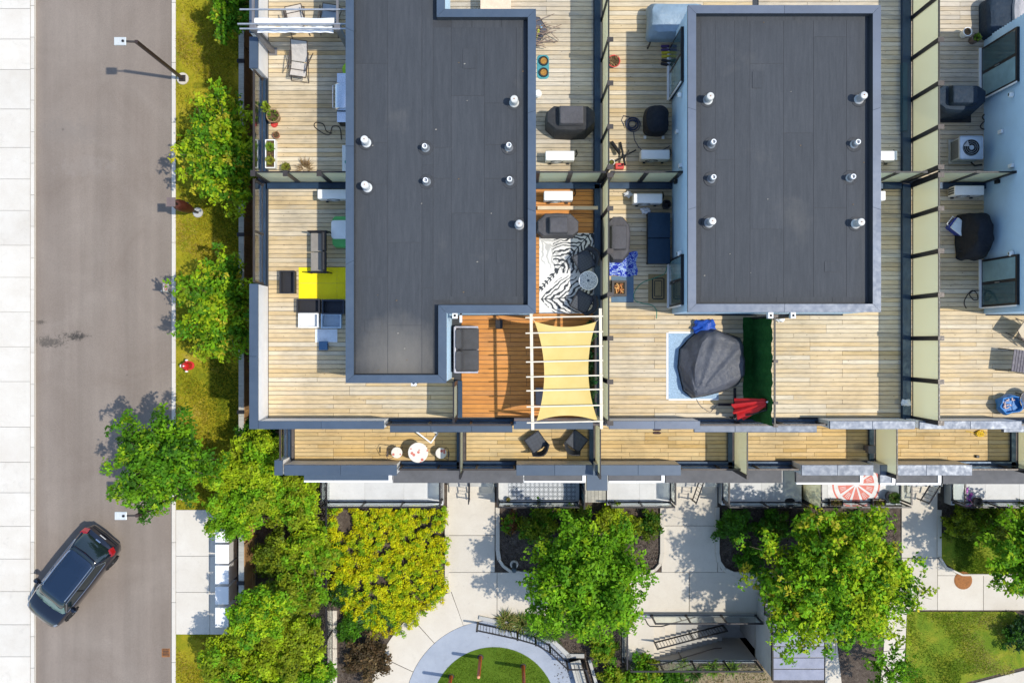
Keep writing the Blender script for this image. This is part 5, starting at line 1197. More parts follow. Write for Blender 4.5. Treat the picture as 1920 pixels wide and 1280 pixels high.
def wicker_chair(label, loc, rz, back=True, s=1.0, cush=None):
    t = thing('wicker_chair', label, 'chair', loc, rz)
    MB().box(-.30*s, .30*s, -.30*s, .28*s, .30, .40, .02).build('seat', cush or wick.m, t)
    rim = MB().tube([(-.31*s, -.31*s, .405), (.31*s, -.31*s, .405), (.31*s, .28*s, .405), (-.31*s, .28*s, .405)], .02, 6, True).build('seat_rim', blackm, t)
    pts = [(-.33*s, .16*s), (-.27*s, .27*s), (-.14*s, .34*s), (0, .37*s), (.14*s, .34*s), (.27*s, .27*s), (.33*s, .16*s)]
    MB().grid(18, 6, lambda u, v: (lambda k: (k[0]*(1+.10*v), k[1]+.12*v, .30+v*.46))((-.33*s+.66*s*u, .16*s+.21*s*math.sin(math.pi*u)))).build('backrest', wick.m, t, 'all')
    MB().tube([((-.33*s+.66*s*k/16)*1.1, .16*s+.21*s*math.sin(math.pi*k/16)+.12, .765) for k in range(17)], .028).build('back_rim', blackm, t, True)
    for sx in (-.26*s, .26*s):
        for sy in (-.26*s, .24*s): MB().box(sx-.02, sx+.02, sy-.02, sy+.02, 0, .3).build('leg', blackm, t)
    return t
wicker_chair('dark wicker chair above the round mosaic table on the palm leaf rug', (*W(1096, 489, ZT+.4), ZT+.013), R(-62))
wicker_chair('dark wicker chair below the round mosaic table on the palm leaf rug', (*W(1092, 566, ZT+.4), ZT+.013), R(-118))
mos = NT('mosaic'); _v = mos.n('ShaderNodeTexVoronoi'); _v.inputs['Scale'].default_value = 26; _v.feature = 'DISTANCE_TO_EDGE'; mos.l(mos.pos(obj=True), _v.inputs['Vector'])
mos.out(mos.ramp(_v.outputs[0], [(.05, (.10, .13, .17)), (.12, (.62, .64, .66))]), .35)
t = thing('mosaic_table', 'round white mosaic side table between two wicker chairs', 'table', (*W(1103, 526, ZT+.5), ZT+.013))
MB().lathe([(.29, .47), (.31, .48), (.31, .50), (.29, .51)], n=36).build('top', mos.m, t); MB().tube([(.30*math.cos(R(a)), .30*math.sin(R(a)), .50) for a in range(0, 360, 12)], .016, 6, True).build('rim', white_pt, t); MB().lathe([(.045, .511), (.04, .52)], n=14).build('centre_cap', M('dot_blue', (.03, .06, .1), .4), t)
for a in (0, 120, 240): MB().tube([(.26*math.cos(R(a)), .26*math.sin(R(a)), 0), (.16*math.cos(R(a)), .16*math.sin(R(a)), .47)], .012).build('leg', blackm, t)
# ---- pet bowl terrace
t = thing('pet_bowl_mat', 'teal mat with two bowls of orange kibble', 'pet bowls', T(1018, 126)); teal = M('teal_mat', (.05, .26, .30), .6, 0, .3, 6); kib = ground_mat('kibble', [(.3, (.20, .09, .02)), (.7, (.55, .30, .08))], 25, 60)
MB().loft([rrect(0, 0, .40, .80, .12, 0), rrect(0, 0, .38, .78, .12, .02)]).build('mat', teal, t)
for s in (-.19, .19):
    q = MB().lathe([(.165, .021), (.15, .09), (.125, .09), (.11, .05)], (.02, s, 0), 24, capt=False).build('bowl', M('olive_bowl', (.02, .025, .03), .4), t, True); MB().lathe([(.115, .048), (.10, .066), (.03, .072)], (.02, s, 0), 16).build('kibble', kib, q)
t = thing('folded_kite', 'grey pointed kite with yellow stripe leaning out past the coping', 'kite', T(1006, 55))
MB().prism([(-.3, .42), (.08, .36), (.31, .02), (.33, -.1), (-.05, -.6), (-.3, -.6)], .05, .075).build('sail', M('kite_grey', (.07, .075, .10), .6), t); MB().prism([(.05, .1), (.10, .02), (.10, -.12), (0, -.36), (.03, -.1)], .076, .08).build('yellow_stripe', M('kite_yellow', (.62, .68, .03), .5), t); MB().prism([(.12, .12), (.2, .06), (.17, .0), (.11, .06)], .076, .08).build('blue_mark', M('kite_blue', (.2, .5, .75), .5), t)
MB().tube([(-.28, .43, .06), (.09, .37, .06), (.33, .02, .06), (.34, -.1, .06), (-.05, -.61, .06)], .014).build('edge', plast, t)
t = thing('white_globe', 'small white ball just showing past the coping', 'ball', T(1008, 178)); MB().lathe([(.02, 0), (.1, .04), (.14, .14), (.1, .24), (.02, .28)], n=18).build('ball', white_pl, t, True)
t = thing('branch_bundle', 'bundle of dry brown branches at the roof notch', 'branches', T(985, 70)); bb = MB(); rs = random.Random(3)
for k in range(46):
    a = rs.uniform(-.5, .5); x0 = rs.uniform(-.7, .2); y0 = rs.uniform(-.5, .5); L = rs.uniform(.5, 1.1)
    bb.tube([(x0, y0, rs.uniform(.02, .25)), (x0+L*.5*math.cos(a), y0+L*.5*math.sin(a)+rs.uniform(-.1, .1), rs.uniform(.05, .4)), (x0+L*math.cos(a), y0+L*math.sin(a), rs.uniform(.02, .35))], .012, 4)
bb.build('twigs', M('twig', (.26, .19, .15), .8), t)
t = thing('cardboard_box', 'cream box standing in the roof notch', 'box', T(930, 40)); MB().box(-.5, .5, -.6, .7, 0, .7, .02).build('body', M('cream_box', (.72, .55, .40), .7), t); MB().box(-.49, .49, -.02, .0, .7, .703).build('tape', M('tape', (.5, .36, .22), .5), t)
# ---- hose terrace
t = thing('covered_sofa', 'blue-grey tarpaulin over a sofa at the roof corner', 'sofa', T(1262, 52)); tarp = fabric('blue_grey_tarp', (.22, .30, .37), .5, 5, .8)
wrinkle(subd(MB().loft([rrect(0, 0, 1.9, 1.2, .15, .32), rrect(0, 0, 1.85, 1.15, .2, .55), rrect(0, .05, 1.6, .9, .2, .78), rrect(0, .1, 1.2, .5, .2, .85)]), 2), .03, 6, 2).build('tarp', tarp, t, True)
for x in (-.85, -.1, .8):
    MB().box(x-.02, x+.02, -.72, -.68, 0, .6).build('leg', blackm, t)
MB().box(-.1, .8, -.72, -.68, .04, .08).build('foot_bar', blackm, t)
shoem = [M('shoe_purple', (.06, .03, .14), .6), M('shoe_yellow', (.5, .42, .02), .6), M('shoe_black', (.015, .015, .02), .7)]
def shoe(mb, x, y, rz=0.0):
    for s in (-.06, .06):
        c, d = math.cos(rz), math.sin(rz)
        mb.loft([[(x+px_*c-(s+py_)*d, y+px_*d+(s+py_)*c, z) for px_, py_ in ((-.14, -.03), (-.1, -.045), (.08, -.045), (.14, -.02), (.14, .02), (.08, .045), (-.1, .045), (-.14, .03))] for z in (0, .04)]+
                [[(x+px_*c-(s+py_)*d, y+px_*d+(s+py_)*c, .09-.04*(px_ < 0)) for px_, py_ in ((-.12, -.02), (-.08, -.03), (.08, -.03), (.12, -.015), (.12, .015), (.08, .03), (-.08, .03), (-.12, .02))]])
def shoes(label, px_, py_, mi, z=None, rz=0.0):
    t = thing('pair_of_shoes', label, 'shoes', T(px_, py_) if z is None else z); 
    for k in (0, 1):
        mb = MB(); shoe(mb, 0, 0, rz); 
        if k == 0: mb.build('shoes', mi, t)
        else: mb.bm.free()
shoes('pair of purple shoes by the upper patio door', 1247, 91, shoem[0]); shoes('pair of black and yellow shoes between two other pairs', 1248, 103, shoem[1]); shoes('pair of black shoes nearest the red pot by the patio door', 1247, 118, shoem[2], None, -.2)
pot('red bowl pot of dry soil beside the frosted screen', T(1150, 118), .2, .2, redpl, DRY, 20, .08, seed=12)
t = thing('coiled_hose', 'coiled dark blue garden hose on the deck beside the kettle barbecue', 'hose', T(1186, 234)); hz = M('hose_blue', (.02, .03, .07), .4); q = []
for k in range(150):
    a = k*.32; r_ = .10+.16*abs(((k*.013) % 1)-.5)*2; q.append((r_*math.cos(a)+.015*math.sin(k*.21), r_*math.sin(a), .015+k*.0006))
MB().tube(q, .013, 6).build('coil', hz, t, True); MB().tube([(.03, -.25, .015), (.06, -.5, .012), (.2, -.75, .012), (.42, -.95, .012), (.7, -.95, .012), (1.05, -.82, .012), (1.25, -.7, .012)], .012).build('tail', hz, t, True); MB().tube([(-.1, .25, .015), (-.3, .3, .012), (-.37, .15, .012), (-.28, -.05, .012)], .012).build('loop', hz, t, True)
t = thing('folded_umbrella_stand', 'jumble of black umbrella poles beside the frosted screen', 'umbrella', T(1163, 296))
for a, b, r_ in (((-.3, .5, .1), (-.05, .1, .25), .06), ((0, .5, .05), (.12, -.3, .3), .035), ((-.2, -.15, .12), (.5, .22, .2), .025), ((.1, -.1, .2), (.25, .2, .3), .02)): MB().cyl(a, b, r_, n=10).build('pole', plast, t)
t = thing('red_tool_box', 'small red box under the umbrella poles', 'box', T(1161, 313)); MB().box(-.14, .14, -.1, .1, 0, .16, .02).build('body', redpl, t); MB().box(-.05, .05, -.015, .015, .161, .2).build('handle', plast, t)
pot('small white pot beside the red box', T(1146, 306), .1, .15, white_pl, GRN, 10, .05, seed=14)
# ---- covered patio set terrace
bagm = M('plastic_bag', (.72, .74, .76), .35, 0, .08, 6, .8, 14, bdist=.05)
def bag(label, loc, r, seed, m=None):
    t = thing('plastic_bag', label, 'bag', loc); b = MB(); bmesh.ops.create_icosphere(b.bm, subdivisions=3, radius=r)
    rs = random.Random(seed); ph = [rs.uniform(0, 6) for _ in range(6)]
    for v in b.bm.verts:
        k = 1+.22*math.sin(v.co.x/r*5+ph[0])*math.sin(v.co.y/r*4+ph[1])+.15*math.sin((v.co.x-v.co.y)/r*9+ph[2]); v.co = Vector((v.co.x*k*1.15, v.co.y*k*.8, max(-r*.5, v.co.z*.5*k)+r*.5))
    b.build('sack', m or bagm, t, True); MB().tube([(0, 0, r*.9), (.03, .02, r*1.05), (.06, .03, r*.95)], .012).build('knot', m or bagm, t)
bag('crumpled white plastic bag left of the mini-split', T(1177, 365), .13, 1); bag('crumpled white plastic bag below the mini-split', T(1210, 396), .14, 2)
bag('white plastic bag by the downspout next to the turf screen', T(1462, 598), .13, 3); bag('white plastic bag on the dark kerb below the long frosted screen', (*W(1697, 754, ZT+.17), ZT+.165), .14, 4)
t = thing('watering_can', 'black bucket between the mini-split and the daybed', 'bucket', T(1247, 386)); MB().lathe([(.11, 0), (.14, .3), (.15, .3), (.15, .33), (.13, .33), (.10, .04)], n=20).build('body', bkpl, t, True); MB().tube([(-.14, 0, .31), (-.1, .0, .44), (.1, 0, .44), (.14, 0, .31)], .01).build('handle', blackm, t)
t = thing('daybed', 'dark blue two-panel daybed along the pale siding', 'daybed', T(1232, 449)); dbl = fabric('deep_blue', (.010, .035, .07), .7, 25, .2)
for k in (0, 1): MB().box(-.37, .37, -.84+k*.845, -.005+k*.845, .30, .42, .03).build('cushion', dbl, t, True)
MB().box(-.36, .36, -.83, .83, .08, .299).build('frame', plast, t)
for sx in (-.33, .33):
    for sy in (-.8, .8): MB().box(sx-.03, sx+.03, sy-.03, sy+.03, 0, .08).build('leg', plast, t)
tow = NT('marbled_towel'); tow.out(tow.ramp(tow.noise(tow.pos(), 4.5, 4, .55, 2.5), [(.40, (.01, .02, .28)), (.5, (.02, .06, .50)), (.54, (.55, .72, .80)), (.6, (.02, .05, .42))]), .9)
t = thing('marbled_towel', 'blue and white marbled towel spread below the charcoal grill cover', 'towel', T(1167, 494)); b = MB().grid(24, 20, lambda u, v: (-.46+.94*u+.03*math.sin(v*9), -.42+.8*v+.03*math.sin(u*8), .012+.012*(1+math.sin(u*17+v*6))*(.6+.4*math.sin(v*13)))); b.build('cloth', tow.m, t, 'all')
t = thing('fire_pit_mat', 'slate blue mat under the square fire pit', 'mat', T(1167, 542)); MB().box(-.37, .37, -.43, .43, 0, .012).build('mat', M('slate_mat', (.10, .17, .25), .8, 0, .15, 3), t)
t = thing('fire_pit', 'square fire pit filled with orange brown logs', 'fire pit', (*W(1160, 541, ZT+.15), ZT+.0125)); dkst = M('pit_stone', (.08, .07, .065), .8)
trough(t, .24, .26, .34, dkst, .07)
rs = random.Random(5); logm = [M('log_a', (.52, .20, .05), .7, 0, .4, 14), M('log_b', (.62, .34, .12), .7, 0, .3, 14), M('log_c', (.30, .10, .04), .7)]
for k in range(22):
    a = rs.uniform(0, 3.14); x, y = rs.uniform(-.1, .1), rs.uniform(-.11, .11); z = .30+rs.uniform(0, .08); l = .07
    MB().cyl((x-l*math.cos(a), y-l*math.sin(a), z), (x+l*math.cos(a), y+l*math.sin(a), z+rs.uniform(-.02, .03)), .02, n=6).build('log', logm[k % 3], t)
t = thing('door_mat', 'tan door mat with dark border lines by the lower patio door', 'mat', T(1234, 541)); tan = M('coir', (.26, .19, .09), .95, 0, .15, 6, .5, 90)
MB().box(-.33, .33, -.48, .48, 0, .014).build('mat', tan, t)
for sx, sy, w in ((.19, .34, .02), (.12, .26, .014)):
    for s in (-1, 1): MB().box(s*sx-w, s*sx+w, -sy, sy, .0142, .017).build('border_line', plast, t); MB().box(-sx+w, sx-w, s*sy-w, s*sy+w, .0142, .017).build('border_line', plast, t)
hose('thin green hose curving from the patio door across the deck', [(1250, 500), (1246, 513), (1225, 522), (1203, 531), (1190, 547), (1190, 562), (1203, 568), (1222, 572), (1231, 582), (1231, 597)], M('hose_green', (.02, .26, .16), .4), .011)
t = thing('outdoor_rug', 'light blue outdoor rug under the covered patio set', 'rug', T(1301, 686)); MB().box(-.84, .82, -1.09, 1.09, 0, .010).build('pile', M('pale_blue_rug', (.30, .42, .54), .9, 0, .25, 22, .6, 45), t)
for s in (-1, 1): MB().box(-.84, .82, s*1.1-.035, s*1.1+.035, .0, .008).build('fringe', white_pt, t)
MB().box(-.92, -.845, -1.1, 1.1, 0, .0095).build('border', M('rug_white', (.7, .7, .7), .9), t)
t = thing('covered_patio_set', 'big charcoal cover draped over a patio set on the light blue rug', 'furniture', (*W(1338, 684, ZT+.5), ZT+.011)); k_ = (H-ZT-.7)/F
def pr(pts, z): return [((a-1338)*k_, (684-b)*k_, z) for a, b in pts]
base = [(1279, 655), (1276, 690), (1281, 712), (1286, 733), (1302, 747), (1332, 742), (1362, 734), (1388, 722), (1399, 706), (1401, 676), (1396, 648), (1391, 633), (1366, 625), (1338, 615), (1316, 619), (1296, 636)]
plat = [(1306, 655), (1297, 690), (1297, 712), (1298, 730), (1304, 741), (1332, 735), (1360, 727), (1383, 715), (1392, 702), (1393, 676), (1390, 650), (1385, 639), (1364, 632), (1338, 622), (1324, 626), (1312, 640)]
cen = (1345, 684)
def sc(pts, f, c=cen): return [(c[0]+(a-c[0])*f, c[1]+(b-c[1])*f) for a, b in pts]
bm2 = MB().loft([pr(base, .02), pr(sc(base, .99), .3), pr(sc(plat, 1.03), .66), pr(sc(plat, .95), .74), pr(sc(plat, .6), .79), pr(sc(plat, .2), .81)]); subd(bm2, 3)
for v in bm2.bm.verts:
    x, y, z = v.co; a = math.atan2(y+1.0, x+.6); r_ = math.hypot(y+1.0, x+.6)
    fold = math.sin(a*17)*.5+math.sin(a*31+1)*.35+math.sin(r_*9+a*5)*.25
    if z > .05: v.co += Vector((.022*fold*math.cos(a), .022*fold*math.sin(a), .035*fold))
bm2.build('cover', fabric('slate_cover', (.075, .08, .095), .55, 5, .9), t, True)
MB().tube([(*p[:2], .03) for p in pr(base, 0)], .03, 6, True).build('hem', deepf, t)
bag('bright blue stuffed bag at the head of the covered patio set', (*W(1322, 613, ZT+.3), ZT), .32, 6, fabric('royal_blue', (.015, .08, .42), .5, 8, .8))
t = thing('parasol', 'closed red parasol leaning on the dark turf screen', 'umbrella', T(1383, 758))
axis0, axis1 = Vector((-.15, -.1, .75)), Vector((.52, .18, 1.55)); ax = (axis1-axis0).normalized(); u = ax.cross(Vector((0, 0, 1))).normalized(); v_ = u.cross(ax); rg = []
for i in range(13):
    f = i/12; r_ = .25*(1-f)**.6+.05+.03*(f > .9); c = axis0.lerp(axis1, f)
    rg.append([tuple(c+(u*math.cos(a)+v_*math.sin(a))*r_*(1+.28*math.cos(a*8)*(1-f*.6))) for a in [k*math.pi*2/48 for k in range(48)]])
rdf = fabric('red_canvas', (.62, .02, .02), .6, 12, .3); MB().loft(rg).build('canopy', rdf, t, True); MB().cyl(axis1, axis1+ax*.07, .03, n=8).build('tip', white_pl, t)
MB().tube([(-.25, -.42, .05), (-.2, -.3, .8), (.1, -.22, 1.35), (.5, -.05, 1.62), tuple(axis1)], .025).build('cantilever_arm', blackm, t, True)
for a in ((-.62, .55, 0), (0, .6, 90)): pass
MB().box(-.65, .2, -.04, .04, 0.0, .05).build('base_bar', blackm, t); MB().box(-.14, -.06, -.5, -.041, 0, .05).build('base_bar', blackm, t); MB().box(-.14, -.06, .041, .55, 0, .05).build('base_bar', blackm, t)
MB().tube([(-.25, -.42, .0), (-.24, -.4, .5)], .03).build('mast', blackm, t)
hose('thin grey cable curling below the covered patio set', [(1306, 748), (1313, 760), (1322, 767), (1332, 772), (1338, 766), (1346, 757)], M('cable_grey', (.18, .17, .17), .5), .010, 8, 'loose_cable')
# ---- narrow right strip
t = thing('edge_planter', 'long dark blue planter with serrated edge along the strip', 'planter', T(1692, 185)); MB().box(-.07, .07, -1.12, 1.12, 0, .22).build('body', M('petrol_blue', (.01, .05, .08), .5), t)
for k in range(32): MB().box(-.10, -.071, -1.1+k*.07, -1.06+k*.07, .12, .22).build('scallop', M('petrol_blue', (0, 0, 0)), t)
# ---- right-hand terraces
t = thing('covered_lounger', 'dark and light grey cover over garden furniture at the upper right', 'furniture', T(1908, 40)); lg = fabric('light_grey_cover', (.42, .40, .40), .6, 5, .8)
wrinkle(subd(MB().loft([rrect(0, 0, 2.6, 1.3, .2, .02), rrect(0, 0, 2.6, 1.3, .25, .5), rrect(0, 0, 2.45, 1.15, .25, .62), rrect(0, 0, 2.2, .9, .2, .66)]), 2), .02, 6, 4).build('dark_cover', navyf, t, True)
wrinkle(subd(MB().loft([rrect(.35, .1, 1.8, 1.1, .15, .55), rrect(.35, .1, 1.75, 1.05, .2, .78), rrect(.35, .1, 1.5, .8, .2, .85)]), 2), .03, 7, 6).build('light_cover', lg, t, True)
pot('white cylinder pot of dry soil by the upper right deck edge', T(1805, 66), .14, .34, white_pl, DRY, 14, .05, seed=20)
pot('brown pot with green herbs beside the white cylinder pot', T(1822, 77), .15, .34, M('brown_pot', (.16, .12, .10), .7), GRN, 60, .12, seed=21)
t = thing('rubber_mat', 'black mat under the dark navy barbecue cover', 'mat', T(1795, 205)); MB().box(-.7, .45, -.45, .3, 0, .012).build('mat', plast, t); MB().box(-.7, .45, -.44, -.42, .0121, .016).build('edge', plast, t)
t = thing('ac_condenser', 'grey square fan condenser beside the pale siding', 'air conditioner', (*W(1821, 277, ZT+.7), ZT)); cg = M('condenser_grey', (.36, .42, .48), .5, .3, .08)
MB().box(-.42, .42, -.40, .40, 0, .05).build('pad', conc_grey, t); MB().box(-.36, .36, -.36, .36, .051, .66, .05, seg=3).build('casing', cg, t, True)
for s in (-1, 1):
    for k in range(8): MB().box(s*.362-.004, s*.362+.004, -.3, .3, .1+k*.065, .13+k*.065).build('louvre', grill_d, t)
tp_ = MB().box(-.385, .385, -.385, .385, .661, .70, .06, seg=3).build('top_panel', M('condenser_top', (.45, .52, .60), .45, .3), t, True)
MB().cyl((0, 0, .7005), (0, 0, .706), .27, n=32).build('fan_opening', dark_void, tp_)
for a in (20, 140, 260): MB().prism([(.07*math.cos(R(a)), .07*math.sin(R(a))), (.25*math.cos(R(a-22)), .25*math.sin(R(a-22))), (.25*math.cos(R(a+28)), .25*math.sin(R(a+28)))], .707, .712).build('fan_blade', steel if a == 140 else grill_d, t)  # one blade lighter, a highlight put into its colour; the others dark
MB().cyl((0, 0, .712), (0, 0, .74), .075, n=16).build('hub', cg, t)
for r_ in (.14, .2, .26): MB().tube([(r_*math.cos(R(a)), r_*math.sin(R(a)), .735) for a in range(0, 360, 15)], .004, 4, True).build('guard_ring', cg, t)
MB().tube([(.2, -.4, .3), (.35, -.5, .25), (.6, -.45, .2)], .03).build('pipe', plast, t)
hose('tangle of black pipes on the deck beside the pale siding', [(1850, 212), (1842, 220), (1852, 232), (1858, 240), (1848, 243), (1838, 238), (1846, 228), (1856, 228)], blackm, .018, 6, 'pipe_bundle')
t = thing('cooler_box', 'blue cooler with white lid tilted beside the black covered barbecue', 'cooler', T(1790, 429), R(-38)); cb = M('cooler_blue', (.012, .04, .32), .4)
MB().loft([rrect(0, 0, .56, .36, .05, 0), rrect(0, 0, .62, .42, .06, .34)]).build('body', cb, t, True); MB().box(-.27, .35, -.21, .21, .341, .41, .03, seg=3).build('lid', M('cooler_lid', (.62, .70, .76), .4), t, True); MB().tube([(-.33, -.16, .3), (-.40, -.16, .32), (-.40, .16, .32), (-.33, .16, .3)], .015).build('handle', white_pl, t)
hose('black hose looped on the deck by the lower right patio door', [(1838, 545), (1826, 545), (1818, 552), (1826, 562), (1834, 560), (1830, 548), (1822, 545), (1812, 556), (1808, 568), (1812, 578)], blackm)
def slat_table(label, loc, sx, sy, h, rz):
    t = thing('slatted_table', label, 'table', loc, rz); m = M('plum_slats', (.085, .075, .095), .55)
    for k in range(9): MB().box(-sx+k*2*sx/9+.008, -sx+(k+1)*2*sx/9-.008, -sy, sy, h-.03, h).build('slat', m, t)
    for s in (-1, 1):
        MB().box(-sx, sx, s*sy*.9-.02, s*sy*.9+.02, h-.07, h-.031).build('rail', blackm, t)
        for q in (-1, 1): MB().tube([(q*sx*.9, s*sy*.9, h-.05), (q*(sx+.03), s*sy*.98, .25), (q*(sx+.12), s*sy*1.0, 0)], .018).build('leg', blackm, t)
slat_table('plum slatted side table beside the blue bag terrace edge', (*W(1921, 678, ZT+.7), ZT), .40, .36, .72, R(-8))
sling_chair('folding wooden chair lying low at the right end of the terrace', 1918, 626, R(55), fabric('sand_sling', (.5, .42, .3)), .3, .3)
t = thing('carry_bag', 'crumpled blue carry bag of pale pegs on the deck', 'bag', T(1880, 757)); b = MB(); 
b.loft([[(r_*(1+.12*math.sin(a*5+z*7))*math.cos(a)*1.05+(.12 if (math.cos(a) > .6) else 0), r_*(1+.12*math.cos(a*4+z*5))*math.sin(a), z) for a in [k*math.pi/14 for k in range(28)]] for r_, z in ((.22, .02), (.32, .16), (.33, .34), (.29, .46), (.26, .45), (.24, .30))])
b.build('sack', fabric('carry_blue', (.02, .17, .45), .35, 9, .9), t, True); pegm = M('pegs', (.55, .40, .34), .6); rs = random.Random(11)
for k in range(16):
    a = rs.uniform(0, 6.28); x, y = rs.uniform(-.14, .12), rs.uniform(-.15, .15); MB().bar((x, y, .31+rs.uniform(0, .05)), (x+.09*math.cos(a), y+.09*math.sin(a), .33+rs.uniform(0, .06)), .03).build('peg', pegm, t)
MB().tube([(.25, .2, .44), (.32, .1, .62), (.3, -.1, .62), (.22, -.2, .44)], .015).build('handle', fabric('carry_blue', (0, 0, 0)), t)
t = thing('mesh_chair', 'round dark mesh seat at the right frame edge beside the blue bag', 'chair', T(1916, 748)); MB().lathe([(.3, .42), (.34, .44), (.34, .47), (.28, .45), (.05, .42)], n=28).build('seat', M('mesh_seat', (.06, .065, .08), .6), t, True)
MB().tube([(.33*math.cos(R(a)), .33*math.sin(R(a)), .47) for a in range(0, 360, 15)], .02, 6, True).build('rim', blackm, t)
for a in (45, 135, 225, 315): MB().cyl((.3*math.cos(R(a)), .3*math.sin(R(a)), 0), (.25*math.cos(R(a)), .25*math.sin(R(a)), .43), .016, n=8).build('leg', blackm, t)
# ------------------------------------------------------------------ balconies and patios
def B(px_, py_, h=0.0): return (*W(px_, py_, ZB+h), ZB+.001)
flo = NT('floral_cloth'); _v = flo.n('ShaderNodeTexVoronoi'); _v.inputs['Scale'].default_value = 6.0; flo.l(flo.pos(), _v.inputs['Vector'])
flo.out(flo.mix(flo.ramp(_v.outputs['Distance'], [(.28, 1.0), (.36, 0.0)]), (.72, .68, .60), flo.ramp(flo.noise(flo.pos(), 24, 3), [(.35, (.45, .05, .05)), (.55, (.65, .22, .16)), (.7, (.10, .14, .06))])), .7)
t = thing('bistro_table', 'round bistro table with floral top on the balcony', 'table', B(784, 848, .72)); MB().lathe([(.34, .70), (.36, .71), (.36, .73), (.34, .735)], n=36).build('top', flo.m, t)
for a in (30, 150, 270): MB().tube([(.3*math.cos(R(a)), .3*math.sin(R(a)), 0), (.06*math.cos(R(a)), .06*math.sin(R(a)), .4), (.2*math.cos(R(a)), .2*math.sin(R(a)), .7)], .012).build('leg', dkf, t)
for lab, px_, py_, rz in (('bistro chair with floral seat at the far side from the divider', 744, 848, R(90)), ('bistro chair with floral seat beside the frosted divider', 827, 849, R(-90))):
    t = thing('bistro_chair', lab, 'chair', B(px_, py_, .45), rz); MB().lathe([(.18, .43), (.20, .44), (.20, .47), (.18, .48)], n=26).build('seat', flo.m, t)
    for a in (45, 135, 225, 315): MB().cyl((.22*math.cos(R(a)), .22*math.sin(R(a)), 0), (.15*math.cos(R(a)), .15*math.sin(R(a)), .43), .01, n=6).build('leg', dkf, t)
    MB().tube([(-.17, .12, .45), (-.2, .28, .8), (0, .33, .9), (.2, .28, .8), (.17, .12, .45)], .013).build('back_frame', dkf, t); MB().tube([(-.1, .29, .75), (.1, .29, .75)], .03).build('back_bar', dkf, t)
t = thing('frame_stand', 'white A-frame stand leaning at the balcony wall', 'stand', B(803, 817)); 
for a, b in (((-.45, .3, .7), (.1, -.25, 0)), ((.1, .3, .7), (.35, .1, .02)), ((.1, -.25, .02), (.35, .1, .02)), ((-.45, .3, .7), (.1, .3, .7))): MB().bar(a, b, .05).build('bar', white_pt, t)
wicker_chair('dark wicker chair on the balcony, set away from the divider', B(1005, 829, .4), R(215), s=1.0); wicker_chair('dark wicker chair on the balcony against the divider', B(1081, 827, .4), R(142), s=1.0)
shoes('pair of dark shoes by the balcony wall', 1232, 807, M('shoe_plum', (.06, .03, .03), .6), B(1232, 808), R(0))
t = thing('utility_box', 'grey utility box on a pedestal at the balcony divider', 'box', B(1633, 842, .5)); MB().box(-.13, .13, -.14, .14, .3, .6, .01).build('box', M('box_grey', (.13, .125, .13), .6), t); MB().box(-.08, .08, -.08, .08, 0, .299).build('pedestal', M('box_grey', (0, 0, 0)), t)
t = thing('yellow_cable', 'heap of bright yellow cable at the balcony wall', 'cable', B(1836, 812)); q = []; yc = M('cable_yellow', (.75, .50, .02), .4)
for k in range(90): a = k*.55; q.append((.18*math.cos(a)*(.6+.4*math.sin(k*.17))+.05*math.sin(k*.3), .12*math.sin(a)*(.6+.4*math.cos(k*.13)), .015+.0012*k))
MB().tube(q, .013, 5).build('coil', yc, t, True); MB().tube([(-.15, 0, .015), (-.35, .06, .012), (-.5, .07, .012)], .012, 5).build('loose_end', yc, t)
t = thing('small_box', 'tiny black box on the balcony with the yellow cable', 'box', B(1831, 855)); MB().box(-.06, .06, -.05, .05, 0, .1, .01).build('body', bkpl, t); MB().box(-.05, .05, -.04, .04, .1, .105).build('lid', bkpl, t)
def G(px_, py_, h=0.0): return (*W(px_, py_, zp+h), zp+.001)
pat = NT('lattice_rug'); _s = pat.n('ShaderNodeSeparateXYZ'); pat.l(pat.pos(), _s.inputs[0]); k = 2*math.pi/.36
_a = pat.math('SINE', pat.math('MULTIPLY', _s.outputs[0], k)); _b = pat.math('SINE', pat.math('MULTIPLY', _s.outputs[1], k)); _c = pat.math('ABSOLUTE', pat.math('MULTIPLY', _a, _b)); _d = pat.math('SINE', pat.math('MULTIPLY', _c, 13.0))
pat.out(pat.mix(pat.math('GREATER_THAN', _d, .25), (.66, .68, .70), (.06, .075, .09)), .9)
t = thing('lattice_rug', 'black and white lattice patterned rug on the patio', 'rug', G(1015, 912)); a, b = W(953, 892, zp), W(1079, 936, zp); MB().box(a[0]-t.location.x, b[0]-t.location.x, b[1]-t.location.y, a[1]-t.location.y, 0, .01).build('pile', pat.m, t); MB().box(a[0]-t.location.x, b[0]-t.location.x, b[1]-t.location.y-.025, b[1]-t.location.y-.001, 0, .011).build('edge', blackm, t)
pot('small dark pot at the corner of the lattice rug', (*W(953, 936, zp+.2), zp+.012), .09, .2, bkpl, OLV, 20, .06, seed=31)
coral = M('coral_print', (.64, .20, .16), .8, 0, .08); t = thing('grapefruit_rug', 'white rug printed with a coral grapefruit slice', 'rug', G(1605, 905))
a, b = W(1552, 880, zp), W(1668, 948, zp); lx, ly = t.location.x, t.location.y; b = (b[0], max(b[1], -6.3)); rgm = MB().box(a[0]-lx, b[0]-lx, b[1]-ly, a[1]-ly, 0, .008).build('pile', M('rug_white', (.7, .7, .7), .9), t)
rr = 45*35.4/1680; sy_ = -.05
MB().lathe([(rr, .0082), (rr, .0092), (rr*.93, .0092), (rr*.93, .0082)], (0, sy_, 0), 60, False, False).build('rind', coral, t)
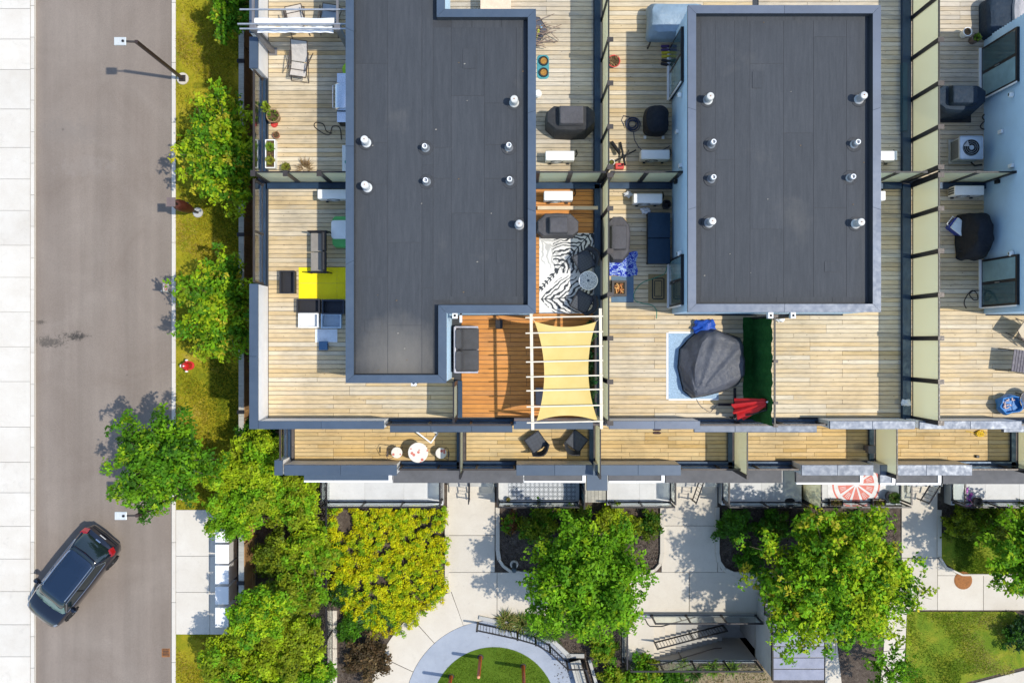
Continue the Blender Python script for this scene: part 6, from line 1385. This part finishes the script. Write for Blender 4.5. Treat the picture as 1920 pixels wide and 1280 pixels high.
for k in range(10):
    a0 = R(k*36+4); a1 = R(k*36+32); pts_ = [(.1*rr*math.cos((a0+a1)/2), sy_+.1*rr*math.sin((a0+a1)/2))]+[(.76*rr*math.cos(a0+(a1-a0)*j/6), sy_+.76*rr*math.sin(a0+(a1-a0)*j/6)) for j in range(7)]
    MB().prism(pts_, .0083, .0093).build('segment', coral, t)
    for j in (.3, .5, .7): aa = a0+(a1-a0)*j; MB().bar((.45*rr*math.cos(aa), sy_+.45*rr*math.sin(aa), .0096), (.7*rr*math.cos(aa), sy_+.7*rr*math.sin(aa), .0096), .016, .002).build('pulp_line', M('rug_white', (0, 0, 0)), t)
for lab, px_, sd_ in (('dark box planter of dry twigs by the dark divider', 1568, 41), ('dark box planter between the grapefruit rug and round planter', 1648, 42)):
    t = thing('planter_box', lab, 'planter', (*W(px_, 942, zp+.2), zp+.01)); trough(t, .26, .13, .25, bkpl, .025); tuft('plant', t, 60, .16, .12, DRY+OLV, sd_, .012, .18)
pot('big round dark planter with a leafy plant on the grapefruit patio', (*W(1674, 932, zp+.3), zp+.001), .24, .4, M('slate_pot', (.10, .11, .12), .6), [(.06, .14, .02), (.10, .18, .03)], 120, .25, seed=43)
t = thing('pink_scooter', 'pink and purple toy lying on the patio', 'toy', G(1815, 922)); pk = M('pink', (.60, .14, .50), .5); pu = M('toy_purple', (.28, .06, .36), .5)
for i in range(7): MB().lathe([(.02, 0), (.07, .04), (.02, .1)], (rng.uniform(-.1, .12), .12-i*.07, .0), 10).build('petal', pk if i % 2 else pu, t, True)
MB().tube([(.05, -.3, .02), (.07, -.45, .3), (.05, -.5, .5)], .02).build('stem', M('pink_pale', (.7, .3, .35), .5), t)
t = thing('wicker_basket', 'small round wicker basket beside the pink toy', 'basket', G(1829, 938)); wk = M('basket', (.20, .16, .13), .8, 0, .3, 20, .5, 60); MB().lathe([(.13, 0), (.17, .2), (.18, .2), (.18, .23), (.14, .23), (.11, .04)], n=22).build('body', wk, t, True); MB().tube([(.165*math.cos(R(a)), .165*math.sin(R(a)), .235) for a in range(0, 360, 18)], .014, 5, True).build('rim', wk, t)
t = thing('oval_mat', 'dark oval mat on the tree shadow patio', 'mat', G(1481, 938)); MB().prism([(.2*math.cos(R(a)), .1*math.sin(R(a))) for a in range(0, 360, 15)], 0, .008).build('mat', plast, t); MB().prism([(.12*math.cos(R(a)), .06*math.sin(R(a))) for a in range(0, 360, 20)], .0081, .011).build('centre', bkpl, t)
# ------------------------------------------------------------------ vegetation
def leaf_cloud(name, parent, clumps, size, mat=leafm, seed=0, up=1.1, kind=None):
    "clumps: array rows (x, y, z, radius, n, r, g, b); every leaf a small bent rhombus"
    rs = np.random.RandomState(seed); C = np.array(clumps, dtype=float); n = C[:, 4].astype(int); idx = np.repeat(np.arange(len(C)), n); N = len(idx)
    # rosettes: leaves fan out from twig ends inside every clump
    per = 9; first = np.concatenate([[0], np.cumsum(n)[:-1]]); loc = np.arange(N)-first[idx]; ros = loc//per
    key = idx*4096+ros; _, ri = np.unique(key, return_inverse=True); Rn = ri.max()+1
    rc = np.zeros(Rn, int); rc[ri] = idx
    d = rs.normal(size=(Rn, 3)); d /= np.linalg.norm(d, axis=1)[:, None]; r = rs.rand(Rn)**.4
    RP = C[rc, :3]+d*(r*C[rc, 3])[:, None]*np.array([1, 1, .75])
    rn = d*.75+rs.normal(size=(Rn, 3))*.42+np.array([0, 0, up*.8]); rn /= np.linalg.norm(rn, axis=1)[:, None]
    t = rs.normal(size=(Rn, 3)); ru = np.cross(rn, t); ru /= np.linalg.norm(ru, axis=1)[:, None]; rv = np.cross(rn, ru)
    rb = .62+.62*rs.rand(Rn); rtip = rs.rand(Rn) < (C[rc, 8] if C.shape[1] > 8 else 0)
    th = rs.rand(N)*6.283; out = ru[ri]*np.cos(th)[:, None]+rv[ri]*np.sin(th)[:, None]
    s = size*(.6+.7*rs.rand(N))[:, None]; q = s*(.5+.9*rs.rand(N)[:, None])
    nrm = rn[ri]+out*.45+rs.normal(size=(N, 3))*.28; nrm /= np.linalg.norm(nrm, axis=1)[:, None]
    u = out-nrm*np.sum(out*nrm, 1)[:, None]; u /= np.linalg.norm(u, axis=1)[:, None]; v = np.cross(nrm, u)
    P = RP[ri]+out*q*1.25-rn[ri]*q*.35+rs.normal(size=(N, 3))*size*.5
    a = P+u*s; b = P+v*s*.55+nrm*s*.1; c = P-u*s*.9; e = P-v*s*.55+nrm*s*.1
    V = np.stack([a, b, c, e], 1).reshape(-1, 3)
    cb = C[idx, 5:8]
    if C.shape[1] > 8: cb = np.where(rtip[ri][:, None], cb*.35+C[idx, 9:12]*.65, cb)
    col = cb*(rb[ri]*(.85+.3*rs.rand(N)))[:, None]*(1+.07*rs.normal(size=(N, 3))*np.array([1, .4, .6])); col = np.clip(col, .004, .9)
    me = bpy.data.meshes.new(name); me.vertices.add(4*N); me.vertices.foreach_set('co', V.astype(np.float32).ravel())
    me.loops.add(4*N); me.loops.foreach_set('vertex_index', np.arange(4*N, dtype=np.int32)); me.polygons.add(N)
    me.polygons.foreach_set('loop_start', np.arange(0, 4*N, 4, dtype=np.int32)); me.polygons.foreach_set('loop_total', np.full(N, 4, dtype=np.int32)); me.update(calc_edges=True)
    at = me.attributes.new('leafcol', 'FLOAT_COLOR', 'POINT'); cc = np.ones((N, 4, 4), dtype=np.float32); cc[:, :, :3] = col[:, None, :]; at.data.foreach_set('color', cc.ravel())
    me.materials.append(mat); o = link(name, me, parent)
    if kind: o['kind'] = kind
    return o
DG, MG, BG, YG, OG = (.045, .130, .010), (.085, .225, .010), (.165, .350, .012), (.330, .450, .014), (.56, .44, .04)
def tree(name, label, base, crown, rad, nb, seed, cols, tipc, leaves=14000, size=.075, flat=.75, clr=.42, tips=.25, cat='tree', fingers=True, trunk_r=.07, sq=(1, 1), low=.35):
    """base (x, y) of trunk, crown centre (x, y, z), crown radius; limbs reach out and carry leaf clumps"""
    rs = random.Random(seed); bx, by = base; cx, cy, cz = crown
    t = thing(name, label, cat, (bx, by, 0)); top = Vector((cx-bx, cy-by, cz))
    fork = Vector((top.x*.45, top.y*.45, max(.25, cz-rad*flat*.9)))
    tr = MB().tube([(0, 0, -.05), tuple(fork*.5+Vector((.02, .03, 0))), tuple(fork), tuple(fork.lerp(top, .6)), tuple(top+Vector((0, 0, rad*flat*.5)))], [trunk_r*1.25, trunk_r, trunk_r*.85, trunk_r*.5, trunk_r*.2], 8).build('trunk', bark, t, True)
    clumps = []; tot = 0
    for i in range(nb):
        az = 2*math.pi*(i*.618034)+rs.uniform(-.25, .25); el = math.asin(min(1, max(-low, -low+(1+low)*((i+.5)/nb)))); L = rad*rs.choice((.62, .8, .92, 1.0, 1.1, 1.2))
        tip = top+Vector((math.cos(az)*math.cos(el)*L*sq[0], math.sin(az)*math.cos(el)*L*sq[1], math.sin(el)*L*flat))
        st_ = fork.lerp(top, rs.uniform(.1, .7)); mid = st_.lerp(tip, .5)+Vector((0, 0, rad*.08))
        MB().tube([tuple(st_), tuple(mid), tuple(tip)], [trunk_r*.38, trunk_r*.24, trunk_r*.07], 5).build('limb', bark, t)
        for k in range(7 if fingers else 6):
            f = .36+.66*(k+rs.random()*.7)/(7 if fingers else 6); p = st_.lerp(mid, f*2) if f < .5 else mid.lerp(tip, min(1.05, f*2-1))
            jit = rad*.10*(1.3-f*.7); p = p+Vector((rs.gauss(0, jit), rs.gauss(0, jit), rs.gauss(0, jit*.6)))
            out = f > .85; c = cols[rs.randrange(len(cols))]
            tc = tipc[rs.randrange(len(tipc))]; tp_ = tips*(.75 if out else .35 if f > .65 else .08)*rs.uniform(.3, 1.3)
            cr = rad*(clr*.5 if out else clr*.62)*rs.uniform(.5, 1.0); w = cr**2
            clumps.append([p.x, p.y, p.z, cr, w, *c, tp_, *tc]); tot += w
    for c in clumps: c[4] = max(6, round(leaves*c[4]/tot))
    leaf_cloud('crown', t, clumps, size, seed=seed)
    return t
def ct(px_, py_, z): return (*W(px_, py_, z), z)
tree('young_maple', 'young maple with pointed leafy fingers hanging over the road', W(362, 848), ct(303, 868, 3.6), 1.95, 44, 3, [MG, DG, MG, BG], [BG, YG, YG], 21000, .075, .62, .34, .3)
tree('young_maple', 'yellow-green young maple on the verge below the lamp post grass', W(468, 340), ct(416, 288, 3.0), 1.95, 34, 5, [MG, BG, YG], [YG, OG, YG], 19000, .075, .8, .44, .6, sq=(.72, 1.05))
tree('young_maple', 'yellow-green young maple on the verge beside the parking sign', W(452, 590), ct(412, 584, 3.0), 1.85, 34, 8, [MG, BG, YG], [YG, OG, YG], 19000, .075, .8, .44, .6, sq=(.78, 1.02))
tree('young_maple', 'young maple at the far end of the verge beside the rolled canopy', W(468, 60), ct(432, 12, 3.0), 1.15, 16, 9, [MG, BG, MG], [YG, OG], 9000, .075, .8, .45, .5, sq=(.7, 1))
tree('round_maple', 'bright green round-crowned tree in the bed beside the bollard light', W(1085, 1035), ct(1102, 1088, 3.4), 2.15, 60, 11, [MG, BG, BG, (.12, .28, .010)], [BG, YG], 48000, .075, .72, .44, .35)
tree('spreading_maple', 'large yellow-tipped spreading tree shading the grapefruit patio', W(1512, 1018), ct(1562, 1088, 4.0), 2.85, 76, 12, [BG, BG, MG, YG], [YG, OG, YG], 48000, .078, .66, .35, .5, sq=(1, .86))
tree('courtyard_tree', 'leafy tree reaching over the path at the right frame edge', W(1905, 1010), ct(1925, 1040, 3.0), 1.55, 22, 15, [MG, BG], [YG], 14000, .078, .7, .42, .4)
tree('sparse_sapling', 'sparse twiggy sapling at the lower path below the spreading tree', W(1640, 1230), ct(1672, 1262, 2.4), 1.25, 18, 17, [MG, BG], [BG], 1800, .07, .7, .3, .2, trunk_r=.045)
def bush(label, px_, py_, z, rad, seed, cols, leaves, size=.055, flat=.8, name='shrub', sq=(1, 1), zc=None, tips=.3, tipc=None, clr=.55):
    x, y = W(px_, py_, z)
    return tree(name, label, (x, y), (x, y, z), rad, 14, seed, cols, tipc or [cols[-1]], leaves, size, flat, clr, tips, 'shrub', False, .03, sq, .3)
OLG = (.22, .28, .014); OLD = (.095, .140, .010); RB = (.16, .07, .025)
# dense bushes between the street fence and the black glass fence
for i, (lab, a, b, z, r_, cols, n) in enumerate((
        ('tall bright bush touching the corner of the bistro balcony', 470, 880, 2.4, 1.5, [BG, YG, OLG, YG], 12000), ('bright bush between the mailbox pad and the corner patio', 440, 955, 2.2, 1.15, [BG, YG, BG], 8500),
        ('yellow-green bush against the corner patio railing', 545, 935, 2.0, 1.25, [BG, OLG, YG], 9500), ('olive bush against the black glass fence beside the spirea hedge', 575, 1030, 1.7, .95, [OLG, YG, BG], 6500),
        ('dark olive bush behind the orange-lit fence boards', 520, 1035, 1.4, .95, [OLD, OLG, OLD], 6500), ('olive-green bush in the middle of the bush bed', 545, 1110, 1.8, 1.15, [OLD, OLG, OLG, BG], 8000),
        ('tall green bush spilling over the end of the mailbox row', 484, 1150, 3.7, 1.05, [MG, BG, YG], 8000), ('large yellow-green bush at the lower end of the bush bed', 440, 1235, 2.2, 1.35, [BG, YG, OLG], 11000),
        ('large olive bush beside the concrete strip of the glass fence', 545, 1205, 2.0, 1.35, [OLG, YG, OLG], 10500), ('green bush at the bottom of the bush bed', 500, 1285, 2.0, 1.2, [BG, MG, YG], 9000),
        ('leafy bush filling the strip along the glass fence', 572, 1112, 1.3, .75, [OLG, OLD, BG], 5000), ('low olive bush below the corner patio railing end', 575, 985, 1.1, .65, [OLG, BG, OLD], 4200), ('low bush at the lower stretch of the glass fence', 572, 1180, 1.4, .7, [BG, OLG], 4200), ('dark green bush under the bistro balcony corner', 480, 815, 1.2, .8, [DG, MG], 4500), ('shaded green bush at the foot of the black glass fence', 590, 1270, 1.6, .85, [MG, BG], 5000))):
    bush(lab, a, b, z, r_, 40+i, cols, int(n*1.7), .06, .75)
# spirea hedge: one uncountable mass
rs = random.Random(77); cl = []
for k in range(1000):
    a, b = rs.uniform(620, 837+5*math.sin(len(cl)*1.7)), rs.uniform(952, 1196)
    if b > 1120 and (a-620)*1.0 > 216-(b-1120)*1.15: continue
    if b > 1105 and a < 700 and b-1105 > (a-600)*.9: continue
    if (a-648)**2/300+(b-978)**2/700 < 1: continue
    if (a-715)**2+(b-1088)**2 < 120: continue
    z = rs.uniform(.28, .45)+.10*math.sin(a*.11)*math.sin(b*.09+1); x, y = W(a, b, z); q = rs.random()
    c = (.54, .54, .008) if q < .5 else (.40, .49, .010) if q < .80 else (.20, .36, .012) if q < .94 else (.50, .44, .012)
    cl.append([x, y, max(.1, z), rs.uniform(.10, .17), 62, *c])
o = leaf_cloud('spirea_hedge', None, cl, .043, seed=5, up=1.2); tag(o, 'mass of yellow-green spirea filling the bed beside the corner patio', 'hedge', kind='stuff')
for i, (lab, a, b, r_, cols, n) in enumerate((
        ('dark green shrub at the edge of the spirea by the glass fence', 632, 1040, .38, [DG, MG], 1600), ('round dark shrub below the spirea by the glass fence', 642, 1112, .48, [DG, (.03, .075, .02)], 2600),
        ('round green shrub between the glass fence and the curved path', 655, 1178, .5, [MG, DG], 2600), ('bare brown twiggy shrub beside the curved path', 690, 1235, .85, [(.10, .065, .03), (.19, .13, .06), (.07, .05, .025)], 5200),
        ('round dark shrub in the corner of the bed by the bare white patio', 1218, 980, .52, [DG, OLD], 3200), ('green shrub in the bed corner under the tree shadow patio', 1376, 985, .75, [MG, (.07, .18, .02)], 4500),
        ('shaded green shrub beside the spreading tree bed kerb', 1408, 1048, .6, [DG, MG], 2600), ('olive shrub in the bed below the lattice rug patio', 1010, 982, .85, [OLD, OLG, MG], 5500),
        ('reddish-tipped shrub in the bed corner beside the bollard light', 958, 980, .38, [OLG, MG, RB], 1500), ('yellow-green shrub in the bed under the jutting canopy', 1150, 975, .75, [OLG, YG, OLG], 4500),
        ('yellow-green shrub next to the round dark shrub', 1190, 985, .4, [OLG, YG], 1500), ('dark shrub between the lattice rug patio and the round tree', 1080, 980, .75, [OLD, OLG, MG], 4500), ('bright shrub below the stairwell guard', 1205, 1262, .75, [BG, OLG, MG], 4000),
        ('green shrub beside the stairwell landing', 1130, 1215, .6, [MG, OLG], 2600), ('dark green shrub below the stairwell landing', 1262, 1275, .6, [MG, DG], 2400), ('green shrub at the left of the play railing bench', 1150, 1275, .6, [BG, OLG], 2600),
        ('olive shrub in the bed of the pink toy patio', 1800, 978, .7, [OLD, OLG], 4200), ('bushy olive shrub below the pink toy', 1858, 975, .75, [OLG, OLD, BG], 4600), ('dark shrub at the frame edge of the pink toy bed', 1920, 978, .75, [MG, OLD], 4200), ('dark leafy shrub below the tree shadow patio railing', 1445, 985, .7, [DG, MG, OLD], 4000), ('olive shrub under the dark tinted patio divider', 1515, 985, .65, [OLD, MG], 3200), ('low green shrub beneath the grapefruit patio railing', 1620, 985, .6, [MG, OLG], 2800), ('dark clipped shrub at the far edge of the lawn', 1915, 1190, .75, [DG, (.02, .055, .02)], 3600))):
    bush(lab, a, b, r_*.62, r_, 80+i, cols, int(n*1.15), .055, .7)
leaf_rows = []
for k in range(60):
    y = rs.uniform(-1.45, 1.45); z = rs.uniform(.1, 1.85); leaf_rows.append([-.05, y, z, .12, 40, *((.02, .08, .025) if k % 3 else (.08, .16, .05))])
leaf_cloud('ivy_leaves', ivy_job, leaf_rows, .035, seed=2)
for i, (lab, a, b, r_, h, cols, n) in enumerate((('spiky green grass clump nearest the spirea on the curved path', 705, 1150, .5, .45, [(.05, .14, .03), (.09, .2, .04)], 240), ('spiky green grass clump beside the curved path', 735, 1142, .42, .4, [(.06, .15, .03), (.10, .2, .04)], 180), ('dry-tipped grass clump at the play railing end', 950, 1163, .3, .3, [(.12, .17, .03), (.22, .2, .06)], 220), ('grass clump in the middle of the railing bed', 978, 1166, .28, .3, [(.10, .17, .03), (.2, .19, .05)], 200), ('broad dark grass clump in the railing bed', 1008, 1172, .36, .34, [(.04, .11, .02), (.09, .17, .03)], 260), ('dark grass clump in the railing bed under the round tree', 1036, 1180, .34, .34, [(.04, .1, .02), (.08, .15, .03)], 220),
                                                  ('small grass tuft below the stairwell glass guard', 1280, 1248, .22, .25, GRN, 70), ('small grass tuft in the dry bed', 1302, 1262, .26, .28, [(.05, .12, .02)], 80), ('small grass tuft under the second guard post', 1335, 1250, .25, .25, GRN, 80), ('small grass tuft nearest the stair house', 1372, 1250, .22, .25, GRN, 70))):
    t = thing('grass_clump', lab, 'ornamental grass', (*W(a, b), -.02)); tuft('blades', t, n, r_, h, cols, 60+i, .016, 0, lean=1.3); tuft('young_blades', t, n//3, r_*.6, h*1.1, cols, 90+i, .014, 0, lean=.8)
# grass blades and weeds over the verge and lawns: uncountable
def blades(name, label, regions, n, cols, seed, h=.07, w=.018, disc=None):
    rs = np.random.RandomState(seed); A = np.array([(b-a)*(d-c) for a, b, c, d in regions]); pick = rs.choice(len(regions), n, p=A/A.sum()); Rg = np.array(regions)[pick]
    x = Rg[:, 0]+(Rg[:, 1]-Rg[:, 0])*rs.rand(n); y = Rg[:, 2]+(Rg[:, 3]-Rg[:, 2])*rs.rand(n)
    keep = (np.sin(x*2.1+1)+np.sin(y*1.7)+np.sin((x+y)*3.3)+rs.randn(n)*.9) > -.6
    if disc: keep &= (x-disc[0])**2+(y-disc[1])**2 < disc[2]**2
    x, y = x[keep], y[keep]; n = len(x)
    a = rs.rand(n)*6.283; d = np.stack([np.cos(a), np.sin(a)], 1); hh = h*(.5+rs.rand(n)); L = .05+.05*rs.rand(n)
    V = np.zeros((n, 3, 3)); s = np.stack([-d[:, 1], d[:, 0]], 1)*w
    V[:, 0, :2] = np.stack([x, y], 1)-s; V[:, 1, :2] = np.stack([x, y], 1)+s; V[:, 2, :2] = np.stack([x, y], 1)+d*L[:, None]; V[:, 2, 2] = hh; V[:, :2, 2] = -.005
    me = bpy.data.meshes.new(name); me.vertices.add(3*n); me.vertices.foreach_set('co', V.astype(np.float32).ravel()); me.loops.add(3*n); me.loops.foreach_set('vertex_index', np.arange(3*n, dtype=np.int32)); me.polygons.add(n)
    me.polygons.foreach_set('loop_start', np.arange(0, 3*n, 3, dtype=np.int32)); me.polygons.foreach_set('loop_total', np.full(n, 3, dtype=np.int32)); me.update(calc_edges=True)
    cs = np.array(cols); pat = (np.sin(x*.9+2)+np.sin(y*.8+x*.6)+rs.randn(n)*.7); ci = np.clip(((pat+2.2)/4.4*len(cs)).astype(int), 0, len(cs)-1)
    c = cs[ci]*(.6+.8*rs.rand(n))[:, None]; at = me.attributes.new('leafcol', 'FLOAT_COLOR', 'POINT'); cc = np.ones((n, 3, 4), dtype=np.float32); cc[:, :, :3] = c[:, None, :]; at.data.foreach_set('color', cc.ravel())
    me.materials.append(leafm); o = link(name, me); tag(o, label, 'grass', kind='stuff'); return o
VG = [(.09, .14, .010), (.16, .19, .010), (.26, .24, .012), (.33, .27, .02), (.40, .30, .06)]
blades('verge_grass', 'patchy olive grass on the verge beside the road', [(-13.47, -10.5, -6.72, 13.8), (-13.47, -10.5, -15, -11.8)], 60000, VG, 1)
LG = [(.07, .13, .01), (.12, .20, .012), (.18, .23, .015), (.42, .36, .12)]
blades('lawn_grass', 'green lawn grass with dry flecks at the lower right', [(W(1702, 0)[0], W(1900, 0)[0], W(0, 1262)[1], W(0, 1148)[1]), (W(1705, 0)[0], W(1800, 0)[0], W(0, 1300)[1], W(0, 1262)[1])], 26000, LG, 2)
blades('bed_grass', 'short grass in the bed beside the manhole cover', [(W(1790, 0)[0], W(1935, 0)[0], W(0, 1073)[1], W(0, 1003)[1])], 12000, LG, 3)
blades('turf_blades', 'short green blades over the round play turf', [(CX-2.5, CX+2.5, CY-1, CY+2.5)], 26000, [(.05, .12, .008), (.09, .18, .012), (.14, .22, .02)], 8, .075, .016, (CX, CY, 2.47))
# fallen bark chips on the mulch
def chips(name, label, regions, n, cols, seed):
    rs = np.random.RandomState(seed); cl = []
    A = np.array([(b-a)*(d-c) for a, b, c, d in regions]); pick = rs.choice(len(regions), n, p=A/A.sum())
    for k in pick:
        a, b, c, d = regions[k]; cl.append([a+(b-a)*rs.rand(), c+(d-c)*rs.rand(), -.005, .035, 3, *cols[rs.randint(len(cols))]])
    o = leaf_cloud(name, None, cl, .035, M('bark_chip', (.1, .07, .05), .9) if False else leafm, seed=seed, up=2.0); tag(o, label, 'mulch', kind='stuff')
mc = [(.05, .04, .035), (.10, .08, .065), (.19, .16, .13), (.13, .10, .08)]
def pr4(a, b, c, d): x0, y1 = W(a, c); x1, y0 = W(b, d); return (x0, x1, y0, y1)
chips('bark_mulch', 'brown bark mulch spread over the planting beds', [pr4(940, 1238, 955, 1068), pr4(1350, 1680, 955, 1068), pr4(640, 720, 1150, 1290), pr4(900, 1160, 1162, 1195), pr4(1040, 1160, 1195, 1290), pr4(1764, 1930, 950, 1000)], 9000, mc, 6)
chips('dry_litter', 'straw-coloured litter over the dry bed below the stairwell', [pr4(1170, 1440, 1246, 1300)], 2600, [(.32, .25, .14), (.22, .17, .09), (.12, .14, .04)], 7)
